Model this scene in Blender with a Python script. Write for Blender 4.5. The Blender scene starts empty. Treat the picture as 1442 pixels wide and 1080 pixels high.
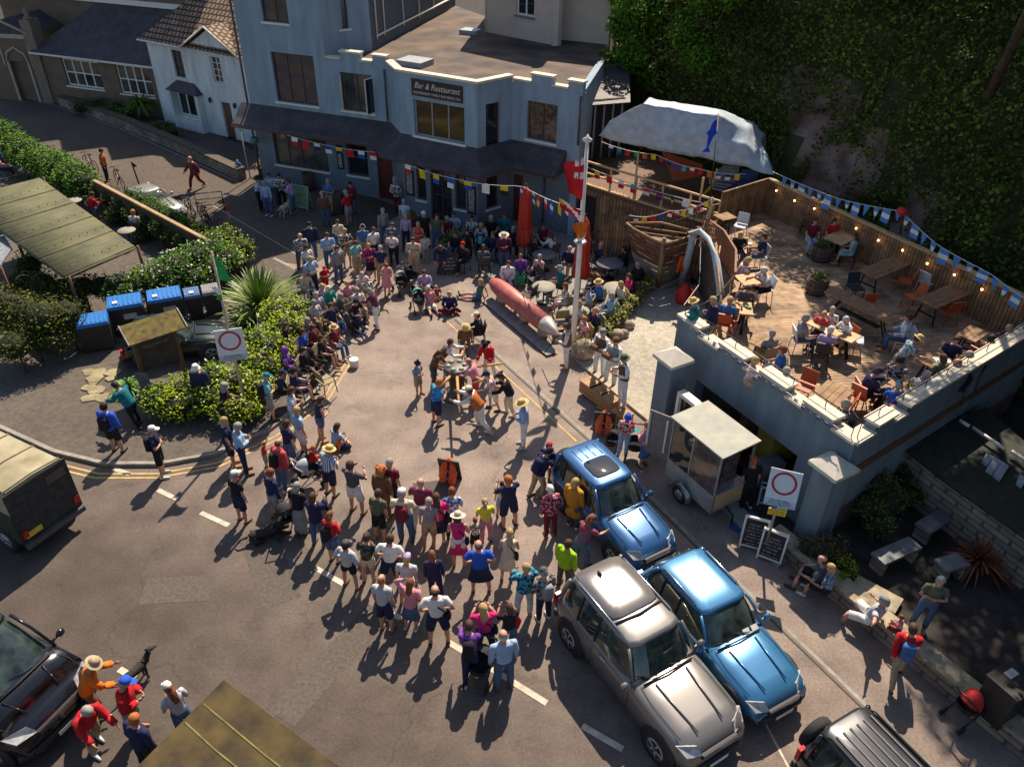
import bpy, bmesh, math, random
import numpy as np
from mathutils import Vector, Matrix
S=bpy.context.scene; COL=S.collection; PI=math.pi
random.seed(7); RNG=np.random.default_rng(7)
# ---------------- camera, sky, sun ----------------
CF=1100.;PITCH=math.radians(34.9);ROLL=math.radians(1.16);CH=14.8
_f=np.array([0,math.cos(PITCH),-math.sin(PITCH)]);_r0=np.array([1.,0,0]);_u0=np.array([0,math.sin(PITCH),math.cos(PITCH)])
_r=math.cos(ROLL)*_r0+math.sin(ROLL)*_u0;_u=math.cos(ROLL)*_u0-math.sin(ROLL)*_r0
cd=bpy.data.cameras.new('camera');cam=bpy.data.objects.new('camera',cd);COL.objects.link(cam)
cd.sensor_fit='HORIZONTAL';cd.sensor_width=36;cd.lens=36*CF/1442;cd.clip_end=2000;cd.clip_start=.1
cam.matrix_world=Matrix(((_r[0],_u[0],-_f[0],0),(_r[1],_u[1],-_f[1],0),(_r[2],_u[2],-_f[2],CH),(0,0,0,1)))
S.camera=cam
SUN_AZ=math.radians(12.5);SUN_EL=math.radians(50)   # azimuth clockwise from +Y
w=bpy.data.worlds.new('World');S.world=w;w.use_nodes=True
nt=w.node_tree;bg=nt.nodes['Background'];sk=nt.nodes.new('ShaderNodeTexSky');sk.sky_type='NISHITA';sk.sun_disc=False
sk.sun_elevation=SUN_EL;sk.sun_rotation=SUN_AZ;nt.links.new(sk.outputs[0],bg.inputs[0]);bg.inputs[1].default_value=.085
sl=bpy.data.lights.new('sun','SUN');sl.energy=5.0;sl.angle=math.radians(.5);sl.color=(1,.85,.68)
so=bpy.data.objects.new('sun',sl);COL.objects.link(so)
sd=Vector((math.sin(SUN_AZ)*math.cos(SUN_EL),math.cos(SUN_AZ)*math.cos(SUN_EL),math.sin(SUN_EL)))
so.rotation_euler=sd.to_track_quat('Z','Y').to_euler();so.location=(0,0,60)
S.view_settings.view_transform='Standard';S.view_settings.look='None';S.view_settings.exposure=.62;S.view_settings.gamma=1
# ---------------- ground-point helper ----------------
def G(x,y,z=0.):
    d=_f+(x-721)/CF*_r-(y-540)/CF*_u;t=(z-CH)/d[2];return Vector((t*d[0],t*d[1],z))
# ---------------- materials ----------------
_M={}
def mat(name,rgb=(.5,.5,.5),rough=.75,metal=0,var=.18,scale=6.,bump=0.,spec=.4,coat=0,island=0,detail=4,rgb2=None,stretch=None,emit=0):
    if name in _M: return _M[name]
    m=bpy.data.materials.new(name);m.use_nodes=True;n=m.node_tree.nodes;l=m.node_tree.links;b=n['Principled BSDF']
    b.inputs['Roughness'].default_value=rough;b.inputs['Metallic'].default_value=metal;b.inputs['Specular IOR Level'].default_value=spec
    if coat: b.inputs['Coat Weight'].default_value=coat;b.inputs['Coat Roughness'].default_value=.06
    tc=n.new('ShaderNodeTexCoord');mp=n.new('ShaderNodeMapping');l.new(tc.outputs['Object'],mp.inputs[0])
    if stretch: mp.inputs['Scale'].default_value=stretch
    ns=n.new('ShaderNodeTexNoise');ns.inputs['Scale'].default_value=scale;ns.inputs['Detail'].default_value=detail;l.new(mp.outputs[0],ns.inputs[0])
    cr=n.new('ShaderNodeValToRGB');l.new(ns.outputs[0],cr.inputs[0])
    a=rgb2 or tuple(c*(1-var) for c in rgb);c=rgb if rgb2 else tuple(min(1,c*(1+var)) for c in rgb)
    cr.color_ramp.elements[0].position=.32;cr.color_ramp.elements[1].position=.68
    cr.color_ramp.elements[0].color=(*a,1);cr.color_ramp.elements[1].color=(*c,1);out=cr.outputs[0]
    if island:
        gm=n.new('ShaderNodeNewGeometry');hs=n.new('ShaderNodeHueSaturation');mr=n.new('ShaderNodeMapRange')
        l.new(gm.outputs['Random Per Island'],mr.inputs[0]);mr.inputs[3].default_value=1-island;mr.inputs[4].default_value=1+island
        l.new(mr.outputs[0],hs.inputs['Value']);l.new(out,hs.inputs['Color']);out=hs.outputs[0]
    l.new(out,b.inputs['Base Color'])
    if bump:
        bp=n.new('ShaderNodeBump');bp.inputs['Strength'].default_value=bump;bp.inputs['Distance'].default_value=.02;l.new(ns.outputs[0],bp.inputs['Height']);l.new(bp.outputs[0],b.inputs['Normal'])
    if emit: b.inputs['Emission Color'].default_value=(*rgb,1);b.inputs['Emission Strength'].default_value=emit
    _M[name]=m;return m
def nodes(m): return m.node_tree.nodes,m.node_tree.links,m.node_tree.nodes['Principled BSDF']
def brickmat(name,c1,c2,mortar,bw,rh,ms=.012,rotz=0,rough=.85,axis='XY',bump=.5,var=.3,offset=.5,ns_scale=1.5):
    "brick/board/tile pattern laid in object coords; axis picks the plane"
    if name in _M: return _M[name]
    m=bpy.data.materials.new(name);m.use_nodes=True;n,l,b=nodes(m);b.inputs['Roughness'].default_value=rough
    tc=n.new('ShaderNodeTexCoord');mp=n.new('ShaderNodeMapping');sp=n.new('ShaderNodeSeparateXYZ');cb=n.new('ShaderNodeCombineXYZ')
    mp.inputs['Rotation'].default_value=(0,0,-rotz);l.new(tc.outputs['Object'],mp.inputs[0]);l.new(mp.outputs[0],sp.inputs[0])
    l.new(sp.outputs[axis[0]],cb.inputs[0]);l.new(sp.outputs[axis[1]],cb.inputs[1])
    bt=n.new('ShaderNodeTexBrick');l.new(cb.outputs[0],bt.inputs[0]);bt.inputs['Scale'].default_value=1;bt.offset=offset
    bt.inputs['Brick Width'].default_value=bw;bt.inputs['Row Height'].default_value=rh;bt.inputs['Mortar Size'].default_value=ms
    bt.inputs['Color1'].default_value=(*c1,1);bt.inputs['Color2'].default_value=(*c2,1);bt.inputs['Mortar'].default_value=(*mortar,1);bt.inputs['Mortar Smooth'].default_value=.2
    ns=n.new('ShaderNodeTexNoise');ns.inputs['Scale'].default_value=ns_scale;ns.inputs['Detail'].default_value=8;l.new(tc.outputs['Object'],ns.inputs[0])
    mr=n.new('ShaderNodeMapRange');l.new(ns.outputs[0],mr.inputs[0]);mr.inputs[1].default_value=.3;mr.inputs[2].default_value=.7;mr.inputs[3].default_value=1-var;mr.inputs[4].default_value=1+var
    hs=n.new('ShaderNodeHueSaturation');l.new(bt.outputs[0],hs.inputs['Color']);l.new(mr.outputs[0],hs.inputs['Value']);l.new(hs.outputs[0],b.inputs['Base Color'])
    bp=n.new('ShaderNodeBump');bp.inputs['Strength'].default_value=bump;bp.inputs['Distance'].default_value=.02;bp.invert=True;l.new(bt.outputs['Fac'],bp.inputs['Height']);l.new(bp.outputs[0],b.inputs['Normal'])
    _M[name]=m;return m
# ---------------- mesh builder ----------------
SPLITN={'parapet_blocks':'parapet_block','coping':'coping','menu_board':'menu_board','downpipes':'downpipe','drainpipe':'drainpipe','rooflight':'rooflight','stored_goods':'stored_item','posts':'post','post':'post','pillars':'pillar','door_pillars':'door_pillar','panel_gaps':'panel_gap','wipers':'wiper','mouldings':'moulding','bargeboard':'bargeboard','roof_seams':'roof_seam','bay_front':'bay_front','treads':'tread','rails':'rail','frame':'frame','gunwale':'gunwale','ridge':'ridge','timbers':'timber','roof_bolts':'roof_bolt','roof_hoops':'roof_hoop','skylight':'skylight','inner_walls':'inner_wall','dashboard_cards':'dashboard_card','gabled_roof':'gabled_roof'}
class MB:
    def __init__(s): s.v=[];s.f=[];s.m=[];s.sm=[];s.cut=[]
    def add(s,vs,fs,mi=0,smooth=False):
        o=len(s.v);s.cut.append((o,len(s.f)));s.v+= [tuple(v) for v in vs];s.f+=[tuple(i+o for i in f) for f in fs];s.m+=[mi]*len(fs);s.sm+=[smooth]*len(fs);return s
    def box(s,c,d,mi=0,rz=0,rx=0,ry=0,tap=1.):
        x,y,z=[k/2 for k in d];R=Matrix.Rotation(rz,3,'Z')@Matrix.Rotation(ry,3,'Y')@Matrix.Rotation(rx,3,'X');C=Vector(c)
        vs=[C+R@Vector((sx*x*(tap if sz>0 else 1),sy*y*(tap if sz>0 else 1),sz*z)) for sz in(-1,1) for sy in(-1,1) for sx in(-1,1)]
        return s.add(vs,[(0,2,3,1),(4,5,7,6),(0,1,5,4),(2,6,7,3),(0,4,6,2),(1,3,7,5)],mi)
    def prism(s,pts,z0,z1,mi=0,mtop=None,z1s=None):
        n=len(pts);a=sum(pts[i][0]*pts[(i+1)%n][1]-pts[(i+1)%n][0]*pts[i][1] for i in range(n))
        if a<0: pts=pts[::-1];z1s=z1s[::-1] if z1s else None
        vs=[(p[0],p[1],z0) for p in pts]+[(p[0],p[1],z1s[i] if z1s else z1) for i,p in enumerate(pts)]
        s.add(vs,[tuple(range(n))[::-1]]+[(i,(i+1)%n,n+(i+1)%n,n+i) for i in range(n)],mi)
        s.add(vs[n:],[tuple(range(n))],mi if mtop is None else mtop);return s
    def rings(s,rs,mi=0,cap=(1,1),smooth=True):
        n=len(rs[0]);vs=[p for r in rs for p in r];fs=[]
        for k in range(len(rs)-1):
            for i in range(n): fs.append((k*n+i,k*n+(i+1)%n,(k+1)*n+(i+1)%n,(k+1)*n+i))
        if cap[0]: fs.append(tuple(range(n))[::-1])
        if cap[1]: fs.append(tuple((len(rs)-1)*n+i for i in range(n)))
        return s.add(vs,fs,mi,smooth)
    def tube(s,path,r,n=6,mi=0,smooth=True,cap=(1,1),ref=None):
        P=[Vector(p) for p in path];R=r if hasattr(r,'__len__') else [r]*len(P);rs=[]
        for i,p in enumerate(P):
            d=(P[min(i+1,len(P)-1)]-P[max(i-1,0)]);d=d.normalized() if d.length>1e-9 else Vector((0,0,1))
            q=Vector(ref) if ref else (Vector((0,1,0)) if abs(d.y)<.9 else Vector((1,0,0)))
            a=d.cross(q);a=a.normalized() if a.length>1e-6 else Vector((1,0,0));b=d.cross(a)
            ra,rb=(R[i] if isinstance(R[i],tuple) else (R[i],R[i]))
            rs.append([p+a*math.cos(2*PI*k/n)*ra-b*math.sin(2*PI*k/n)*rb for k in range(n)])
        return s.rings(rs,mi,cap,smooth)
    def cyl(s,p0,p1,r0,r1=None,n=12,mi=0,smooth=True): return s.tube([p0,p1],[r0,r0 if r1 is None else r1],n,mi,smooth)
    def lathe(s,c,prof,n=16,mi=0,smooth=True,axis='z',cap=(1,1)):
        rs=[]
        for r,z in prof:
            q=[]
            for k in range(n):
                a=2*PI*k/n;x,y=r*math.cos(a),r*math.sin(a)
                q.append({'z':(c[0]+x,c[1]+y,c[2]+z),'y':(c[0]+x,c[1]-z,c[2]+y),'x':(c[0]+z,c[1]+x,c[2]+y)}[axis])
            rs.append(q)
        return s.rings(rs,mi,cap,smooth)
    def ball(s,c,r,n=10,k=6,mi=0):
        rx,ry,rz=r if hasattr(r,'__len__') else (r,r,r)
        rs=[[(c[0]+rx*math.sin(t)*math.cos(2*PI*i/n),c[1]+ry*math.sin(t)*math.sin(2*PI*i/n),c[2]-rz*math.cos(t)) for i in range(n)] for t in [PI*(j+.15)/(k+.3) for j in range(k+1)]]
        return s.rings(rs,mi)
    def quad(s,a,b,c,d,mi=0): return s.add([a,b,c,d],[(0,1,2,3)],mi)
    def mesh(s,name,mats=()):
        me=bpy.data.meshes.new(name);me.from_pydata(s.v,[],s.f)
        for m in mats: me.materials.append(m)
        me.polygons.foreach_set('material_index',s.m);me.polygons.foreach_set('use_smooth',s.sm);me.update();return me
    def build(s,name,mats,parent=None,loc=None,rz=0):
        if name in SPLITN and parent is not None and 1<len(s.cut)<=100 and name not in ('frame',):
            if name in('menu_board',): grp=[s.cut[i:i+2] for i in range(0,len(s.cut),2)]
            elif name in('gabled_roof','bargeboard') : grp=[s.cut[i:i+1] for i in range(len(s.cut))]
            else: grp=[[c] for c in s.cut]
            ends=[g[0] for g in grp[1:]]+[(len(s.v),len(s.f))];r=None
            for g,e in zip(grp,ends):
                b=MB();v0,f0=g[0];b.v=s.v[v0:e[0]];b.f=[tuple(i-v0 for i in f) for f in s.f[f0:e[1]]];b.m=s.m[f0:e[1]];b.sm=s.sm[f0:e[1]];b.cut=[(0,0)];r=b.build(SPLITN[name],mats,parent,loc,rz)
            return r
        me=s.mesh(name,mats if isinstance(mats,(list,tuple)) else [mats]);o=bpy.data.objects.new(name,me);COL.objects.link(o)
        if parent: o.parent=parent
        if loc is not None: o.location=loc
        if rz: o.rotation_euler=(0,0,rz)
        return o
def tag(o,label,cat,group=None,kind=None):
    if label:o['label']=label
    if cat:o['category']=cat
    if group:o['group']=group
    if kind:o['kind']=kind
    return o
def thing(name,label,cat,loc=(0,0,0),rz=0,group=None,sc=1):
    o=bpy.data.objects.new(name,None);COL.objects.link(o);o.location=loc;o.rotation_euler=(0,0,rz);o.scale=(sc,)*3;o.empty_display_size=.2
    return tag(o,label,cat,group)
KIDS={}
def dup(root,loc,rz=0,label=None,group=None,sc=None):
    "copy a thing with its parts and sub-parts"
    r=root.copy();COL.objects.link(r);r.location=loc;r.rotation_euler=(0,0,rz)
    if label:r['label']=label
    if group:r['group']=group
    if sc:r.scale=(sc,)*3
    if root.name not in KIDS: KIDS[root.name]=[(c,list(c.children)) for c in root.children]
    for ch,gs in KIDS[root.name]:
        c=ch.copy();COL.objects.link(c);c.parent=r
        for g in gs: d=g.copy();COL.objects.link(d);d.parent=c
    return r
class Proto:
    "first use places the built thing itself, later uses copy it"
    def __init__(s,root): s.root=root;s.used=False
    def put(s,loc,rz,label,group=None,sc=None):
        if not s.used:
            s.used=True;r=s.root;r.location=loc;r.rotation_euler=(0,0,rz);r['label']=label
            if group:r['group']=group
            if sc:r.scale=(sc,)*3
            return r
        return dup(s.root,loc,rz,label,group or s.root.get('group'),sc or s.root.scale[0])
def text(s,size,m,parent=None,loc=(0,0,0),rot=(0,0,0),name='lettering',shear=0,align='CENTER',ext=.004,width=None):
    cu=bpy.data.curves.new('t','FONT');cu.body=s;cu.size=size;cu.align_x=align;cu.align_y='CENTER';cu.shear=shear;cu.extrude=ext;cu.resolution_u=2
    t=bpy.data.objects.new('t',cu);COL.objects.link(t);bpy.context.view_layer.update();dg=bpy.context.evaluated_depsgraph_get()
    me=bpy.data.meshes.new_from_object(t.evaluated_get(dg));bpy.data.objects.remove(t);bpy.data.curves.remove(cu)
    if width:
        xs=[v.co.x for v in me.vertices];k=width/max(1e-6,max(xs)-min(xs))
        for v in me.vertices: v.co.x*=k
    me.materials.clear();me.materials.append(m);me.name=name
    o=bpy.data.objects.new(name,me);COL.objects.link(o);o.location=loc;o.rotation_euler=rot
    if parent:o.parent=parent
    return o
def scribble(width,size,m,parent,loc,rz=0,seed=1,mode='xz'):
    "a line of word-like strokes standing in for writing too small to read; lies in the local XZ plane"
    r=random.Random(seed);b=MB();x=-width/2;t=size*.16;vs=[];fs=[]
    while x<width/2-size*.3:
        for _ in range(r.randint(3,7)):
            if x>width/2-size*.25: break
            for k in range(r.randint(1,3)):
                h=size*r.choice((.55,.6,.9));a=x+r.random()*size*.25
                if r.random()<.6: q=(a,0,a+t,h)
                else: z=r.choice((0,size*.28,size*.5));q=(x,z,x+size*.38,z+t)
                o=len(vs);vs+=[(q[0],0,q[1]-size/2),(q[2],0,q[1]-size/2),(q[2],0,q[3]-size/2),(q[0],0,q[3]-size/2)];fs.append((o,o+1,o+2,o+3))
            x+=size*.52
        x+=size*.4
    b.add(vs,fs);return b.build('lettering',m,parent,loc,rz)
def fastquads(name,V,mats,parent=None,mi=None,smooth=False):
    "V: (n,4,3) array of quads"
    n=len(V);me=bpy.data.meshes.new(name);me.vertices.add(n*4);me.vertices.foreach_set('co',V.reshape(-1).astype(np.float32))
    me.loops.add(n*4);me.loops.foreach_set('vertex_index',np.arange(n*4,dtype=np.int32));me.polygons.add(n)
    me.polygons.foreach_set('loop_start',np.arange(0,n*4,4,dtype=np.int32));me.polygons.foreach_set('loop_total',np.full(n,4,dtype=np.int32))
    for m in (mats if isinstance(mats,(list,tuple)) else [mats]): me.materials.append(m)
    if mi is not None: me.polygons.foreach_set('material_index',np.asarray(mi,dtype=np.int32))
    me.update(calc_edges=True);me.validate();o=bpy.data.objects.new(name,me);COL.objects.link(o)
    if parent:o.parent=parent
    return o
def leafquads(P,size,flat=.3,up=.5,asp=.55):
    "P (n,3) centres -> (n,4,3) leaf-shaped quads (kite) randomly turned"
    n=len(P);d=RNG.normal(size=(n,3));d[:,2]=d[:,2]*flat;d/=np.linalg.norm(d,axis=1)[:,None]
    q=RNG.normal(size=(n,3));q[:,2]+=up;s=np.cross(d,q);s/=np.linalg.norm(s,axis=1)[:,None]+1e-9
    L=(size*(.6+.8*RNG.random(n)))[:,None];W=L*asp
    nn=np.cross(d,s);
    return np.stack([P-d*L*.5,P+s*W*.5+nn*L*.08,P+d*L*.5,P-s*W*.5+nn*L*.08],axis=1)
def clump_points(centres,radii,per,shell=.55):
    out=[]
    for c,r,k in zip(centres,radii,per):
        d=RNG.normal(size=(k,3));d/=np.linalg.norm(d,axis=1)[:,None];q=(shell+(1-shell)*RNG.random(k))[:,None]
        out.append(np.array(c)+d*q*np.array(r))
    return np.concatenate(out)
def poly_pts(poly,n,inset=0):
    P=np.array(poly);lo=P.min(0);hi=P.max(0);out=[]
    def inside(x,y):
        c=False;j=len(P)-1
        for i in range(len(P)):
            if (P[i][1]>y)!=(P[j][1]>y) and x<(P[j][0]-P[i][0])*(y-P[i][1])/(P[j][1]-P[i][1])+P[i][0]: c=not c
            j=i
        return c
    while len(out)<n:
        x,y=lo+(hi-lo)*RNG.random(2)
        if inside(x,y): out.append((x,y))
    return out
# ---------------- shared materials ----------------
ASPH=mat('asphalt',(.30,.262,.215),.9,var=.2,scale=1.1,detail=10)
def asphalt_mat(m,lo,hi,big=.12,grad=False):
    n,l,b=nodes(m);tc=n.new('ShaderNodeTexCoord');out=None
    base=[x for x in n if x.type=='VALTORGB'][0];base.color_ramp.elements[0].color=(*lo,1);base.color_ramp.elements[1].color=(*hi,1)
    n2=n.new('ShaderNodeTexNoise');n2.inputs['Scale'].default_value=16;n2.inputs['Detail'].default_value=8;n2.inputs['Roughness'].default_value=.8;l.new(tc.outputs['Object'],n2.inputs[0])
    n3=n.new('ShaderNodeTexNoise');n3.inputs['Scale'].default_value=big;n3.inputs['Detail'].default_value=5;l.new(tc.outputs['Object'],n3.inputs[0])
    vo=n.new('ShaderNodeTexVoronoi');vo.inputs['Scale'].default_value=1.7;l.new(tc.outputs['Object'],vo.inputs[0])
    m2=n.new('ShaderNodeMapRange');l.new(n2.outputs[0],m2.inputs[0]);m2.inputs[1].default_value=.3;m2.inputs[2].default_value=.7;m2.inputs[3].default_value=.62;m2.inputs[4].default_value=1.35
    m3=n.new('ShaderNodeMapRange');l.new(n3.outputs[0],m3.inputs[0]);m3.inputs[1].default_value=.35;m3.inputs[2].default_value=.65;m3.inputs[3].default_value=.86;m3.inputs[4].default_value=1.12
    m4=n.new('ShaderNodeMapRange');l.new(vo.outputs['Distance'],m4.inputs[0]);m4.inputs[1].default_value=.0;m4.inputs[2].default_value=.035;m4.inputs[3].default_value=2.2;m4.inputs[4].default_value=1
    a=n.new('ShaderNodeMath');a.operation='MULTIPLY';l.new(m2.outputs[0],a.inputs[0]);l.new(m3.outputs[0],a.inputs[1])
    a2=n.new('ShaderNodeMath');a2.operation='MULTIPLY';l.new(a.outputs[0],a2.inputs[0]);l.new(m4.outputs[0],a2.inputs[1])
    ds=n.new('ShaderNodeTexNoise');ds.inputs['Scale'].default_value=1.4;ds.inputs['Detail'].default_value=4;l.new(tc.outputs['Object'],ds.inputs[0])
    mx=n.new('ShaderNodeMix');mx.data_type='VECTOR';mx.inputs[0].default_value=.5;l.new(tc.outputs['Object'],mx.inputs[4]);l.new(ds.outputs['Color'],mx.inputs[5])
    vc=n.new('ShaderNodeTexVoronoi');vc.feature='DISTANCE_TO_EDGE';vc.inputs['Scale'].default_value=.33;l.new(mx.outputs[1],vc.inputs[0])
    m5=n.new('ShaderNodeMapRange');l.new(vc.outputs['Distance'],m5.inputs[0]);m5.inputs[1].default_value=0;m5.inputs[2].default_value=.005;m5.inputs[3].default_value=.76;m5.inputs[4].default_value=1
    sn=n.new('ShaderNodeTexNoise');sn.inputs['Scale'].default_value=.9;sn.inputs['Detail'].default_value=6;sn.inputs['Roughness'].default_value=.7;l.new(tc.outputs['Object'],sn.inputs[0])
    m7=n.new('ShaderNodeMapRange');l.new(sn.outputs[0],m7.inputs[0]);m7.inputs[1].default_value=.56;m7.inputs[2].default_value=.66;m7.inputs[3].default_value=1;m7.inputs[4].default_value=.80
    a8=n.new('ShaderNodeMath');a8.operation='MULTIPLY';l.new(a2.outputs[0],a8.inputs[0]);l.new(m7.outputs[0],a8.inputs[1]);a2=a8
    a3=n.new('ShaderNodeMath');a3.operation='MULTIPLY';l.new(a2.outputs[0],a3.inputs[0]);l.new(m5.outputs[0],a3.inputs[1]);a2=a3
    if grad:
        # vignette-like darkening painted into the colour: dim through road, brightened square
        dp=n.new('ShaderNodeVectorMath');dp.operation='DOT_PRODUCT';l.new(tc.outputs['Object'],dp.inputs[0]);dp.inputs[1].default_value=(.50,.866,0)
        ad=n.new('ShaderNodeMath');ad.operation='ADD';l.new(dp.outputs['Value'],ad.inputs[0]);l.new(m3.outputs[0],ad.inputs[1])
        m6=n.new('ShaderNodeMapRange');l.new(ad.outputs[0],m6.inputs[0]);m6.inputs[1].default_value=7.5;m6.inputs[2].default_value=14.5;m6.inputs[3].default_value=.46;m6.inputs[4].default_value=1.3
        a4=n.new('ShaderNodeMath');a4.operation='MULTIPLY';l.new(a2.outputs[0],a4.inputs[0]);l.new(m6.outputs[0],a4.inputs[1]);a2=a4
    hs=n.new('ShaderNodeHueSaturation');l.new(base.outputs[0],hs.inputs['Color']);l.new(a2.outputs[0],hs.inputs['Value']);l.new(hs.outputs[0],b.inputs['Base Color'])
    bp=n.new('ShaderNodeBump');bp.inputs['Strength'].default_value=.35;bp.inputs['Distance'].default_value=.01;l.new(n2.outputs[0],bp.inputs['Height']);l.new(bp.outputs[0],b.inputs['Normal'])
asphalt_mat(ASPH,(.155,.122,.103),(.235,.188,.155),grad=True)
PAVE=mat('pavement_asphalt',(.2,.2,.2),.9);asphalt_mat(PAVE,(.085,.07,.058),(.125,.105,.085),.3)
CONC=mat('patio_concrete',(.4,.4,.4),.9);asphalt_mat(CONC,(.34,.31,.25),(.47,.43,.35),.35)
PATIO=mat('patio_paving',(.3,.3,.3),.9);asphalt_mat(PATIO,(.22,.205,.185),(.3,.28,.25),.3)
EARTH=mat('garden_earth',(.032,.027,.024),.95,var=.5,scale=2.5,detail=8,bump=.6)
STONE=brickmat('rubble_stone',(.30,.25,.19),(.20,.165,.13),(.10,.085,.07),.34,.17,.02,axis='XZ',var=.4)
STONETOP=mat('wall_cap_stone',(.30,.26,.18),.95,var=.35,scale=5,detail=8,bump=1)
KERB=mat('kerb_stone',(.27,.25,.215),.85,var=.25,scale=4)
WPAINT=mat('worn_white_paint',(.62,.57,.47),.8,rgb2=(.40,.35,.28),scale=5,detail=8)
YPAINT=mat('worn_yellow_paint',(.60,.42,.15),.8,rgb2=(.38,.27,.12),scale=4,detail=8)
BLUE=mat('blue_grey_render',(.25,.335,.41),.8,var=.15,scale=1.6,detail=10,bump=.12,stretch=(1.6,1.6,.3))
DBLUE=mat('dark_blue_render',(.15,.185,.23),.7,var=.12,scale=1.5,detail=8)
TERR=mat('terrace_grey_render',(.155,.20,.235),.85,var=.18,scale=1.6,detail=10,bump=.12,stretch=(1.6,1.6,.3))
WHITE=mat('white_paint',(.74,.71,.64),.6,var=.06,scale=5)
WREND=mat('white_render',(.62,.65,.66),.85,var=.17,scale=1.8,detail=10,bump=.2,stretch=(1.6,1.6,.3))
CREAM=mat('cream_render',(.60,.48,.40),.85,var=.08,scale=1.2,detail=8,bump=.1)
BROWNR=mat('brown_render',(.17,.12,.085),.85,var=.15,scale=1.5,detail=8)
SLATE=brickmat('slate',(.062,.055,.062),(.05,.043,.05),(.022,.02,.022),.3,.22,.008,axis='XY',var=.35,rough=.6)
TILE=brickmat('clay_roof_tiles',(.26,.15,.085),(.36,.25,.16),(.035,.022,.016),.32,.3,.05,rotz=-.54,axis='XY',bump=1,var=.35)
ROOFF=mat('flat_roof_felt',(.16,.11,.075),.85,rgb2=(.045,.036,.034),scale=.7,detail=8)
WOODB=brickmat('fence_boards',(.30,.175,.085),(.20,.115,.055),(.03,.02,.012),.13,4,.012,axis='XZ',var=.4,ns_scale=3,offset=0)
WOODB2=brickmat('fence_boards_side',(.30,.175,.085),(.20,.115,.055),(.03,.02,.012),.13,4,.012,rotz=-1.11,axis='XZ',var=.4,ns_scale=3,offset=0)
DECKM=brickmat('deck_boards',(.40,.275,.165),(.29,.19,.12),(.05,.03,.02),3.5,.135,.01,rotz=.15,axis='XY',var=.5,ns_scale=2.2)
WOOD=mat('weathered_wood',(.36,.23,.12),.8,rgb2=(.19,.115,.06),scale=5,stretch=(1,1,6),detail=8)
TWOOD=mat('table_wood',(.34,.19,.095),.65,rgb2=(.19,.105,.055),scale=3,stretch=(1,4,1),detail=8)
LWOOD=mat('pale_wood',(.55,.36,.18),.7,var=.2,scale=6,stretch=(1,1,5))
DWOOD=mat('dark_wood',(.13,.07,.04),.75,var=.3,scale=5,stretch=(1,1,6))
BLACK=mat('black_metal',(.018,.018,.02),.45,var=.2)
DGREY=mat('dark_grey_metal',(.08,.08,.085),.5,var=.2)
GALV=mat('galvanised_steel',(.42,.43,.43),.45,metal=.7,var=.15,scale=8)
GLASS=mat('window_glass',(.015,.02,.025),.04,var=.3,scale=.8,spec=.9)
GLASSL=mat('painted_lit_glass',(.10,.10,.09),.08,rgb2=(.02,.025,.03),scale=1.3,spec=.8,detail=5)  # paler blotches put a lit look into the pane colour
RUBBER=mat('tyre_rubber',(.022,.021,.021),.8,var=.2)
DARKIN=mat('dark_interior',(.03,.022,.02),.9)
REDDOOR=mat('dark_red_paint',(.12,.02,.015),.5)
def fab(name,c=(.1,.1,.1),r=.85): return mat(name,c,r,var=.12,scale=9,spec=.2)
# ---------------- ground, roads, pavements ----------------
def sheet(name,poly,z,m,kind='structure',t=0.0):
    b=MB()
    if t: b.prism([tuple(p) for p in poly],z-t,z,0)
    else:
        P=[tuple(p) for p in poly];a=sum(P[i][0]*P[(i+1)%len(P)][1]-P[(i+1)%len(P)][0]*P[i][1] for i in range(len(P)))
        if a<0:P=P[::-1]
        b.add([(x,y,z) for x,y in P],[tuple(range(len(P)))])
    o=b.build(name,m);o['kind']=kind;return o
sheet('ground',[(-160,-60),(160,-60),(160,240),(-160,240)],0,EARTH)
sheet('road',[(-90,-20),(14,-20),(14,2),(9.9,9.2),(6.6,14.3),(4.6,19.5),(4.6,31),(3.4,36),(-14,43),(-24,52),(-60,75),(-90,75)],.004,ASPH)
LANEM=mat('lane_asphalt_dimmed',(.2,.2,.2),.9);asphalt_mat(LANEM,(.075,.057,.045),(.115,.09,.068),.3)
sheet('lane_dimming_sheet',[(-8.5,29.5),(-5.2,35.6),(-14,43),(-24,52),(-60,75),(-90,75),(-60,40)],.008,LANEM)  # darker sheet over the road; vignette-like dimming put into its colour
for i,(x,y,ww,ll,r) in enumerate(((380,800,.9,2.4,.5),(470,930,.7,3.2,-.52),(610,700,1.0,1.3,.2),(250,830,1.6,.8,.1))):
    p=G(x,y);c_,s_=math.cos(r),math.sin(r);sheet('road_patch',[(p.x+a*c_-b_*s_,p.y+a*s_+b_*c_) for a,b_ in ((-ww/2,-ll/2),(ww/2,-ll/2),(ww/2,ll/2),(-ww/2,ll/2))],.008,mat('patch_asphalt',(.095,.08,.068),.9,var=.25,scale=14,detail=8))
KL=[(-40,30.5),(-22,21.8),(-15.42,18.42),(-13.16,17.29),(-11.48,16.8),(-9.97,16.85),(-8.61,17.3),(-7.38,18.45),(-6.45,20.2),(-6.1,22.4),(-6.6,25.2),(-8.1,28.1),(-10.2,29.9)]
ISL=KL+[(-12.4,29.3),(-20,35.6),(-28.6,43.2),(-42,53.5)]
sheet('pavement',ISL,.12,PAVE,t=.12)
FORE=[(-5.4,33.5),(-4.2,30.6),(-1.25,29.1),(1.62,24.0),(2.35,22.3),(4.25,19.2),(4.9,19.3),(7.4,24),(7.4,31),(3.4,33.2),(2.7,33.0),(-.3,34.8),(-1.7,33.5)]
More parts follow.
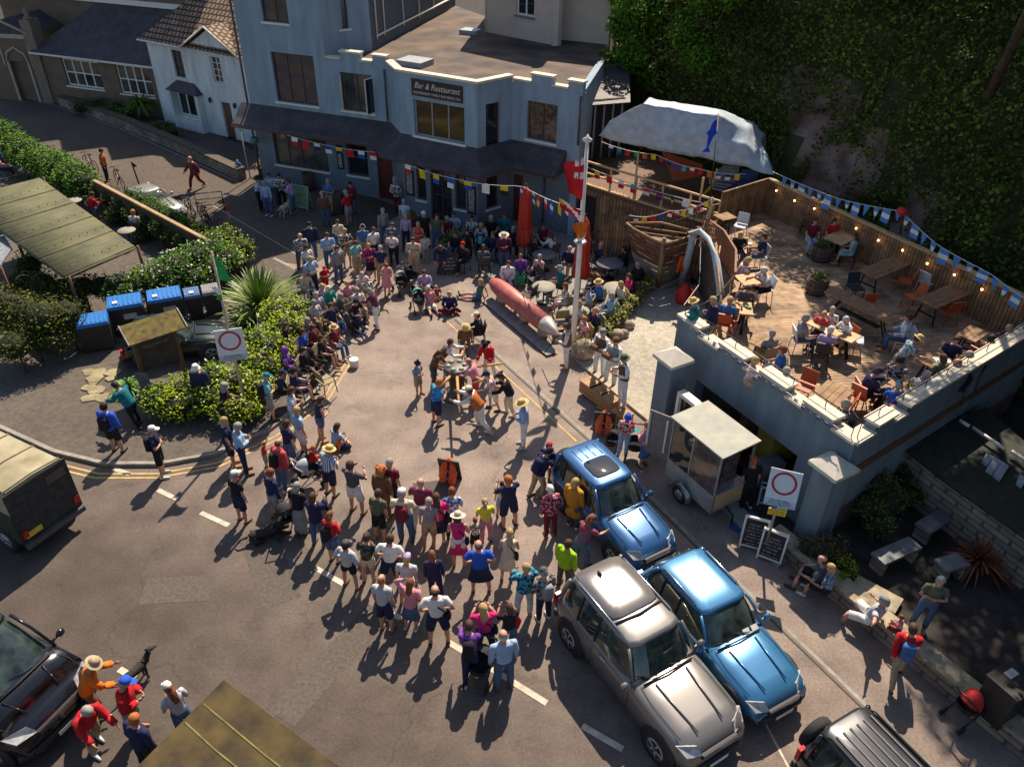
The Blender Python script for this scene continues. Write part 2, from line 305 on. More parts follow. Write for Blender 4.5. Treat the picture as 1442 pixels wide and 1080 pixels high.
FORE1=[(-5.4,35.3),(-4.6,30.9),(-1.25,29.1),(1.62,24.0),(3.0,25.3),(5.2,27.6),(7.2,28.4),(7.4,31),(3.4,33.2),(2.7,33.0),(-.3,34.8),(-1.7,33.5)]
FORE2=[(1.62,24.0),(2.35,22.3),(4.25,19.2),(4.9,19.3),(7.4,24),(7.4,28.4),(5.2,27.6),(3.0,25.3)]
sheet('patio_paving',FORE1,.06,PATIO,t=.06);sheet('forecourt',FORE2,.10,CONC,t=.10)
sheet('garden_ground',[(6.95,14.1),(9.35,10.6),(10.5,8.9),(13.2,4.6),(24,0),(30,14),(16,22),(8.2,14.4)],.33,EARTH,t=.33)
def inpoly(P,x,y):
    c=False;j=len(P)-1
    for i in range(len(P)):
        if (P[i][1]>y)!=(P[j][1]>y) and x<(P[j][0]-P[i][0])*(y-P[i][1])/(P[j][1]-P[i][1])+P[i][0]: c=not c
        j=i
    return c
GARD=[(6.95,14.1),(9.35,10.6),(10.5,8.9),(13.2,4.6),(24,0),(30,14),(16,22),(8.2,14.4)]
def gz(x,y):
    if inpoly(ISL,x,y): return .12
    if inpoly(FORE1,x,y): return .06
    if inpoly(FORE2,x,y): return .10
    if inpoly(GARD,x,y): return .33
    return .004
def offset(path,d):
    out=[];n=len(path)
    for i in range(n):
        a=Vector(path[max(i-1,0)][:2]);b=Vector(path[i][:2]);c=Vector(path[min(i+1,n-1)][:2])
        n1=(b-a).normalized() if (b-a).length else (c-b).normalized();n2=(c-b).normalized() if (c-b).length else n1
        m=Vector((n1.y+n2.y,-(n1.x+n2.x)));k=m.length
        m=m/k*(d/max(.35,k/2)) if k else m;out.append((b.x+m.x,b.y+m.y))
    return out
def ribbon(name,path,d0,d1,z0,z1,m,kind='structure'):
    a=offset(path,d0);c=offset(path,d1);b=MB()
    for i in range(len(path)-1): b.prism([a[i],a[i+1],c[i+1],c[i]],z0,z1)
    o=b.build(name,m);o['kind']=kind;return o
ribbon('kerb',KL,.003,.13,0,.115,KERB)
def strip(b,a,c,w,z=.012):
    a=Vector(a[:2]);c=Vector(c[:2]);n=(c-a).normalized();p=Vector((-n.y,n.x))*w/2
    b.add([(a+p).to_3d()+Vector((0,0,z)),(a-p).to_3d()+Vector((0,0,z)),(c-p).to_3d()+Vector((0,0,z)),(c+p).to_3d()+Vector((0,0,z))],[(0,1,2,3)])
b=MB()
for (x0,y0,x1,y1) in [(283,722,322,740),(222,690,250,703),(445,800,485,823),(545,862,565,870),(630,903,770,990),(820,1022,877,1055),(168,942,190,955),(160,660,183,668)]:
    strip(b,G(x0,y0),G(x1,y1),.14)
b.build('road_markings',WPAINT)['kind']='structure'
b=MB()
yk=offset(KL[:-3],.42);yk2=offset(KL[:-3],.60)
for P in (yk,yk2):
    for i in range(1,len(P)-1): strip(b,P[i],P[i+1],.065)
strip(b,G(628,452),G(812,622),.06)
b.build('yellow_lines',YPAINT)['kind']='structure'
b=MB();q0,q1,q2,q3=G(640,450),G(850,640),G(1010,800),G(1440,1215)
for a,c in ((q0,q1),(q1,q2),(q2,q3)): strip(b,a,c,.05,.011)
b.build('gutter',mat('gutter_channel',(.07,.06,.05),.9))['kind']='structure'
b=MB();o_=Vector((.10,.07,0))
for a,c in ((q0,q1),(q1,q2),(q2,q3)): strip(b,a+o_,c+o_,.10,.013)
b.build('kerb_edge',KERB)['kind']='structure'
b=MB();strip(b,G(1060,985),G(1110,1080),.05);strip(b,G(300,290),G(420,360),.03);strip(b,G(420,360),G(560,440),.02);strip(b,G(935,782),G(975,775),.03)
b.build('bay_lines',WPAINT)['kind']='structure'
b=MB()
for x,y,s in ((470,485,.35),(505,470,.3),(430,640,.3),(905,730,.22)):
    p=G(x,y);b.lathe((p.x,p.y,.006),[(s,0),(s,.008)],14)
b.build('manhole_covers',DGREY)['kind']='structure'
# ---------------- cliff ----------------
foot=[(3.2,75),(4.2,60),(4.9,47),(5.6,40.5),(7.2,37.2),(10.2,34),(12.4,31),(13.6,28.2),(15.9,23.6),(17.3,20.5),(18.2,17),(18.0,13),(19,8),(21,0),(23,-12)]
prof=[(0,-.5),(.5,2.6),(1.1,5.5),(2.2,8.5),(3.6,11),(6,13.3),(10,15.5),(18,18),(40,22),(110,30)]
def lerp_path(P,n):
    P=np.array(P,float);d=np.r_[0,np.cumsum(np.linalg.norm(np.diff(P,axis=0),axis=1))];t=np.linspace(0,d[-1],n)
    return np.stack([np.interp(t,d,P[:,k]) for k in range(P.shape[1])],1)
FT=lerp_path(foot,150);PRP=lerp_path(prof,900);PR=PRP[(899*(np.arange(40)/39)**2.3).astype(int)];NF,NP=150,40
tn=np.gradient(FT,axis=0);tn/=np.linalg.norm(tn,axis=1)[:,None];nr=np.stack([-tn[:,1],tn[:,0]],1)
nr=np.where((nr[:,0]<0)[:,None]&(nr[:,0]+nr[:,1]*.6<0)[:,None],-nr,nr)
for _ in range(6): nr[1:-1]=(nr[:-2]+nr[1:-1]*2+nr[2:])/4
nr/=np.linalg.norm(nr,axis=1)[:,None]
from mathutils import noise as mn
vs=[];
for i in range(NF):
    for j in range(NP):
        x,y=FT[i]+nr[i]*PR[j,0];z=PR[j,1];q=Vector((x*.35,y*.35,z*.35));k=mn.noise(q)*.9+mn.noise(q*2.7)*.45+mn.noise(q*7)*.2;k*=min(1,j/5)
        vs.append((x+nr[i][0]*-k,y+nr[i][1]*-k,z+k*.5))
b=MB();b.add(vs,[(i*NP+j,(i+1)*NP+j,(i+1)*NP+j+1,i*NP+j+1) for i in range(NF-1) for j in range(NP-1)],0,True)
ROCK=mat('red_cliff_rock',(.34,.235,.20),.95,rgb2=(.13,.07,.06),scale=1.1,detail=12,bump=1)
UND=mat('undergrowth',(.055,.075,.02),.95,rgb2=(.07,.05,.03),scale=1.6,detail=8,bump=.8)
SCARS=(((11.6,32.6,5.6),1.8),((12.8,31.2,3.8),1.6),((10.8,33.7,7.0),.9),((14.8,27.4,3.0),1.1))
b.m=[0 if any((Vector(vs[f[0]])-Vector(c)).length<r*1.15 for c,r in SCARS) else 1 for f in b.f]
cl=b.build('cliff',[ROCK,UND]);cl['kind']='structure'
CV=np.array(vs).reshape(NF,NP,3)
LEAF=mat('ivy_leaves',(.12,.15,.025),.7,var=.45,scale=.35,island=.5,detail=4,spec=.12)
LEAF2=mat('bright_leaves',(.10,.15,.02),.55,var=.3,scale=1.2,island=.5)
LEAFD=mat('dark_leaves',(.075,.105,.02),.7,spec=.12,var=.3,scale=.8,island=.5)
# foliage blanket on the cliff, with a bare rock scar left showing
def cliff_leaves(n):
    seg=np.r_[0,np.cumsum(np.linalg.norm(np.diff(PR,axis=0),axis=1))];kk=np.searchsorted(seg,34);i=8+RNG.random(n)*(NF-9.01-30);j=np.interp(RNG.random(n)**.9*seg[kk],seg,np.arange(NP));j=np.minimum(j,NP-1.01);i0=i.astype(int);j0=j.astype(int);fi=(i-i0)[:,None];fj=(j-j0)[:,None]
    P=(CV[i0,j0]*(1-fi)*(1-fj)+CV[i0+1,j0]*fi*(1-fj)+CV[i0,j0+1]*(1-fi)*fj+CV[i0+1,j0+1]*fi*fj)
    N=-np.stack([nr[i0,0],nr[i0,1],np.zeros(n)-.3],1)
    lump=np.array([max(0,mn.noise(Vector(p)*.45)*1.6+mn.noise(Vector(p)*1.3)*.7) for p in P])
    keep=np.ones(n,bool)
    for c,r in SCARS:
        d=np.linalg.norm((P-np.array(c))*np.array([1,1,.8]),axis=1);keep&=~((d<r*(.7+.5*lump))&(RNG.random(n)<.93))
    bare=np.array([mn.noise(Vector(p)*.22+Vector((5,3,1))) for p in P]);keep&=~((bare>.42)&(RNG.random(n)<.5))
    P=P+N*(lump*.9+.15+RNG.random(n)*.25)[:,None]
    return P[keep]
P=cliff_leaves(520000);near=P[:,1]<46;P=P[near]
d=np.linalg.norm(P-np.array([0,0,CH]),axis=1)
hf=fastquads('cliff_ivy',leafquads(P,.15,.6,.9,.8),[LEAF,LEAFD],mi=(RNG.random(len(P))<.4).astype(int));tag(hf,'mass of dark green ivy and scrub covering the cliff behind the terrace','ivy',kind='stuff')
# ---------------- facades ----------------
class Fac:
    def __init__(s,p0,p1):
        s.a=Vector(p0);s.b=Vector(p1);s.L=(s.b-s.a).length;s.d=(s.b-s.a)/s.L;s.n=Vector((s.d.y,-s.d.x));s.rz=math.atan2(s.d.y,s.d.x)
    def at(s,u,z,o=0): p=s.a+s.d*u+s.n*o;return Vector((p.x,p.y,z))
    def box(s,b,u0,u1,z0,z1,o0,o1,mi=0):
        v=[s.at(u,z,o) for z in(z0,z1) for o in (o0,o1) for u in(u0,u1)]
        b.add(v,[(0,1,3,2),(4,6,7,5),(2,3,7,6),(0,4,5,1),(0,2,6,4),(1,5,7,3)],mi);return b
    def wall(s,name,m,u0,u1,z0,z1,holes=(),depth=.16,thick=.3,parent=None,back=True):
        us=sorted({u0,u1,*[h[0] for h in holes],*[h[1] for h in holes]});zs=sorted({z0,z1,*[h[2] for h in holes],*[h[3] for h in holes]});b=MB()
        for i in range(len(us)-1):
            for j in range(len(zs)-1):
                cu,cz=(us[i]+us[i+1])/2,(zs[j]+zs[j+1])/2
                if any(h[0]<cu<h[1] and h[2]<cz<h[3] for h in holes): continue
                b.quad(s.at(us[i],zs[j]),s.at(us[i+1],zs[j]),s.at(us[i+1],zs[j+1]),s.at(us[i],zs[j+1]))
        for h in holes:
            A,B,Z0,Z1=h[:4];q=lambda u,z,o:s.at(u,z,o)
            b.quad(q(A,Z0,0),q(A,Z1,0),q(A,Z1,-depth),q(A,Z0,-depth));b.quad(q(B,Z0,0),q(B,Z0,-depth),q(B,Z1,-depth),q(B,Z1,0))
            b.quad(q(A,Z1,0),q(B,Z1,0),q(B,Z1,-depth),q(A,Z1,-depth));b.quad(q(A,Z0,0),q(A,Z0,-depth),q(B,Z0,-depth),q(B,Z0,0))
        b.quad(s.at(u0,z1),s.at(u1,z1),s.at(u1,z1,-thick),s.at(u0,z1,-thick))
        b.quad(s.at(u0,z0),s.at(u0,z1),s.at(u0,z1,-thick),s.at(u0,z0,-thick));b.quad(s.at(u1,z0),s.at(u1,z0,-thick),s.at(u1,z1,-thick),s.at(u1,z1))
        if back: b.quad(s.at(u1,z0,-thick),s.at(u0,z0,-thick),s.at(u0,z1,-thick),s.at(u1,z1,-thick))
        return b.build(name,m,parent)
    def window(s,parent,h,nx=2,nz=1,fm=WHITE,gm=GLASS,depth=.16,sill=WHITE,fw=.05,name='window'):
        A,B,Z0,Z1=h[:4];o=-depth+.04;b=MB()
        for z in (Z0,Z1-fw): s.box(b,A,B,z,z+fw,o-.05,o)
        for k in range(nx+1):
            u=A+(B-A-fw)*k/nx;s.box(b,u,u+fw,Z0+fw,Z1-fw,o-.05,o+(.003 if k%2 else .0))
        for k in range(1,nz):
            z=Z0+(Z1-Z0)*k/nz
            for q in range(nx): s.box(b,A+(B-A-fw)*q/nx+fw,A+(B-A-fw)*(q+1)/nx,z-fw*.4,z+fw*.4,o-.045,o-.002)
        f=b.build(name,fm,parent)
        g=MB();g.quad(s.at(A,Z0,o-.03),s.at(B,Z0,o-.03),s.at(B,Z1,o-.03),s.at(A,Z1,o-.03));g.build('pane',gm,f)
        if sill:
            k=MB();s.box(k,A-.08,B+.08,Z0-.09,Z0-.004,-depth+.05,.09);k.build('sill',sill,f)
        return f
GLASSC=mat('curtained_glass',(.09,.055,.04),.1,rgb2=(.015,.03,.07),scale=2.3,spec=.8,detail=6)
# ---------------- pub ----------------
A=(-13.2,39.4);B=(-5.9,36.75);BL=(-5.25,35.2);BF=(-1.68,33.3);BR=(-.23,34.6);R=(2.66,32.9)
pub=thing('pub','large blue grey rendered pub with slate canopy and flat roof behind the crowd','pub',(0,0,0))
WH=mat('window_frame_grey',(.30,.33,.35),.5);BROWNF=mat('brown_window_frame',(.10,.05,.03),.5)
f1=Fac(A,B);h=[(1.63,3.95,4.14,6.4),(5.25,6.95,4.15,5.85),(1.0,4.1,.95,2.75),(5.2,6.35,1.0,2.8),(6.85,7.7,0,2.5),(1.5,2.9,7.7,9.6)]
f1.wall('wall',BLUE,0,4.62,3.2,11.5,[h[0],h[5]],parent=pub);f1.wall('wall',BLUE,4.62,7.77,3.2,6.3,[h[1]],parent=pub)
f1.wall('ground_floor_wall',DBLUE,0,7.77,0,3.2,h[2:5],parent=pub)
f1.window(pub,h[0],3,1,BROWNF,GLASSC);f1.window(pub,h[1],2,1,BROWNF,GLASSL);f1.window(pub,h[2],4,1,BROWNF,GLASSL,fw=.04);f1.window(pub,h[3],1,2,BROWNF,GLASS);f1.window(pub,h[5],2,1,BROWNF,GLASSL)
for u0,u1,rz in ((5.25,5.75,.9),(6.5,6.95,-.9)):     # open casements
    b=MB();p=f1.at(u0 if rz>0 else u1,5.0,0);
    b.box((0,0,0),(.55,.03,1.6));b.box((0,-.02,0),(.45,.02,1.5),1);o=b.build('casement',[WHITE,GLASS],pub);o.location=p+Vector((.1 if rz>0 else -.1,-.28,0));o.rotation_euler=(0,0,f1.rz-(1.1 if rz>0 else -1.3))
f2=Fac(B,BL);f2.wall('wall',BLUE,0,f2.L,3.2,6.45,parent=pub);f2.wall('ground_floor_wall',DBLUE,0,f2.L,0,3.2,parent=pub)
f3=Fac(BL,BF);h=[(.81,3.4,3.9,5.45),(.75,1.25,.9,2.6),(1.5,2.65,0,2.6),(2.85,3.4,.9,2.6)]
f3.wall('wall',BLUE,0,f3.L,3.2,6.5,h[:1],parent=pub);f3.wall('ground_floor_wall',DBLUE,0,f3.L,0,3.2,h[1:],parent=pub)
f3.window(pub,h[0],3,1,WH,mat('painted_reflection_glass',(.035,.055,.018),.08,rgb2=(.12,.045,.03),scale=6,spec=.8,detail=7));f3.window(pub,h[1],1,1,BROWNF);f3.window(pub,h[3],1,1,BROWNF)  # green and red reflections are painted into the bay panes
d=f3.window(pub,h[2],2,2,BROWNF,GLASS,sill=None,name='door')
f4=Fac(BF,BR);h=[(.46,1.26,3.75,5.6),(.5,1.2,.95,2.6)]
f4.wall('wall',BLUE,0,f4.L,3.2,6.5,h[:1],parent=pub);f4.wall('ground_floor_wall',DBLUE,0,f4.L,0,3.2,h[1:],parent=pub);f4.window(pub,h[0],1,2,BROWNF);f4.window(pub,h[1],1,1,BROWNF)
f5=Fac(BR,R);h=[(.76,2.22,4.05,5.65),(.12,.62,0,2.3)]
f5.wall('wall',BLUE,0,f5.L,3.2,6.3,h[:1],parent=pub);f5.wall('ground_floor_wall',mat('mid_blue_render',(.13,.16,.19),.75),0,f5.L,0,3.2,h[1:],parent=pub);f5.window(pub,h[0],2,1,BROWNF,mat('dappled_glass',(.20,.12,.08),.1,rgb2=(.03,.025,.03),scale=6,spec=.8,detail=7))
b=MB();f5.box(b,.12,.62,0,2.3,-.15,-.1);b.build('door',mat('red_brown_door',(.09,.03,.02),.5),pub)
f6=Fac(R,(4.0,38.6));f6.wall('wall',BLUE,0,f6.L,0,6.3,parent=pub)
b=MB();f1.box(b,6.85,7.7,0,2.5,-.16,-.12);b.build('door',REDDOOR,pub)
b=MB();b.prism([tuple(f1.at(0,0,-.31).xy),tuple(f1.at(4.62,0,-.31).xy),(-6.5,47),(-10.5,49)],0,11.5);b.build('upper_block',BLUE,pub)
# recessed upper storey and its side wall
u2=Fac((-8.95,39.1),(-7.15,40.5));h=[(.55,1.15,7.3,9.3)]
u2.wall('upper_wall',BLUE,0,u2.L,6.0,11.5,h,parent=pub);u2.window(pub,h[0],1,1,BROWNF,GLASSL)
u3=Fac((-7.15,40.5),(-4.0,53.3));u3.wall('upper_wall',mat('grey_blue_cladding',(.10,.13,.155),.7),0,u3.L,6.0,11.5,parent=pub)
b=MB()
for u in (.6,1.6,4.2,6.6,9): b.cyl(u3.at(u,6.6,.06),u3.at(u,11.2,.06),.04,n=6)
b.cyl(u3.at(.5,6.75,.08),u3.at(12,6.75,.08),.05,n=6);b.build('downpipes',WHITE,pub)
b=MB();b.tube([f1.at(-.12,0,.05),f1.at(-.12,10.5,.05)],.055,6);b.tube([f1.at(7.65,3.9,.07),f1.at(7.65,6.2,.07)],.04,6);b.tube([f5.at(1.75,0,.07),f5.at(1.75,3.1,.07)],.045,6);b.tube([f5.at(3.3,4.2,.06),f5.at(3.3,6.2,.06)],.05,6);b.build('drainpipe',DGREY,pub)
# flat roof, parapets
rp=[tuple(f1.at(4.62,0,-.2).xy),tuple(f1.at(7.77,0,-.2).xy),(-5.15,35.5),(-1.7,33.62),(-.2,34.9),(2.62,33.2),(4.0,38.6),(4.7,45.5),(-2,50),(-4,53.3),(-7.15,40.5),(-8.9,39.1)]
b=MB();b.prism(rp,5.9,6.18);b.build('roof',ROOFF,pub)
COP=mat('cream_coping',(.62,.56,.44),.8,var=.12,scale=4)
b=MB();b2=MB()
for f,seg in ((f1,((4.66,5.4,.1),(5.4,6.45,.42),(6.45,7.05,.12),(7.05,7.78,.4))),(f5,((.02,.9,.1),(.9,1.95,.42),(1.95,2.65,.1),(2.65,3.35,.4)))):
    for u0,u1,e in seg:
        f.box(b2,u0+.01,u1-.01,6.301,6.3+e,-.25,-.002);f.box(b,u0-.03,u1+.03,6.3+e,6.3+e+.08,-.3,.07)
b2.build('parapet_blocks',BLUE,pub);b.build('coping',COP,pub)
pl=[tuple(B),BL,BF,BR];oo=offset(pl,.07);ii=offset(pl,-.3);b=MB()
for i in range(3): b.prism([oo[i],oo[i+1],ii[i+1],ii[i]],6.5,6.6)
b.build('coping',COP,pub)
b=MB();b.prism([(-5.6,37.6),(-4.4,37.0),(-3.9,38.0),(-5.1,38.6)],6.18,6.42);b.prism([(-3.2,44.8),(-2.3,44.4),(-2.0,45.1),(-2.9,45.5)],6.18,6.4)
b.build('rooflight',WH,pub)
# slate canopy
cw=[(-13.7,39.58),B,BL,BF,BR,tuple(f5.at(2.75,0).xy)];pr=[(.0,3.85),(.28,3.62),(.62,3.32),(1.0,3.08),(1.05,3.0)]
b=MB();rows=[[(x,y,z) for x,y in offset(cw,o)] for o,z in pr]
rows[0][0]=rows[0][0]
for k in range(4):
    for i in range(5): b.add([rows[k][i],rows[k+1][i],rows[k+1][i+1],rows[k][i+1]],[(0,1,2,3)])
rb=[(x,y,2.92) for x,y in offset(cw,1.03)];rw=[(x,y,2.95) for x,y in offset(cw,0.02)]
for i in range(5): b.add([rows[4][i],rb[i],rb[i+1],rows[4][i+1]],[(0,1,2,3)],1);b.add([rb[i],rw[i],rw[i+1],rb[i+1]],[(0,1,2,3)],1)
for e in (0,5): b.add([rows[k][e] for k in range(5)]+[rb[e],rw[e]],[tuple(range(7))])
b.build('canopy',[SLATE,REDDOOR],pub)
b=MB();g=offset(cw,1.09)
b.tube([(x,y,2.97) for x,y in g],.045,6);b.build('gutter_pipe',mat('dark_red_gutter',(.10,.03,.025),.5),pub)
# name board
sg=MB();f3.box(sg,.78,3.36,5.62,6.32,.01,.05,0);f3.box(sg,.74,3.40,5.58,6.36,.002,.012,1);sb=sg.build('sign_board',[mat('sign_dark',(.035,.028,.035),.5),WH],pub)
text('Bar & Restaurant',.36,mat('sign_cream',(.7,.62,.5),.5),sb,f3.at(2.07,6.06,.056),(PI/2,0,f3.rz),shear=.35,width=2.3)
text('INDEPENDENT FAMILY RUN SINCE 1951',.15,_M['sign_cream'],sb,f3.at(2.07,5.76,.056),(PI/2,0,f3.rz),width=2.35)
b=MB()
for f,u0,u1,z0,z1 in ((f3,.15,.6,1.0,2.2),(f3,3.5,3.95,.8,2.1),(f1,4.65,5.0,1.2,2.4)):
    f.box(b,u0,u1,z0,z1,.02,.05,0);f.box(b,u0+.07,u1-.07,z0+.1,z1-.1,.05,.056,1)
b.build('menu_board',[BLACK,mat('menu_print',(.45,.43,.42),.6,rgb2=(.03,.03,.03),scale=14)],pub)
# cream house behind
ch=thing('cream_house','cream rendered house with white casement window rising behind the pub roof','house')
c1=Fac((-1.84,45.5),(1.96,42.35));h=[(2.15,3.35,7.3,9.6)]
c1.wall('wall',CREAM,0,c1.L,5.5,12,h,parent=ch);c1.window(ch,h[0],2,1,WHITE,GLASS,fw=.09,sill=DBLUE)
c2=Fac((2.0,44.0),(4.6,42.9));c2.wall('wall',CREAM,0,c2.L,5.5,12,parent=ch)
c3=Fac((1.96,42.35),(2.0,44.2));c3.wall('wall',CREAM,0,c3.L,5.5,12,parent=ch)
b=MB();b.prism([(-1.84,45.8),(2.0,42.75),(2.05,44.3),(4.6,43.2),(6,52),(-1,54)],0,12);b.build('house_block',CREAM,ch)
b=MB();b.tube([c1.at(.1,5.9,.07),c1.at(.1,12,.07)],.04,6);b.tube([(4.62,42.8,9.2),(4.62,42.8,12)],.05,6);b.build('drainpipe',WHITE,ch)
# ---------------- white cottage ----------------
ct=thing('white_cottage','white rendered cottage with brown tiled roof and small front gable','cottage')
c=Fac((-21.22,48.55),(-16.81,45.91));h=[(1.2,2.1,2.95,4.45),(4.5,5.3,3.1,4.5),(.85,3.05,.7,2.15),(4.75,5.5,.0,2.05)]
c.wall('wall',WREND,-.85,8.1,0,4.85,h,parent=ct)
c.window(ct,h[0],2,4,DGREY);c.window(ct,h[1],2,4,WHITE);c.window(ct,h[2],3,1,WHITE,fw=.08)
b=MB();c.box(b,4.75,5.5,0,2.05,-.15,-.11,0)
for k in range(5): c.box(b,4.78+k*.145,4.89+k*.145,.02,2.0,-.11,-.10,0)
dd=b.build('door',mat('brown_door',(.16,.08,.045),.6),ct);b=MB();b.ball(c.at(5.4,1.0,-.07),.035);b.build('handle',GALV,dd)
b=MB();b.add([c.at(2.75,4.8,.004),c.at(6.9,4.8,.004),c.at(4.8,5.95,.004),c.at(2.75,4.8,-3),c.at(6.9,4.8,-3),c.at(4.8,5.95,-3)],[(0,1,2)]);b.build('gable',WREND,ct)
b=MB();T=.12
for q in ([(2.5,4.78,.25),(4.8,6.1,.25),(4.8,6.1,-2.6),(2.5,4.78,-.2)],[(4.8,6.1,.25),(7.15,4.78,.25),(7.15,4.78,-.2),(4.8,6.1,-2.6)]): b.add([c.at(*p) for p in q],[(0,1,2,3)])
b.add([c.at(-1.2,4.8,.3),c.at(8.3,4.8,.3),c.at(8.3,7.6,-3.4),c.at(1.6,7.6,-3.4)],[(0,1,2,3)]);b.add([c.at(-1.2,4.8,.3),c.at(1.6,7.6,-3.4),c.at(-1.2,4.8,-7)],[(0,1,2)]);b.add([c.at(1.6,7.6,-3.4),c.at(8.3,7.6,-3.4),c.at(8.3,4.8,-7),c.at(-1.2,4.8,-7)],[(0,1,2,3)])
b.build('roof',TILE,ct)
b=MB();b.tube([c.at(2.45,4.74,.28),c.at(4.8,6.08,.28),c.at(7.2,4.74,.28)],.06,4);b.tube([c.at(-1.2,4.74,.33),c.at(2.45,4.74,.33)],.06,4);b.build('bargeboard',WHITE,ct)
b=MB();c.box(b,7.7,8.1,0,4.8,0.002,.25);c.box(b,.7,3.2,0,.62,.01,.4);c.box(b,.7,.85,.6,2.2,.0,.4);c.box(b,3.05,3.2,.6,2.2,.0,.4);b.build('bay_front',WREND,ct)
b=MB();b.add([c.at(.55,2.2,.5),c.at(3.35,2.2,.5),c.at(2.7,2.75,.02),c.at(1.2,2.75,.02),c.at(.55,2.2,.0),c.at(3.35,2.2,0)],[(0,1,2,3),(0,3,4),(1,5,2),(0,4,5,1)]);b.build('bay_roof',SLATE,ct)
for u in (3.95,6.0):
    b=MB();p=c.at(u,1.9,.12);b.lathe(p,[(.03,.28),(.09,.2),(.07,0),(.03,-.03)],8);b.cyl(c.at(u,2.15,0),c.at(u,2.15,.14),.02,n=5);b.build('wall_lamp',BLACK,ct)
b=MB();b.prism([tuple(c.at(-.85,0,-.31).xy),tuple(c.at(8.1,0,-.31).xy),tuple(c.at(8.1,0,-7).xy),tuple(c.at(-.85,0,-7).xy)],0,4.75);b.build('rear_walls',WREND,ct)
# ---------------- old brown hall ----------------
hl=thing('village_hall','brown rendered hall with low slate roof and two wide white windows','hall')
k=Fac((-30.6,52.45),(-23.0,49.78));h=[(1.78,4.69,1.3,2.95),(6.03,8.6,1.25,3.0)]
k.wall('wall',BROWNR,0,9.3,0,3.25,h,parent=hl);k.window(hl,h[0],4,2,WHITE,GLASSL,fw=.09);k.window(hl,h[1],4,2,WHITE,GLASSL,fw=.09)
b=MB();b.add([k.at(-.3,3.2,.35),k.at(9.4,3.2,.35),k.at(9.4,5.75,-3.3),k.at(2.6,5.75,-3.3)],[(0,1,2,3)]);b.add([k.at(-.3,3.2,.35),k.at(2.6,5.75,-3.3),k.at(-.3,3.2,-3.3)],[(0,1,2)]);b.build('roof',SLATE,hl)
b=MB();k.box(b,-.3,9.4,3.1,3.2,.33,.42);b.build('gutter_pipe',WHITE,hl)
b=MB();b.prism([tuple(k.at(0,0,-.31).xy),tuple(k.at(9.3,0,-.31).xy),tuple(k.at(9.3,0,-3.3).xy),tuple(k.at(0,0,-3.3).xy)],0,3.2);b.build('rear_walls',BROWNR,hl)
h2=thing('brown_house','tall brown house with white string course and sash windows behind the hall','house')
k2=Fac(tuple(k.at(-6,0,-3.35).xy),tuple(k.at(12.5,0,-3.35).xy));hh=[(8.9+i*2.6,9.8+i*2.6,6.5,8.6) for i in range(4)]+[(4.2,5.2,6.5,8.6)]
k2.wall('wall',BROWNR,0,18.5,0,11,hh,parent=h2)
for q in hh:k2.window(h2,q,2,2,WHITE,GLASSL,fw=.09)
b=MB();k2.box(b,-.1,18.6,5.75,6.05,.0,.16);b.build('string_course',WHITE,h2)
b=MB();b.prism([tuple(k2.at(0,0,-.31).xy),tuple(k2.at(18.5,0,-.31).xy),tuple(k2.at(18.5,0,-8).xy),tuple(k2.at(0,0,-8).xy)],0,11)
for i in range(5): b.add([k2.at(1+i*3.4,11,-.1),k2.at(4.4+i*3.4,11,-.1),k2.at(2.7+i*3.4,13,-.1),k2.at(1+i*3.4,11,-7),k2.at(4.4+i*3.4,11,-7),k2.at(2.7+i*3.4,13,-7)],[(0,1,2),(0,2,5,3),(1,4,5,2)])
b.build('gabled_roof',SLATE,h2)
pc=thing('stone_porch','brown porch with pointed arch doorway, white mouldings and stone finial','porch')
k3=Fac((-34.4,53.03),(-30.6,52.45));
k3.wall('wall',BROWNR,0,3.84,0,4.1,[(1.6,2.9,0,2.5)],parent=pc,depth=.5)
b=MB();k3.box(b,1.6,2.9,0,2.5,-.5,-.45);b.build('door',DARKIN,pc)
b=MB()
for u in (1.45,2.9): k3.box(b,u,u+.15,0,2.5,.002,.08)
b.tube([k3.at(1.5,2.5,.06),k3.at(1.65,3.0,.06),k3.at(2.25,3.35,.06),k3.at(2.85,3.0,.06),k3.at(3.0,2.5,.06)],.08,5)
k3.box(b,0,3.5,3.9,4.15,.0,.14);k3.box(b,1.2,1.3,2.2,3.6,.0,.05);k3.box(b,3.2,3.3,2.2,3.6,.0,.05);b.tube([k3.at(0,4.2,.1),k3.at(1.9,4.9,.1),k3.at(3.6,4.2,.1)],.09,4)
b.build('mouldings',mat('stone_dressing',(.42,.36,.28),.8),pc)
b=MB();k3.box(b,3.3,4.0,0,5.0,-.8,.15);b.lathe(k3.at(3.65,5.0,-.3),[(.3,0),(.3,.1),(.12,.2),(.22,.42),(.10,.6),(.02,.75)],8);b.build('pier',mat('pier_stone',(.22,.17,.13),.85),pc)
b=MB();b.add([k3.at(-.5,4.15,.1),k3.at(3.6,4.15,.1),k3.at(1.9,4.95,.05),k3.at(1.9,4.95,-6),k3.at(-.5,4.15,-6),k3.at(3.6,4.15,-6)],[(0,2,3,4),(2,1,5,3),(0,1,2)]);b.build('roof',SLATE,pc)
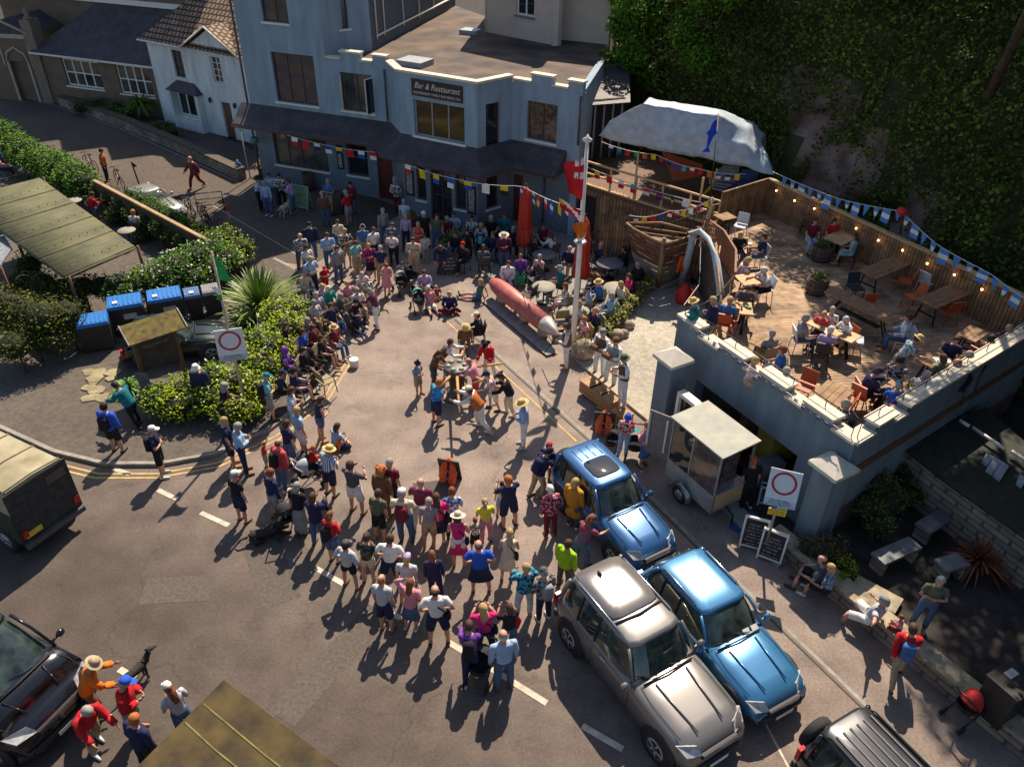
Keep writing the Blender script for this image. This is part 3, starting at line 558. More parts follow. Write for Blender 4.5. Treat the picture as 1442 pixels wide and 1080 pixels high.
# front garden walls of cottage / hall
def stonewall(name,path,w,h,label,m=STONE,cap=STONETOP,z0=0,cat='wall'):
    t=thing(name,label,cat);a=offset(path,-w/2);c_=offset(path,w/2);b=MB();bc=MB()
    for i in range(len(path)-1): b.prism([a[i],a[i+1],c_[i+1],c_[i]],z0,h)
    a=offset(path,-w/2-.03);c_=offset(path,w/2+.03)
    for i in range(len(path)-1): bc.prism([a[i],a[i+1],c_[i+1],c_[i]],h,h+.07)
    b.build('wall_stones',m,t);bc.build('wall_cap',cap,t);return t
stonewall('stone_wall',[(-29.7,52.0),(-23.8,47.6),(-18.5,43.1),(-14.2,39.2)],.45,.55,'long low rubble stone wall edging the road below the cottage',cap=mat('mossy_cap',(.10,.085,.06),.95))
b=MB();strip(b,(-38,56.5),(-29.9,51.6),.08);strip(b,(-29.9,51.6),(-23.9,47.2),.08);strip(b,(-23.9,47.2),(-14.3,38.8),.08);b.build('road_edge_line',KERB)['kind']='structure'
# ---------------- terrace building ----------------
LC=(4.8,19.8);NC=(8.05,14.25);RC=(15.6,19.85);DZ=2.5
tb=thing('terrace_building','grey rendered terrace building with open arch below and timber deck on top','building')
t1=Fac(LC,NC);ho=(1.15,5.05,0,1.95)
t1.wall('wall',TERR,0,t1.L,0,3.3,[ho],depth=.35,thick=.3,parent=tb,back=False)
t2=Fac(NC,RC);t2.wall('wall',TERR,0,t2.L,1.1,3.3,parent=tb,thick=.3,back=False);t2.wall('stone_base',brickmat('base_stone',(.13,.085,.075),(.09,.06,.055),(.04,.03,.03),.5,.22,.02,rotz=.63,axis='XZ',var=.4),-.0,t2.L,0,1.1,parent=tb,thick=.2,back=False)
tl=Fac((7.35,28.2),(7.45,23.6));tl2=Fac((7.45,23.6),LC)
b=MB();dk=[LC,NC,RC,(15.4,20.6),(10.2,30.6),(7.3,28.4),(7.45,23.6)]
b.prism([tuple(t1.at(.0,0,-.31).xy),tuple(t1.at(t1.L,0,-.31).xy),RC,(15.4,20.6),(10.2,30.6),(7.3,28.4),(7.45,23.6)],2.2,DZ-.04,1)
b.build('deck_slab',[DWOOD,DWOOD],tb)
b=MB();b.add([(x,y,DZ) for x,y in [tuple(t1.at(.05,0,-.25).xy),offset([LC,NC,RC],-.2)[1],(15.5,20.1),(15.3,20.7),(10.15,30.5),(7.35,28.35),(7.5,23.6)]],[tuple(range(7))]);b.build('deck',DECKM,tb)
for f in (tl,): pass
b=MB();b.prism([(5.2,19.9),(7.5,23.7),(7.35,28.3),(7.6,28.3),(7.75,23.7),(5.5,19.8)],0,2.2);b.prism([(5.5,19.8),(5.5,19.4),(9.6,18.6),(9.6,19)],0,2.2,0);b.prism([(8.4,14.8),(8.7,14.8),(9.6,18.9),(9.3,18.9)],0,2.2,0);b.build('inner_walls',mat('cellar_stone',(.10,.08,.07),.9,var=.3),tb)
b=MB();b.box((7.6,17.4,.9),(1.1,.6,1.1),0,rz=.5);b.box((7.2,16.6,.4),(.7,.5,.8),1,rz=.4);b.box((6.9,18.0,1.0),(.4,.4,1.6),2,rz=.2);b.build('stored_goods',[mat('yellow_cloth',(.35,.28,.05)),mat('grey_box',(.2,.2,.22)),DWOOD],tb)
# parapet: alternating merlons with cream coping
b=MB();b2=MB()
def crown(f,segs,h0=3.3):
    for u0,u1,e in segs:
        if e>.03: f.box(b2,u0+.01,u1-.01,h0+.001,h0+e,-.29,-.003)
        f.box(b,u0,u1,h0+e+.001,h0+e+.075,-.36,.07)
crown(t1,[(.0,.95,.22),(.95,1.75,.0),(1.75,2.75,.22),(2.75,3.3,.0),(3.3,4.25,.22),(4.25,4.8,.0),(4.8,5.75,.22),(5.75,6.43,.0)])
crown(t2,[(0.0,.75,.003),(.75,1.6,.22),(1.6,2.1,.0),(2.1,9.3,.22)])
b2.build('parapet_blocks',TERR,tb);b.build('coping',COP,tb)
b=MB()
for f,u0,u1 in ((t1,.05,6.3),(t2,.1,9.2)):
    b.tube([f.at(u0,3.78,-.2),f.at(u1,3.78,-.2)],.015,5)
    n=int((u1-u0)/1.0)
    for i in range(n+1): u=u0+(u1-u0)*i/n;b.cyl(f.at(u,3.3,-.2),f.at(u,3.78,-.2),.012,n=5)
b.build('handrail',BLACK,tb)
PCAP=mat('pillar_cap_cream',(.56,.52,.43),.8,var=.1)
for (cx,cy,hh_) in ((4.55,18.55,3.0),(7.72,14.25,2.8)):
    b=MB();d=t1.rz;b.box((cx,cy,hh_/2-.1),(.62,.62,hh_-.2),0,rz=d);p_=b.build('pillar',TERR,tb)
    b=MB();b.box((cx,cy,hh_-.16),(.84,.84,.1),0,rz=d);R_=Matrix.Rotation(d,3,'Z');q=[Vector((cx,cy,hh_-.11))+R_@Vector((sx*.42,sy*.42,0)) for sx,sy in((-1,-1),(1,-1),(1,1),(-1,1))]
    b.add(q+[(cx,cy,hh_+.17)],[(0,1,4),(1,2,4),(2,3,4),(3,0,4)]);b.build('pillar_cap',PCAP,p_)
# white frame door leaning by the pillar
wd=thing('white_cabinet','white glazed cabinet door standing between the pillar and the kiosk','cabinet',(4.95,17.55,0),t1.rz)
b=MB()
for x in (-.36,.30): b.box((x,0,1.15),(.1,.25,2.1))
for z in (.15,1.2,2.15): b.box((-.03,0,z),(.56,.25,.12))
b.build('frame',WHITE,wd);b=MB();b.box((-.03,.0,1.15),(.56,.04,1.9));b.build('pane',GLASS,wd)
# back fence with fairy lights
fn=thing('board_fence','long vertical board fence with warm fairy lights behind the deck','fence')
fa,fb=(10.05,30.2),(15.35,20.4);ff=Fac(fa,fb)
b=MB();ff.box(b,0,ff.L,2.5,3.85,-.08,0);b.build('boards',WOODB2,fn)
b=MB();ff.box(b,-.05,ff.L,3.85,3.92,-.12,.05);b.build('rail',LWOOD,fn)
ff2=Fac((7.9,28.6),fa);b=MB();ff2.box(b,0,ff2.L,2.5,3.9,-.08,0);b.build('boards',WOODB,fn)
LAMP=mat('bulb_glow',(1,.55,.18),.5,emit=9)
for i in range(11):
    b=MB();b.ball(ff.at(.6+i*1.0,3.62-.05*(i%2),.12),.035,6,4);b.build('bulb',LAMP,fn)
b=MB();b.tube([ff.at(.2+i*.5,3.68-.05*(i%2),.1) for i in range(22)],.008,4);b.build('light_cable',BLACK,fn)
# upper covered terrace with timber front
ut=thing('timber_terrace','raised timber clad terrace with open rails under a grey tarpaulin roof','terrace')
w1=Fac((2.95,32.95),(7.9,28.6))
b=MB();b.prism([(2.95,32.9),(7.9,28.6),(10.1,30.3),(10.4,33.3),(7,37),(4.1,38)],2.3,DZ-.002);b.build('floor',DWOOD,ut)
w1.wall('boarded_front',WOODB,.0,w1.L,0,2.5,[(.05,.75,0,2.05)],depth=.2,parent=ut)
b=MB();w1.box(b,.05,.75,0,2.05,-.2,-.16);b.build('door',DARKIN,ut)
b=MB()
for z in (2.5,3.0,3.5): w1.box(b,0,w1.L,z,z+.07,.02,.09)
for i in range(6): u=.05+i*(w1.L-.15)/5;w1.box(b,u,u+.07,2.5,3.5,-.05,.015)
b.build('rails',LWOOD,ut)
b=MB()
for u,zt in ((2.55,4.5),(5.6,4.2)): b.cyl(w1.at(u,2.5,-.1),w1.at(u,zt,-.1),.04,n=6)
b.build('post',LWOOD,ut)
TARP=mat('grey_tarpaulin',(.42,.49,.55),.5,var=.16,scale=3.2,detail=10,bump=1)
P_=[[G(843,192,4.5),G(905,208,4.35),G(985,222,4.25),G(1050,235,4.1),G(1090,248,3.9)],[G(858,172,5.2),G(915,180,5.2),G(985,192,5.1),G(1050,205,4.9),G(1083,225,4.3)],[G(905,147,6.1),G(940,152,6.0),G(1010,163,5.9),G(1055,182,5.3),G(1072,200,4.7)],[G(905,140,5.4),G(945,143,5.3),G(1012,155,5.2),G(1060,178,4.7),G(1075,200,4.2)]]
for r in P_[1:]: pass
P_.append([p+Vector((1.0,2.2,-1.2)) for p in P_[2]]);P_[3]=[p+Vector((.4,.9,.0)) for p in P_[2]]
gr=np.array([[tuple(p) for p in r] for r in P_]);NU,NV=33,21
b=MB();vv=[]
for i in range(NV):
    t=i/(NV-1)*(len(P_)-1);i0=min(int(t),len(P_)-2);a=t-i0
    for j in range(NU):
        s_=j/(NU-1)*4;j0=min(int(s_),3);c_=s_-j0;q=(gr[i0,j0]*(1-a)*(1-c_)+gr[i0+1,j0]*a*(1-c_)+gr[i0,j0+1]*(1-a)*c_+gr[i0+1,j0+1]*a*c_)
        w_=mn.noise(Vector(q)*1.1)*.05+abs(mn.noise(Vector((q[0]*2.2,q[1]*2.2,q[2]*2.2))))*.07-.05*math.sin(PI*c_)
        vv.append((q[0],q[1],q[2]+w_))
b.add(vv,[(i*NU+j,i*NU+j+1,(i+1)*NU+j+1,(i+1)*NU+j) for i in range(NV-1) for j in range(NU-1)],0,True)
tp=b.build('tarpaulin_canopy',TARP);sm=tp.modifiers.new('s','SOLIDIFY');sm.thickness=.03;tag(tp,'crumpled grey blue tarpaulin stretched over the raised timber terrace','tarpaulin')
b=MB();sl_=[G(932,213,4.1),G(990,232,3.9),G(985,248,3.1),G(948,255,2.9)];b.add(sl_,[(0,1,2,3)]);o=b.build('orange_sail',fab('rust_canvas',(.33,.10,.045)));m_=o.modifiers.new('s','SOLIDIFY');m_.thickness=.03;tag(o,'rust orange sailcloth hanging under the grey tarpaulin','sail')
b=MB();b.tube([G(1010,238,3.9),G(1003,262,3.0),G(990,275,2.6)],[.05,.08,.05],5);o=b.build('yellow_banner',fab('yellow_flag',(.55,.42,.03)));tag(o,'narrow yellow cloth strip hanging under the tarpaulin edge','banner')
for (x,y,s,nm,lb,mt) in ((1018,262,.5,'stacked_chairs','pile of stacked grey chairs under the tarpaulin',mat('pale_grey_plastic',(.35,.37,.4))),(1045,268,.45,'blue_tarp_bundle','bundle of blue wrapped things under the tarpaulin edge',mat('blue_wrap',(.07,.12,.3)))):
    b=MB();p=G(x,y,2.7)
    for k_ in range(5): b.box((p.x+.12*k_-.2,p.y+.1*(k_%2),2.6+.12*k_),(.7,.45,.06),0,rz=-.6+.1*k_);b.box((p.x+.12*k_-.2,p.y+.3,2.8+.12*k_),(.7,.05,.4),0,rz=-.6+.1*k_)
    tag(b.build(nm,mt),lb,'pile')
# dark timber structure right of pub and blue shed wall
sd_=thing('lean_to','dark timber lean-to with glazed side between pub and cliff','lean-to');b=MB();b.prism([(3.3,36),(4.9,36.6),(5.2,40.5),(4.1,41)],0,5.2);b.build('walls',DARKIN,sd_)
b=MB()
for k_ in range(4): b.cyl((3.5+k_*.42,35.9+.16*k_,2.6),(3.5+k_*.42,35.9+.16*k_,5.1),.05,n=5)
b.build('posts',WH,sd_);b=MB();b.add([(3.0,35.6,5.1),(5.1,36.3,5.1),(5.4,40.6,5.9),(3.9,41,5.9)],[(0,1,2,3)]);b.build('roof',SLATE,sd_)
# old boat bow
bt=thing('wooden_boat_bow','weathered wooden boat bow set on a stone plinth beside the deck steps','boat')
st=Vector((5.6,27.2,2.35));ft=Vector((5.75,27.9,.2));Lr=[Vector((4.35,28.65,2.55)),Vector((4.6,28.2,2.5)),Vector((5.1,27.6,2.45)),st];Rr=[Vector((7.05,27.75,2.6)),Vector((6.6,27.5,2.55)),Vector((6.1,27.3,2.45)),st]
b=MB()
for side,rail,lo in ((0,Lr,[Vector((5.0,29.4,.15)),Vector((5.2,28.8,.15)),Vector((5.45,28.3,.15)),ft]),(1,Rr,[Vector((6.9,29.1,.15)),Vector((6.6,28.7,.15)),Vector((6.2,28.3,.15)),ft])):
    for k_ in range(9):
        t0,t1_=k_/9,(k_+.86)/9
        A_=[a.lerp(c_,t0) for a,c_ in zip(rail,lo)];B_=[a.lerp(c_,t1_) for a,c_ in zip(rail,lo)]
        off=.03*(k_%2)
        for i in range(3): b.add([A_[i]+Vector((0,-off,0)),B_[i]+Vector((0,-off,0)),B_[i+1]+Vector((0,-off,0)),A_[i+1]+Vector((0,-off,0))],[(0,1,2,3)],0 if k_<5 else 1)
o=b.build('hull_planks',[mat('red_brown_planks',(.21,.10,.06),.9,rgb2=(.08,.045,.03),scale=4,detail=8),mat('grey_hull',(.26,.24,.21),.9,var=.3,scale=2,detail=8)],bt);m_=o.modifiers.new('s','SOLIDIFY');m_.thickness=.05
b=MB();b.tube([ft,(5.68,27.5,1.2),st+Vector((0,0,.25))],[.10,.10,.08],5);b.build('stem_post',WOOD,bt)
b=MB();b.tube(Lr,.05,5);b.tube(Rr,.05,5);b.tube([Lr[0],Lr[0].lerp(Rr[0],.5)+Vector((0,.5,0)),Rr[0]],.05,5)
for i in range(3): b.tube([Lr[i]+Vector((.1,0,-.1)),Rr[i]+Vector((-.1,0,-.1))],.035,4)
b.build('gunwale',WOOD,bt)
b=MB();b.add([Lr[0]+Vector((.1,0,-.4)),Lr[2]+Vector((0,.1,-.4)),Rr[2]+Vector((0,.1,-.4)),Rr[0]+Vector((-.1,0,-.4))],[(0,1,2,3)]);b.build('boat_deck',mat('boat_deck_red',(.25,.1,.09),.8,rgb2=(.25,.24,.24),scale=3),bt)
# board screen beside the bow, steps and iron rails
sc_=Fac((3.55,30.35),(4.75,30.1));b=MB();b.add([sc_.at(0,0),sc_.at(sc_.L,0),sc_.at(sc_.L,2.35),sc_.at(0,1.65)],[(0,1,2,3)]);o=b.build('board_screen',WOODB);m_=o.modifiers.new('s','SOLIDIFY');m_.thickness=.06;tag(o,'sloping vertical board screen behind the patio table beside the boat bow','screen')
ss=thing('timber_steps','wooden stairs with dark iron handrail rising beside the boarded terrace front','stairs')
b=MB()
for i in range(10): b.box((3.6+i*.42,31.5-i*.3,.22+i*.24),(.46,.9,.06),0,rz=-.62)
b.build('treads',DWOOD,ss);b=MB();b.tube([(3.3,31.0,1.1),(5.0,29.8,2.0),(5.6,29.4,2.0),(7.3,28.1,3.4)],.03,5);b.tube([(3.3,31.0,.1),(3.3,31.0,1.1)],.03,5);b.tube([(7.4,28.4,2.5),(7.4,28.4,3.5)],.03,5);b.tube([(6.3,27.0,2.5),(6.9,28.0,3.55),(7.7,28.5,3.6)],.03,5);b.build('handrail',BLACK,ss)
rl=thing('slatted_railing','red brown slatted timber railing on the left edge of the deck','railing')
for (p0,p1) in (((6.95,27.3),(7.43,26.0)),((7.43,26.0),(7.5,24.4)),((7.5,24.4),(7.1,22.7))):
    f=Fac(p0,p1);b=MB();n=int(f.L/.12)
    for i in range(n): f.box(b,i*.12,i*.12+.07,2.45,3.45,-.02,.0)
    f.box(b,0,f.L,3.45,3.5,-.04,.03);f.box(b,0,f.L,2.55,2.6,.0,.03);b.build('panel',mat('red_brown_wood',(.22,.095,.05),.7,var=.25),rl)
b=MB();b.tube([(7.1,22.7,3.4),(6.3,21.3,3.4),(5.2,20.2,3.4)],.03,5);b.tube([(6.3,21.3,2.5),(6.3,21.3,3.4)],.03,5);b.build('handrail',BLACK,rl)
# whalebone-like white arch
wa=thing('white_arch','tall curved white arch of two bleached timbers at the deck steps','arch')
b=MB();b.tube([(6.75,28.2,0.1),(6.72,27.7,1.4),(6.7,27.3,2.75)],[(.16,.10),(.16,.10),(.14,.09)],6);b.tube([(6.55,27.35,2.75),(6.75,26.6,3.15),(6.85,25.6,3.3),(6.95,24.6,3.0),(7.05,23.8,2.3),(7.1,23.3,1.4)],[(.13,.08)]*6,6);b.build('timbers',mat('bleached_white_timber',(.42,.47,.52),.7,var=.15),wa)
# stone garden wall bottom right
GW=[(6.75,14.3),(7.2,13.65),(9.3,10.35),(10.35,8.75),(13,4.4)]
stonewall('stone_wall',GW,.42,.45,'low rubble stone wall with pale cap edging the shaded garden')
stonewall('stone_wall',[(8.2,12.6),(9.0,11.9)],.5,.42,'short pale stone wall stub branching into the garden',z0=.3)
# small stone shed with skylights
sh=thing('stone_shed','low rubble stone shed with green edged roof and pale skylights','shed')
q=[(12.4,15.2),(11.2,16.6),(13.2,18.4),(14.6,16.9)];rot=math.atan2(q[0][1]-q[1][1],q[0][0]-q[1][0])
b=MB();b.prism([(11.0,14.9),(10.3,16.4),(13.4,17.9),(14.2,13.3),(12.2,12.6)],.2,1.7);b.build('walls',STONE,sh)
b=MB();b.prism([(10.9,14.8),(10.2,16.5),(13.5,18.0),(14.4,13.2),(12.2,12.4)],1.7,1.76);b.build('roof',mat('mossy_green_roof',(.022,.028,.02),.8,var=.3),sh)
p0=G(1383,637,1.9);p1=G(1418,655,1.9);p2=G(1403,690,1.9);p3=G(1385,660,1.9)
for (xa,ya,xb,yb,xc,yc,xd,yd) in ((1389,637,1399,643,1391,654,1384,648),(1400,643,1410,649,1398,666,1389,660),(1411,649,1421,656,1409,675,1399,667),(1436,667,1446,672,1440,684,1432,679)):
    b=MB();q=[G(xa,ya,1.86),G(xb,yb,1.86),G(xc,yc,1.86),G(xd,yd,1.86)];b.prism([(v.x,v.y) for v in q],1.77,1.86);b.build('skylight',mat('pale_skylight',(.30,.36,.40),.5),sh)
b=MB();b.tube([G(1352,592,1.95),G(1365,600,1.95)],.05,5);b.tube([G(1370,602,1.95),G(1415,632,1.95)],.05,5);b.tube([G(1425,635,1.95),G(1450,652,1.95)],.05,5);b.build('ridge',WHITE,sh)
# ---------------- vehicles ----------------
def paint(name,c,metal=.35,rough=.32): return mat(name,c,rough,metal=metal,var=.05,scale=3,coat=.6,spec=.45)
CHROME=mat('chrome',(.6,.6,.62),.2,metal=.95);LAMPW=mat('headlamp_glass',(.55,.56,.56),.12,rgb2=(.25,.26,.27),scale=9);LAMPR=mat('tail_lamp_red',(.45,.015,.02),.2)
AGLASS=mat('car_glass',(.010,.016,.015),.04,rgb2=(.06,.085,.075),scale=3.5,spec=.8,detail=6);PLAST=mat('black_plastic',(.025,.025,.027),.6)
PLATE=mat('white_plate',(.7,.7,.66),.5);PLATEY=mat('yellow_plate',(.7,.55,.05),.5);ALLOY=mat('alloy_rim',(.33,.33,.34),.35,metal=.7)
def superring(x0,x1,y0,y1,z,n=28,e=5,zf=None):
    out=[]
    for k in range(n):
        a=2*PI*k/n+PI/n;c,s_=math.cos(a),math.sin(a);r=(abs(c)**e+abs(s_)**e)**(-1/e);x=(x0+x1)/2+(x1-x0)/2*c*r;y=(y0+y1)/2+(y1-y0)/2*s_*r
        out.append((x,y,z if zf is None else z+zf(x,y)))
    return out
def wheel(parent,x,y,r,w):
    s=1 if x>0 else -1;b=MB();b.lathe((x,y,r),[(r*.62,-w/2),(r*.95,-w/2),(r,-w*.3),(r,w*.3),(r*.95,w/2),(r*.62,w/2)],20,0,axis='x');t=b.build('tyre',RUBBER,None)
    wv=bpy.data.objects.new('wheel',None);COL.objects.link(wv);wv.parent=parent;t.parent=wv
    b=MB();o=s*w*.48;b.lathe((x+o,y,r),[(r*.62,-.02),(r*.6,.01),(r*.12,-.01),(r*.1,.02)],20,0,axis='x')
    for k in range(5):
        a=2*PI*k/5;b.cyl((x+o+s*.015,y,r),(x+o+s*.012,y+math.cos(a)*r*.58,r+math.sin(a)*r*.58),r*.07,n=5)
    b.build('rim',ALLOY,wv)
def silver_extras(t,W,H):
    w=W/2
    b=MB();b.rings([superring(-w*.70,w*.70,-1.9,-.45,H+.004,e=8),superring(-w*.69,w*.69,-1.88,-.48,H+.045,e=8),superring(-w*.4,w*.4,-1.5,-.8,H+.055,e=6)]);b.build('raised_roof',_M['silver_paint'],t)
    b=MB();b.tube([(-w*.69,-.42,H+.01),(0,-.36,H+.03),(w*.69,-.42,H+.01)],.03,5);b.build('roof_step',_M['black_plastic'],t)
    b=MB();b.ball((.12,-1.6,H+.09),(.03,.09,.04),6,4);b.build('roof_aerial',_M['black_plastic'],t)
def car(name,label,cx,cy,hx,hy,L,W,H,pm,hood=.92,belt=1.0,yc=.62,yrf=.25,yrr=None,yb=None,rails=False,spare=False,roofm=None,ribs=0,two=False,sunroof=False,cat='car',wr=.36,truck=False,plate=True):
    "yc cowl, yrf roof front, yrr roof rear, yb glass base rear - metres from centre"
    t=thing(name,label,cat,(cx,cy,.004),math.atan2(-hx,hy));h=L/2;w=W/2;yrr=yrr if yrr is not None else -h+.32;yb=yb if yb is not None else -h+.08
    st=[(h,.80,hood-.42),(h-.06,.86,hood-.22),(h-.22,.93,hood-.08),(h-.5,.98,hood-.02),(yc+.5,1,hood+.03),(yc,1,hood+.09),(yc-.05,1,belt),(0,1,belt),(-h*.6,1,belt+.02),(-h+.3,.98,belt+.02),(-h+.06,.93,belt-.02),(-h,.87,belt-.1)]
    b=MB();rs=[]
    for y,k,z in st:
        a=w*k;zb=.26 if abs(y)<h-.1 else .36;c=.035
        R=[(a*.80,zb),(a*.96,zb+.10),(a*.995,zb+(z-zb)*.45),(a,zb+(z-zb)*.72),(a*.965,z-.08),(a*.87,z-.005),(a*.5,z+c*.8),(0,z+c)]
        ring=[(-x,y,q) for x,q in R[:-1]]+[(0,y,R[-1][1])]+[(x,y,q) for x,q in R[:-1][::-1]];rs.append(ring)
    b.rings(rs,0,(1,1));bd=b.build('body',[pm],t)
    # glasshouse
    gb=superring(-w*.93,w*.93,yb,yc,belt-.02,e=6);m1=superring(-w*.84,w*.84,yb*.72+yrr*.28+.0,yc*.45+yrf*.55,belt+(H-belt)*.55,e=6);m2=superring(-w*.77,w*.77,yrr,yrf,H-.07,e=6)
    b=MB();b.rings([gb,m1,m2],0,(0,0));gl=b.build('windows',AGLASS,t)
    b=MB();rr=[superring(-w*.785,w*.785,yrr-.02,yrf+.03,H-.085,e=8),superring(-w*.775,w*.775,yrr-.0,yrf+.01,H-.035,e=8),superring(-w*.735,w*.735,yrr+.06,yrf-.06,H-.008,e=8),superring(-w*.4,w*.4,yrr+.4,yrf-.4,H+.008,e=6)]
    b.rings(rr,0,(0,1));b.build('roof',roofm or pm,t)
    # pillars
    b=MB()
    def pil(y0,y1,wd):
        for s in (-1,1):
            b.tube([(s*w*.925,y0,belt-.02),(s*w*.85,y0*.45+y1*.55 if True else 0,belt+(H-belt)*.55),(s*w*.775,y1,H-.07)],wd,5)
    pil(yc-.06,yrf-.03,.035);pil(yb+.12,yrr+.08,.055)
    b.build('pillars',pm,t)
    b=MB()
    for s in (-1,1):
        for y in ((yrf+yrr)/2+.15,(yrr*.6+yrf*.4)-.25): b.tube([(s*w*.94,y,belt-.02),(s*w*.862,y,belt+(H-belt)*.55),(s*w*.785,y,H-.08)],.03,4)
    b.build('door_pillars',PLAST,t)
    # seams, handles, trim
    b=MB()
    for s in (-1,1):
        b.tube([(s*w*.80,h-.35,hood+.0),(s*w*.83,yc+.4,hood+.065),(s*w*.78,yc+.02,hood+.115)],.008,4)
        for y in (yc-.12,(yrf+yrr)/2+.15,yrr*.75): b.tube([(s*w*1.0,y,.4),(s*w*1.003,y,hood-.12),(s*w*.90,y,belt+.0)],.007,4)
    b.tube([(-w*.72,yc+.03,hood+.13),(0,yc+.06,hood+.165),(w*.72,yc+.03,hood+.13)],.02,4)
    b.build('panel_gaps',PLAST,t)
    for s in (-1,1):
        b=MB();b.tube([(s*w*.35,h-.3,hood+.015),(s*w*.45,yc+.12,hood+.125)],.018,4);b.build('bonnet_crease',pm,t)
        b=MB();b.tube([(s*w*.9,yc-.12,belt+.06),(s*w*1.08,yc-.14,belt+.09)],.03,5);b.ball((s*w*1.14,yc-.12,belt+.11),(.10,.07,.085),8,5);b.build('wing_mirror',pm if not truck else PLAST,t)
        b=MB();b.tube([(s*w*1.005,yrf-.45,belt-.13),(s*w*1.02,yrf-.55,belt-.12),(s*w*1.005,yrf-.65,belt-.13)],.016,5);b.build('door_handle',CHROME,t)
        b=MB();b.add([(s*w*.48,h-.02,hood-.22),(s*w*.84,h-.12,hood-.20),(s*w*.94,h-.35,hood-.06),(s*w*.55,h-.16,hood-.055)],[(0,1,2,3)]);hb=b.build('headlight',LAMPW,t);md=hb.modifiers.new('s','SOLIDIFY');md.thickness=.07
        b=MB();b.box((s*w*.86,-h+.03,belt-.2),(.14,.08,.34));b.build('tail_light',LAMPR,t)
    b=MB();b.box((0,h-.0,hood-.26),(W*.5,.06,.13),0)
    for k in range(3): b.box((0,h+.035,hood-.30+.04*k),(W*.48,.012,.012),1)
    b.build('grille',[PLAST,CHROME],t)
    b=MB();b.tube([(-w*.92,h-.18,.42),(-w*.6,h-.0,.42),(0,h+.03,.42),(w*.6,h-.0,.42),(w*.92,h-.18,.42)],[(.10,.06)]*5,6);b.build('front_bumper',PLAST if pm.name!='silver_paint' else PLAST,t)
    b=MB();b.box((0,-h+.0,.42),(W*.9,.1,.2));b.build('rear_bumper',PLAST,t)
    if plate:
        b=MB();b.box((0,h+.09,.42),(.46,.012,.1));b.build('number_plate',PLATE,t);b=MB();b.box((0,-h-.06,.55),(.46,.012,.1));b.build('number_plate',PLATEY,t)
    for s in (-1,1):
        for y in (h-.72,-h+.72):
            b=MB();b.lathe((s*w*.955,y,wr),[(wr+.075,-.05*s),(wr+.075,.055*s),(wr*.5,.055*s)],18,0,axis='x');b.build('wheel_arch',PLAST,t)
            wheel(t,s*(w*.93+.0),y,wr,.2)
    b=MB()
    for s in (-.42,.28): b.tube([(s*w,yc-.0,hood+.15),((s+.5)*w,yc-.12,belt+.1)],.012,4)
    b.build('wipers',PLAST,t)
    # things lying behind the windscreen: pale permit cards
    if two:
        b=MB()
        for x in (-w*.62,-w*.34): b.box((x,yc-.05,belt+.075),(.17,.12,.01),0,rx=-.6)
        b.build('dashboard_cards',PLATE,t)
    if rails:
        for s in (-1,1):
            b=MB();b.tube([(s*w*.72,yrr+.15,H-.03),(s*w*.72,yrr+.25,H+.035),(s*w*.72,yrf-.35,H+.035),(s*w*.72,yrf-.25,H-.03)],.022,5);b.build('roof_rail',PLAST if ribs else CHROME,t)
    if ribs:
        for k in range(ribs):
            x=-w*.56+w*1.12*k/(ribs-1);b=MB();b.box((x,(yrr+yrf)/2,H+.012),(.035,(yrf-yrr)-.5,.03));b.build('roof_rib',DGREY,t)
    if sunroof:
        b=MB();b.rings([superring(-w*.5,w*.5,yrf-.95,yrf-.25,H+.016,e=6),superring(-w*.48,w*.48,yrf-.93,yrf-.27,H+.022,e=6)],0);b.build('sunroof',GLASS,t)
        for x in (-.35,-.12,.12,.35):
            b=MB();b.tube([(x*w*1.2,yrr+.2,H-.0),(x*w*1.2,yrf-1.0,H+.012)],.015,4);b.build('roof_groove',pm,t)
    if spare:
        b=MB();b.lathe((.1,-h-.12,.85),[(.1,-.1),(.34,-.1),(.37,-.05),(.37,.06),(.34,.1),(.1,.12)],20,0,axis='y');b.build('spare_wheel',RUBBER,t)
    return t
BLU=paint('blue_paint',(.03,.11,.27));BLU2=paint('bright_blue_paint',(.045,.18,.36));SIL=paint('silver_paint',(.215,.205,.195),.5,.38);BLK=paint('black_paint',(.012,.013,.018),.2,.2);BLKR=paint('black_roof_paint',(.03,.032,.038),.2,.3)
car('parked_car','dark blue parked car with glass sunroof and rear spare wheel nearest the capstan',2.62,14.75,.52,-.855,3.75,1.55,1.65,BLU,yc=.55,yrf=.05,yrr=-1.62,belt=1.0,spare=True,sunroof=True)
car('parked_car','bright blue parked car with roof rails between the silver car and the kerb',4.62,11.0,.485,-.875,4.0,1.62,1.56,BLU2,hood=.88,belt=.95,yc=.55,yrf=.02,yrr=-1.55,yb=-1.9,rails=True,two=True)
silv=car('parked_car','silver four wheel drive car with two level roof and black front grille',2.90,10.12,.525,-.85,4.4,1.74,1.84,SIL,hood=1.05,belt=1.13,yc=.62,yrf=.18,yrr=-1.95,rails=True,wr=.4)
silver_extras(silv,1.74,1.84)
car('parked_car','black car with ribbed roof rack and rear spare wheel at the bottom edge',7.05,6.75,.487,-.873,3.9,1.55,1.75,BLK,belt=1.05,yc=.6,yrf=.2,yrr=-1.8,ribs=6,rails=True,spare=True,roofm=BLKR)
car('parked_van','large black van with orange leaves behind its windscreen, parked at the left edge',-10.75,9.55,.925,-.38,4.6,2.0,1.95,BLK,hood=1.05,belt=1.15,yc=1.35,yrf=.55,yrr=-2.2,cat='van',wr=.38)
car('parked_car','dark green car parked behind the mossy notice board and hedge',-11.35,22.55,.95,.28,3.5,1.5,1.4,paint('dark_green_paint',(.012,.025,.02)),hood=.82,belt=.88,yc=.45,yrf=-.05,yrr=-1.3)
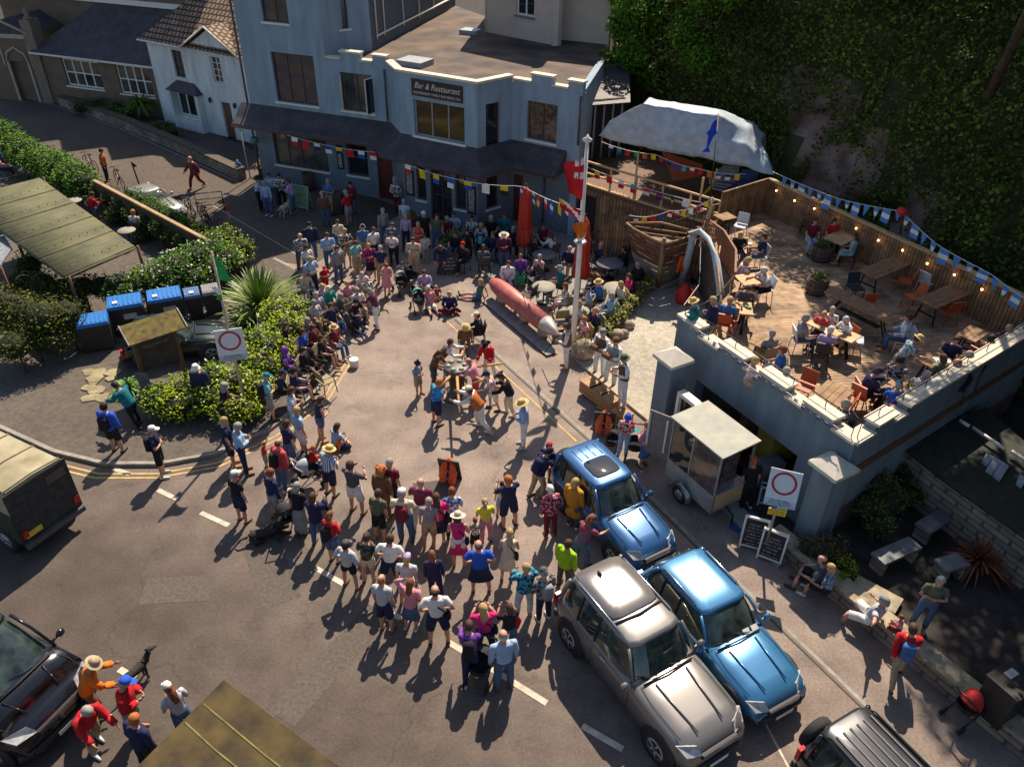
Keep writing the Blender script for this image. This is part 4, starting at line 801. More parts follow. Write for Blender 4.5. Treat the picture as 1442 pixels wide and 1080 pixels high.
car('parked_car','pale grey car with a black arrow post beside it, parked behind the beam wall',-16.75,34.35,.80,-.60,3.3,1.4,1.2,paint('pale_grey_paint',(.33,.32,.3)),hood=.78,belt=.82,yc=.35,yrf=-.15,yrr=-1.3)

# green canvas-topped truck
tk=thing('army_truck','dark green truck with dirty canvas roof leaving the left edge','truck',(-13.1,14.75,.004),math.atan2(.89,.455));L_=3.9
OL=mat('dark_green_truck_paint',(.035,.045,.03),.6,var=.2);CANV=mat('dirty_canvas',(.46,.41,.28),.9,rgb2=(.22,.19,.10),scale=1.3,detail=8,bump=.3)
b=MB();b.box((0,0,1.05),(1.65,L_,.95));b.build('body',OL,tk)
b=MB();rs=[]
for y in (-1.95,-.65,.65,1.95): 
    rs.append([(-.82,y,1.5),(-.80,y,2.02),(-.70,y,2.17),(0,y,2.22),(.70,y,2.17),(.80,y,2.02),(.82,y,1.5)])
b.rings(rs,0,(1,1),smooth=False);b.build('canvas_roof',CANV,tk)
b=MB()
for y in (-1.9,-.95,.0,.95): b.tube([(-.81,y,1.9),(-.71,y,2.185),(0,y,2.235),(.71,y,2.185),(.81,y,1.9)],.022,4)
b.build('roof_hoops',mat('canvas_seam',(.25,.22,.15),.9),tk)
b=MB();b.box((0,-1.965,1.45),(1.62,.03,1.35));b.build('tailboard',mat('dark_canvas',(.045,.045,.04),.9,var=.3),tk)
b=MB();b.box((.45,-1.99,1.85),(.5,.02,.25));b.build('rear_window',GLASS,tk)
for s in (-.7,.7):
    b=MB();b.box((s,-1.99,.85),(.14,.05,.2));b.build('tail_light',LAMPR,tk)
b=MB();b.box((-.5,-2.0,.78),(.42,.03,.14));b.build('number_plate',PLATEY,tk)
b=MB();b.box((0,-2.0,.5),(1.6,.12,.14));b.build('rear_bumper',DGREY,tk)
for s in (-.74,.74):
    for y in (-1.25,1.2): wheel(tk,s,y,.4,.22)
# ---------------- food kiosk trailer ----------------
kt=thing('food_kiosk','galvanised food trailer with flat roof and dark serving windows under the terrace','kiosk',(5.28,15.98,.004),math.atan2(.52,.86)+0,sc=.9)
KM=mat('kiosk_sheet',(.36,.36,.34),.55,metal=.25,var=.15,scale=3);KR=mat('kiosk_roof',(.42,.41,.33),.8,rgb2=(.30,.32,.29),scale=2.5,detail=8)
w_,l_=.62,1.0
b=MB();b.box((0,0,.42),(1.24,2.0,.1));b.box((-w_,0,.75),(.04,2.0,.6));b.box((w_,0,.75),(.04,2.0,.6));b.box((0,l_,1.5),(1.24,.04,2.1));b.build('body',KM,kt)
b=MB();b.add([(-.72,-1.1,2.55),(.72,-1.1,2.62),(.72,1.1,2.62),(-.72,1.1,2.55),(-.72,-1.1,2.6),(.72,-1.1,2.67),(.72,1.1,2.67),(-.72,1.1,2.6)],[(4,5,6,7),(3,2,1,0),(0,1,5,4),(1,2,6,5),(2,3,7,6),(3,0,4,7)]);b.build('roof',KR,kt)
b=MB()
for x,y in ((-w_,-l_),(w_,-l_),(-w_,l_),(w_,l_),(-w_,0.1)): b.box((x,y,1.5),(.05,.05,2.15))
b.build('frame',GALV,kt)
b=MB();b.box((-w_,-.45,1.75),(.015,1.05,1.4));b.build('serving_window',mat('kiosk_window',(.07,.05,.045),.08,rgb2=(.16,.11,.09),scale=5,spec=.8),kt)
b=MB();b.box((-w_,.55,1.75),(.015,.85,1.4));b.build('serving_window',GLASS,kt)
b=MB();b.box((0,-l_,.8),(1.1,.03,.6));b.build('counter_panel',LWOOD,kt);b=MB();b.box((0,-l_+.1,1.13),(1.2,.3,.04));b.build('counter',GALV,kt)
b=MB();b.box((.0,-.6,1.75),(.35,.05,.8));b.build('apron',mat('lime_cloth',(.12,.5,.05)),kt)
b=MB();b.box((.1,0,1.3),(.6,1.5,1.6));b.build('interior_fittings',mat('kiosk_inside',(.07,.05,.05),.7,var=.6,scale=5),kt)
wheel(kt,-.74,.15,.3,.16);wheel(kt,.74,.15,.3,.16)
b=MB();b.tube([(-.80,-.28,.3),(-.80,-.18,.55),(-.80,.15,.68),(-.80,.48,.55),(-.80,.58,.3)],[(.12,.02)]*5,6);b.build('mudguard',GALV,kt)
b=MB();b.tube([(0,-1.0,.4),(-.1,-1.4,.4),(-.1,-1.4,.05)],.03,5);b.build('drawbar',BLACK,kt)
b=MB();b.add([(-.62,1.05,.9),(-.62,1.05,2.5),(-.95,1.75,2.5),(-.95,1.75,.9)],[(0,1,2,3)]);o=b.build('open_door',mat('brown_panel',(.22,.17,.15),.7),kt);md=o.modifiers.new('s','SOLIDIFY');md.thickness=.04
b=MB()
for i in range(34):
    a=i/33;x=-.66-.29*(.2+.6*abs(a-.5)*2);y=1.05+.7*(.2+.6*a if i%2 else .25+.1*a);b.ball((-.70-.3*(.15+.7*(i%2)) ,1.15+.55*(i%2),1.2+1.2*a),(.03,.05,.04),5,3)
b.build('shell_garland',WHITE,kt)
# ---------------- furniture prototypes ----------------
def chair_proto(name,cat,m,arms=False,legm=None,wide=.44,back=.42,slat=False,z=.45):
    t=thing(name,'chair',cat);w=wide/2;legm=legm or m
    b=MB();b.box((0,0,z),(wide,.44,.035));b.build('seat',m,t)
    b=MB();b.add([(-w,-.2,z+.06),(w,-.2,z+.06),(w*.95,-.29,z+back),(-w*.95,-.29,z+back)],[(0,1,2,3)]);o=b.build('backrest',m,t);md=o.modifiers.new('s','SOLIDIFY');md.thickness=.03
    for x,y in ((-w+.02,.2),(w-.02,.2),(-w+.02,-.2),(w-.02,-.2)):
        b=MB();b.cyl((x,y,z),(x*1.12,y*1.15,0),.018,n=5);b.build('leg',legm,t)
    if arms:
        for s in (-1,1):
            b=MB();b.tube([(s*w,-.24,z+.22),(s*(w+.03),.1,z+.22),(s*(w+.02),.2,z)],.02,5);b.build('armrest',m,t)
    return Proto(t)
PW=mat('white_chair_plastic',(.62,.66,.68),.4,var=.05);PO=mat('orange_chair_plastic',(.50,.10,.035),.45,var=.08);PB=mat('black_chair_plastic',(.03,.035,.045),.5);WICK=mat('wicker',(.30,.24,.14),.8,var=.3,scale=30);DW=mat('dark_wicker',(.06,.05,.045),.8,var=.4,scale=30)
C_W=chair_proto('cafe_chair','chair',PW,False,None);C_O=chair_proto('cafe_chair','chair',PO);C_B=chair_proto('cafe_chair','chair',PB)
C_K=chair_proto('wicker_chair','chair',WICK,True,BLACK,.5,.45);C_D=chair_proto('wicker_chair','chair',DW,True,BLACK,.5,.45)
CHR={'W':(C_W,'white chair'),'O':(C_O,'orange chair'),'B':(C_B,'dark chair'),'K':(C_K,'tan wicker chair'),'D':(C_D,'dark wicker chair')}
def round_table(name,label,x,y,z,r,m,h=.73,group=None,legm=BLACK):
    t=thing(name,label,'table',(x,y,z),0,group);b=MB();b.lathe((0,0,h),[(r,-.03),(r+.01,-.015),(r,0)],24);b.build('tabletop',m,t)
    b=MB();b.cyl((0,0,.05),(0,0,h-.03),.03);b.build('pedestal',legm,t);b=MB();b.lathe((0,0,0),[(.24,0),(.24,.02),(.04,.06)],14);b.build('base',legm,t);return t
def trestle(label,corners,z0=DZ,m=TWOOD,name='wooden_table',h=.75):
    c=sum(corners,Vector((0,0,0)))/4;u=(corners[1]-corners[0]);L=u.length;wd=(corners[3]-corners[0]).length;rz=math.atan2(u.y,u.x)
    t=thing(name,label,'table',(c.x,c.y,z0),rz);n=4
    for k in range(n):
        b=MB();b.box((0,-wd/2+wd*(k+.5)/n,h-.02),(L,wd/n-.012,.04));b.build('plank',m,t)
    for s in (-1,1):
        b=MB();x=s*(L/2-.25)
        for q in (-1,1): b.cyl((x,q*wd*.42,0),(x,q*wd*.28,h-.04),.03,n=4)
        b.box((x,0,.3),(.04,wd*.6,.05));b.build('leg_frame',BLACK,t)
    return t
def T(*p): return [G(x,y,DZ+.75) for x,y in p]
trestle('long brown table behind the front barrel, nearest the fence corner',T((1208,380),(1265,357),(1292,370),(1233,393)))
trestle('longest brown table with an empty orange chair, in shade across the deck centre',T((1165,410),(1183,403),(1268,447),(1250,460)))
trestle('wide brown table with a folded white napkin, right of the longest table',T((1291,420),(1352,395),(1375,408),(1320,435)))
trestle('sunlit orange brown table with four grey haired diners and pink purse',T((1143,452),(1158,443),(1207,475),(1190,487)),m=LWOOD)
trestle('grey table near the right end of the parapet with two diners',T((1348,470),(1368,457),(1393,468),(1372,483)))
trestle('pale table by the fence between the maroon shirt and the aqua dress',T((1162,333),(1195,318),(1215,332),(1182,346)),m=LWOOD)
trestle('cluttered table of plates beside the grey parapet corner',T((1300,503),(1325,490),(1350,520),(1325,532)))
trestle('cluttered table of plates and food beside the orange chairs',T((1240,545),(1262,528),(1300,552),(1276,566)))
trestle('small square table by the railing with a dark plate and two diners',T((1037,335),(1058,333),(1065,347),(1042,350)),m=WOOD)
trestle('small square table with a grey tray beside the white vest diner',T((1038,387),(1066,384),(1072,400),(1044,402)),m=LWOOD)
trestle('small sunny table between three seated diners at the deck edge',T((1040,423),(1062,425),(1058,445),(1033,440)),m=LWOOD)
trestle('low weathered table with a wooden cross leg near the parapet',T((1058,480),(1078,468),(1098,483),(1078,496)),m=WOOD)
trestle('big weathered bare table beside the orange chair near the parapet corner',T((1128,570),(1168,532),(1203,552),(1160,592)),m=WOOD)
trestle('dark small table by the fence under the fairy lights',T((1128,303),(1145,297),(1158,305),(1140,312)),m=DWOOD)
trestle('little brown table beside the pale blue chair near the railing',T((1008,302),(1028,298),(1035,307),(1014,311)),m=WOOD)
# plates and glasses
CLU={}
def clutter(label,x,y,z,n,seed,r=.3):
    rr=random.Random(seed);p=G(x,y,z)
    for i in range(n):
        a=rr.random()*6.28;d=r*rr.random();q=(p.x+d*math.cos(a),p.y+d*math.sin(a),z+.003);k=rr.random();b=MB()
        if k<.5: b.lathe(q,[(.05,0),(.10,.015),(.11,.02),(.09,.018),(.02,.008)],12);o=b.build('plate',mat('plate_white',(.6,.6,.57),.4));c_='plate'
        elif k<.8: b.lathe(q,[(.03,0),(.035,.12),(.03,.12),(.025,.02)],8);o=b.build('glass',mat('drink_amber',(.35,.25,.12),.15));c_='glass'
        else: b.box((q[0],q[1],q[2]+.03),(.14,.1,.06),0,rz=a);o=b.build('food_box',mat('food_colours',(.4,.3,.1),.8,rgb2=(.1,.3,.25),scale=20));c_='box'
        tag(o,label.replace('#',c_),c_,{'plate':'plates','glass':'glasses','box':'boxes'}[c_]+' on the '+label.split(' on the ')[1])
clutter('small # on the cluttered table beside the grey parapet corner',1322,510,DZ+.75,7,1);clutter('small # on the cluttered table beside the orange chairs',1270,546,DZ+.75,7,2)
clutter('small # on the sunlit table of grey haired diners',1172,466,DZ+.75,4,3,.35);clutter('small # on the sunny table at the deck edge',1048,433,DZ+.75,3,5,.2);clutter('small # on the small table by the railing',1052,341,DZ+.75,2,6,.2)
b=MB();p=G(1152,451,DZ+.75);b.box((p.x,p.y,p.z+.03),(.26,.18,.06),0,rz=.5);tag(b.build('purse',fab('hot_pink',(.6,.03,.2))),'bright pink purse on the sunlit orange brown table','purse')
# loose deck chairs
def put_chair(code,x,y,deg,label,z0=DZ,sc=1,group=None):
    p=G(x,y,z0+.45*sc);pr,_=CHR[code];return pr.put((p.x,p.y,z0),math.radians(deg),label,group,sc)
put_chair('W',1043,318,150,'pale blue-white empty chair turned beside the little railing table')
put_chair('O',1133,545,140,'orange empty chair beside the big weathered bare table')
put_chair('O',1188,572,60,'small orange stool-like chair between weathered table and navy diner')
put_chair('O',1213,556,-50,'orange empty chair behind the hunched navy diner')
put_chair('W',1306,397,-60,'white empty chair between the two shaded brown tables')
put_chair('O',1275,395,60,'orange empty chair behind the wide brown table, nearer fence')
put_chair('O',1287,418,100,'orange empty chair at the left end of the wide brown table')
put_chair('O',1218,425,10,'orange empty chair tucked under the longest brown table')
put_chair('O',1337,437,10,'orange empty chair tucked under the wide brown table end')
put_chair('W',1243,358,170,'white empty chair behind the long brown table by the fence')
put_chair('B',1205,405,190,'dark empty chair behind the longest brown table')
put_chair('O',1378,505,-60,'orange empty chair near the right end of the parapet')
put_chair('W',1205,478,-110,'grey white chair at the right end of the sunlit table')
put_chair('O',1025,455,150,'orange empty chair at the deck corner behind the blue shirt')
# barrels / tubs
BAR=brickmat('barrel_staves',(.13,.075,.05),(.09,.05,.035),(.02,.015,.01),.12,3,.01,axis='XZ')
def barrel(label,x,y,z0,r=.36,h=.55,plant=True,name='barrel_planter'):
    p=G(x,y,z0);t=thing(name,label,'planter' if plant else 'barrel',(p.x,p.y,z0));b=MB();b.lathe((0,0,0),[(r*.86,0),(r,h*.5),(r*.95,h),(r*.86,h),(r*.86,h-.08)],18,cap=(1,1));b.build('staves',BAR,t)
    for z in (.12,h*.5,h-.1):
        b=MB();b.lathe((0,0,z),[(r*1.0,-.02),(r*1.03,-.02),(r*1.03,.02),(r*1.0,.02)],18,cap=(0,0));b.build('hoop',DGREY,t)
    if plant:
        P=clump_points([(0,0,h+.05)],[(r*.8,r*.8,.22)],[220],.1);fastquads('plant',leafquads(P,.09,.8,.5),LEAF,t)
    return t
barrel('oak half barrel planter beside the seated maroon shirt diner',1155,366,DZ);barrel('oak half barrel planter standing alone in mid deck',1148,412,DZ);barrel('dark barrel planter by the fence at the right edge',1400,455,DZ)
barrel('grey tub with bushy plant in the fence corner under the tarpaulin',1098,300,DZ,.3,.4)
barrel('upright wooden barrel outside the pub beside the green notice board',436,268,0,.3,.9,False,'barrel');barrel('wooden barrel table where red shirted drinkers stand outside the pub',476,300,0,.34,1.0,False,'barrel')
# patio tables
STT=mat('stone_table_top',(.27,.25,.20),.7,var=.1,scale=8);GT=mat('grey_table_top',(.13,.14,.15),.6)
for (x,y,lab,m,r) in ((766,403,'cream round table with a candle beside the seated teal shirt',STT,.45),(767,358,'dark round table between the two red parasols',GT,.5),(814,437,'cream round table behind the flagpole on the patio',STT,.42),(859,370,'dark round table by the board screen with three drinkers',GT,.55),(868,405,'cream round table near the boat bow beside the pink top',STT,.5)):
    p=G(x,y,.06+.73);round_table('round_table',lab,p.x,p.y,.06,r,m,group=None)
for (x,y,lab) in ((178,324,'cream round table beside the grey backed tea garden guest'),(36,238,'pale round table at the top left of the tea garden'),(67,245,'small pale round table behind the hedge in the tea garden'),(103,282,'pale round table half hidden by the green shelter roof')):
    p=G(x,y,.12+.73);round_table('round_table',lab,p.x,p.y,.12,.36,STT)
put_chair('K',458,535,-45,'empty tan wicker chair at the front edge of the seated row',.12)
put_chair('D',752,392,120,'empty dark wicker chair left of the cream patio table with candle',.06)
put_chair('K',790,447,10,'empty tan wicker chair beside the torpedo tip and the flagpole',.06)
put_chair('D',745,415,60,'empty dark wicker chair between the torpedo and the candle table',.06)
# parasols
RED=mat('red_parasol_cloth',(.45,.035,.018),.85,var=.25,scale=4,stretch=(3,3,.6),bump=.4)
def parasol(label,x,y,xt,yt,h,z0=.06):
    p=G(x,y,z0);t=thing('folded_parasol',label,'parasol',(p.x,p.y,z0));b=MB();n=28;rs=[]
    for z,r in ((.7,.30),(1.0,.33),(1.3,.27),(1.36,.22),(1.42,.27),(2.2,.24),(h-.3,.19),(h-.02,.05)):
        rs.append([((r*(1+.2*math.cos(7*2*PI*k/n+z)))*math.cos(2*PI*k/n),(r*(1+.2*math.cos(7*2*PI*k/n+z)))*math.sin(2*PI*k/n),z) for k in range(n)])
    b.rings(rs);b.build('canopy',RED,t);b=MB();b.cyl((0,0,0),(0,0,h+.05),.03);b.ball((0,0,h+.08),.05,6,4);b.build('pole',DWOOD,t)
    b=MB();b.lathe((0,0,1.38),[(.25,-.03),(.26,0),(.25,.03)],16,cap=(0,0));b.build('tie_strap',mat('orange_strap',(.5,.12,.03)),t);b=MB();b.lathe((0,0,0),[(.3,0),(.3,.06),(.06,.1)],12);b.build('base',DGREY,t)
parasol('folded red parasol standing in front of the pub wall door',738,366,0,0,3.25);parasol('folded red parasol standing just behind the white flagpole',816,412,0,0,3.2)
# torpedo
a=G(697,400,.62);e=G(785,470,.62);tr=thing('red_torpedo','long faded red torpedo with pale nose cone lying on low supports',"torpedo",(a.x,a.y,0),math.atan2((e-a).y,(e-a).x));Lt=(e-a).length
b=MB();b.lathe((0,0,.62),[(.05,-.25),(.16,-.2),(.28,.1),(.335,.6),(.34,1.2),(.325,Lt-.75)],20,axis='x');b.build('hull',mat('faded_red_paint',(.52,.17,.135),.5,rgb2=(.38,.075,.06),scale=3.5,detail=8,spec=.5),tr)
b=MB();b.lathe((Lt-.75,0,.62),[(.327,0),(.28,.25),(.19,.5),(.07,.72),(.01,.78)],20,axis='x');b.build('nose_cone',mat('pale_nose_metal',(.52,.46,.40),.4,metal=.4),tr)
for x in (.5,Lt*.5,Lt-.9):
    b=MB();b.box((x,0,.2),(.12,.4,.4));b.build('support',GALV,tr)
b=MB();b.add([(.0,-.62,.085),(Lt+.3,-.62,.085),(Lt+.3,-.15,.085),(0,-.15,.085)],[(0,1,2,3)]);b.build('plinth_top',KERB,tr)
# ---------------- flagpoles & signs ----------------
p=G(806,494,.10);fp=thing('flagpole','tall white flagpole with gold finial and small crossyard on the forecourt','flagpole',(p.x,p.y,.1))
b=MB();b.tube([(0,0,0),(.0,.02,4),(.0,.04,7.35)],[.10,.085,.05],10);b.build('pole',WHITE,fp);b=MB();b.lathe((0,.04,7.35),[(.13,0),(.15,.06),(.05,.12),(.02,.2)],10);b.build('finial',WHITE,fp);b=MB();b.lathe((0,0.02,4.1),[(.2,0),(.22,.03),(.2,.06),(.07,.08)],14);b.build('collar',GALV,fp)
def flag(name,label,cat,origin,pts,mats_fn,th=.0,rzv=0,parent=None):
    pass
def cloth(name,p00,p10,p11,p01,cols,parent=None,nx=6,ny=5,wav=.06,pat=None):
    "waving cloth patch; pat(u,v)->material index"
    b=MB();P=[Vector(q) for q in (p00,p10,p11,p01)];nrm=(P[1]-P[0]).cross(P[3]-P[0]).normalized();vv=[]
    for j in range(ny+1):
        for i in range(nx+1):
            u,v=i/nx,j/ny;q=P[0]*(1-u)*(1-v)+P[1]*u*(1-v)+P[2]*u*v+P[3]*(1-u)*v+nrm*wav*math.sin(u*5+v*2);vv.append(q)
    for j in range(ny):
        for i in range(nx):
            mi=pat((i+.5)/nx,(j+.5)/ny) if pat else 0
            b.add([vv[j*(nx+1)+i],vv[j*(nx+1)+i+1],vv[(j+1)*(nx+1)+i+1],vv[(j+1)*(nx+1)+i]],[(0,1,2,3)],mi)
    o=b.build(name,[fab('flag_'+c,FLC[c]) for c in cols],parent);return o
FLC=dict(red=(.55,.02,.03),white=(.75,.74,.72),blue=(.03,.08,.42),navy=(.02,.03,.16),yellow=(.7,.5,.02),black=(.02,.02,.02),green=(.02,.32,.08),orange=(.6,.14,.02),pink=(.65,.1,.25),lblue=(.08,.26,.62),teal=(.05,.35,.4))
def upat(u,v):
    if u>.52 or v>.5: return 0
    U,V=u/.52,v/.5
    if abs(U-.5)<.1 or abs(V-.5)<.14: return 0
    if abs(U-.5)<.2 or abs(V-.5)<.28: return 1
    if abs(U-V)<.18 or abs(U+V-1)<.18: return 1
    return 2
z=p.z
o=cloth('ensign_flag',(p.x-.06,p.y,7.0),(p.x-.66,p.y-.25,6.85),(p.x-.50,p.y-.2,5.95),(p.x-.08,p.y,5.65),['red','white','navy'],nx=22,ny=18,pat=upat,wav=.08);tag(o,'red ensign with small cross canton flying near the top of the white flagpole','flag')
o=cloth('signal_flag',(p.x-.06,p.y,5.3),(p.x-.75,p.y-.2,5.75),(p.x-.72,p.y-.15,5.45),(p.x-.08,p.y,4.95),['red','yellow','white'],nx=8,ny=6,pat=lambda u,v:(2 if abs(u+v-.8)<.2 else (1 if u>.8 and v<.5 else 0)));tag(o,'red and white flag streaming left below the ensign','flag')
o=cloth('windsock',(p.x-.3,p.y-.1,4.85),(p.x+.22,p.y-.1,5.0),(p.x+.18,p.y-.1,4.6),(p.x-.03,p.y-.1,4.15),['orange','white'],nx=6,ny=6,pat=lambda u,v:1 if v>.85 else 0,wav=.1);tag(o,'ragged orange red flag hanging at the collar of the white flagpole','flag')
# left post with green flag and restriction sign
SGW=mat('sign_white',(.62,.66,.68),.5,var=.04);SGR=mat('sign_red',(.38,.02,.03),.5);SGB=mat('sign_blue_white',(.42,.5,.6),.5);INK=mat('sign_ink',(.03,.04,.07),.6)
def roadsign(t,w,h,z,tilt,rz,extra=False,off=-.07):
    o=MB();o.box((0,0,0),(w,.03,h),0);s=o.build('sign_plate',SGW,t);s.location=(0,off,z);s.rotation_euler=(tilt,0,rz)
    b=MB();n=32;R0,R1=w*.40,w*.32;vs=[];zc=h*.14
    for k in range(n): a=2*PI*k/n;vs+=[(R0*math.cos(a),-.019,zc+R0*math.sin(a)),(R1*math.cos(a),-.019,zc+R1*math.sin(a))]
    b.add(vs,[(2*k,2*((k+1)%n),2*((k+1)%n)+1,2*k+1) for k in range(n)]);b.build('prohibition_ring',SGR,s)
    b=MB();b.box((0,-.017,-h*.40),(w*.98,.003,h*.19));b.build('text_panel',SGB,s)
    for i in range(3): scribble(w*(.6+.13*i),w*.075,INK,s,(0,-.021,-h*.335-i*h*.062),0,i+2)
p=G(348,583,.12);ls=thing('sign_post','rusty white post carrying a red ring restriction sign and green flag','signpost',(p.x,p.y,.12),0)
b=MB();b.tube([(0,0,0),(0,.02,5.45)],[.05,.035],8);b.build('post',mat('post_tan',(.45,.36,.26),.6,var=.2),ls)
roadsign(ls,.78,1.02,2.55,-.05,.30)
o=cloth('green_flag',(p.x+.02,p.y,5.45),(p.x+.40,p.y-.1,5.05),(p.x+.42,p.y-.1,4.75),(p.x+.03,p.y,4.75),['green'],wav=.05);tag(o,'green flag flying on top of the restriction sign post by the hedge','flag')
o=cloth('small_flag',(p.x-.2,p.y-.02,4.5),(p.x+.05,p.y-.02,4.5),(p.x+.02,p.y-.02,4.1),(p.x-.12,p.y-.02,4.15),['green','white'],nx=4,ny=4,pat=lambda u,v:1 if v<.5 else 0);tag(o,'little green and white flag halfway up the restriction sign post','flag')
p=G(1074,783,.03);rs_=thing('sign_post','grey post carrying a red ring sign and yellow plate beside chalk boards','signpost',(p.x,p.y,.02),0)
b=MB();b.tube([(0,0,0),(.03,.06,2.6)],[.035,.03],8);b.build('post',GALV,rs_)
roadsign(rs_,.72,.92,2.35,-.35,-.32,off=-.05)
b=MB();b.box((0,-.08,1.62),(.42,.02,.20),0,rz=-.25);s=b.build('yellow_plate',mat('yellow_notice',(.70,.48,.03),.5),rs_)
for i in range(2): scribble(.34,.06,INK,rs_,(-.003,-.094,1.655-.075*i),-.25,i+9)
b=MB();b.box((.05,-.07,1.84),(.36,.02,.22),0,rz=-.25);b.build('parking_plate',SGB,rs_);b=MB();b.box((-.1,-.085,1.84),(.12,.012,.2),0,rz=-.25);b.build('blue_symbol',mat('sign_blue',(.03,.12,.4),.5),rs_)
# chalk boards
def aboard(name,label,x,y,z0,rz,w,h,fm,pm,lines=(),ink=None,sub=None,cat='board'):
    lines=lines or 0;p=G(x,y,z0);t=thing(name,label,cat,(p.x,p.y,z0),math.radians(rz))
    for s in (-1,1):
        f=MB();th=.05
        for xx in (-w/2+th/2,w/2-th/2): f.box((xx,0,h/2),(th,.03,h))
        for zz in (th/2+.08,h-th/2): f.box((0,0,zz),(w-2*th,.03,th))
        o=f.build('frame',fm,t);o.location=(0,s*.22,0);o.rotation_euler=(s*.22,0,0)
        f=MB();f.box((0,-.0,h/2+.04),(w-2*th,.02,h-.1-th));q=f.build('panel',pm,o)
        if s<0:
            for i in range(lines): scribble(w*(.5+.2*((i*7)%3)/2),(h-.3)/lines*.55,ink or WHITE,o,(0,-.015,h-.2-i*(h-.3)/max(1,lines)),0,i+int(x))
    return t
CHK=mat('chalkboard',(.035,.03,.035),.8,var=.3,scale=8);CHW=mat('chalk',(.55,.52,.5),.9)
aboard('chalkboard','white framed chalkboard menu on the blue mat, left of the pair',1058,766,.02,-20,.62,.95,WHITE,CHK,7,CHW)
aboard('chalkboard','white framed chalkboard menu right of the grey sign post',1084,783,.02,-28,.62,.9,WHITE,CHK,6,CHW)
aboard('chalkboard','small blue framed chalkboard behind the man at the kiosk',1077,706,.02,-20,.4,.6,SGB,CHK,4,CHW)
aboard('notice_board','pale A-board with green lettering blocks outside the pub window',427,293,0,-20,.85,1.15,mat('aboard_frame',(.35,.37,.3),.7),mat('aboard_face',(.30,.36,.27),.7,rgb2=(.09,.22,.07),scale=2.2),4,mat('aboard_green',(.05,.16,.05),.7))
aboard('chalkboard','black chalkboard sign held upright beside the bent navy man',632,383,.06,12,.8,.85,BLACK,CHK,4,CHW)
# life-jacket boards
LJ=fab('life_jacket_orange',(.85,.13,.03))
def lifejacket(label,x,y,z0,rz,board=True):
    p=G(x,y,z0);t=thing('life_jacket_stand',label,'stand',(p.x,p.y,z0),math.radians(rz));
    b=MB();b.box((0,.12,.42),(.62,.03,.85),0,rx=.28);b.build('back_board',mat('board_black',(.035,.033,.04),.6),t)
    b=MB()
    for s in (-1,1): b.tube([(s*.13,-.12,.12),(s*.15,-.03,.42),(s*.10,.04,.72)],[(.10,.05),(.12,.06),(.07,.04)],8)
    b.tube([(-.1,.06,.7),(0,.10,.80),(.1,.06,.7)],.07,7);b.build('life_jacket',LJ,t)
    for z in (.28,.5):
        b=MB();b.tube([(-.27,-.07+z*.2-.06,z),(0,-.16+z*.2-.03,z),(.27,-.07+z*.2-.06,z)],[(.02,.025)]*3,5);b.build('strap',mat('strap_grey',(.25,.22,.2)),t)
lifejacket('orange life jacket on a black board in the open street',632,680,0,-15);lifejacket('orange life jacket on a stand beside the crates and blue car',849,612,0,-10)
# door mat
b=MB();q=[G(1035,757,.02),G(1062,728,.02),G(1078,742,.02),G(1060,765,.02)];q=[G(1026,742,.02),G(1058,718,.02),G(1075,733,.02),G(1048,755,.02)];b.prism([(v.x,v.y) for v in q],.012,.035);o=b.build('blue_mat',mat('blue_mat',(.02,.08,.25),.9));tag(o,'blue door mat in front of the kiosk step','mat')
b=MB();q=[G(1012,712,.03),G(1030,705,.03),G(1075,742,.03),G(1110,790,.03),G(1095,800,.03)];b.prism([(v.x,v.y) for v in q],.008,.1);o=b.build('stone_step',mat('step_stone',(.27,.29,.31),.85,var=.2,scale=4));o['kind']='structure'
# crates with players
CR=mat('crate_wood',(.46,.26,.11),.75,rgb2=(.28,.15,.07),scale=7,stretch=(1,1,5))
for i,(x,y,h_,lab) in enumerate(((832,538,.45,'wooden crate under the grey shirted player, left end of the row'),(846,548,.45,'wooden crate second from the left under the singing group'),(858,560,.45,'wooden crate third from the left under the grey waistcoat player'),(876,580,.38,'wooden crate at the right end under the brown waistcoat player'))):
    p=G(x,y,.1+h_);t=thing('wooden_crate',lab,'crate',(p.x,p.y,.1),-.92,'wooden crates used as a stage')
    b=MB();b.box((0,0,h_-.01),(.56,.46,.02));b.build('top',CR,t)
    for s in (-1,1):
        for k in range(3):
            b=MB();b.box((0,s*.22,h_*(k+.5)/3),(.56,.02,h_/3-.02));b.build('slat',CR,t)
        b=MB();b.box((s*.27,0,h_/2),(.02,.42,h_-.03));b.build('end_panel',CR,t)
# capstan
p=G(644,557,0);cp=thing('capstan','dark iron ship capstan with six radiating wooden bars pushed by pirates','capstan',(p.x,p.y,0))
IR=mat('capstan_iron',(.10,.095,.085),.5,metal=.3,var=.3)
b=MB();b.lathe((0,0,0),[(.5,0),(.5,.08),(.26,.14),(.20,.5),(.24,.85),(.40,.92),(.42,1.0),(.42,1.12),(.36,1.16)],20);b.build('drum',IR,cp)
for k in range(6):
    a=2*PI*k/6+.2;b=MB();b.ball((.26*math.cos(a),.26*math.sin(a),1.18),(.09,.09,.05),8,4);b.build('socket_cover',mat('capstan_pale',(.35,.33,.28),.6),cp)
CAPZ=1.03
bars=[(598,513),(665,470),(700,510),(704,552),(645,588),(612,545)]
bars=[(617,515),(656,482),(708,512),(712,550),(647,580),(622,543)]
for x,y in bars:
    q=G(x,y,CAPZ)-p;q.z=CAPZ;d=q.xy.normalized();b=MB();b.tube([(d.x*.3,d.y*.3,CAPZ),tuple(q)],[.05,.035],7);b.build('capstan_bar',mat('bar_wood',(.50,.26,.09),.6,var=.2),cp)
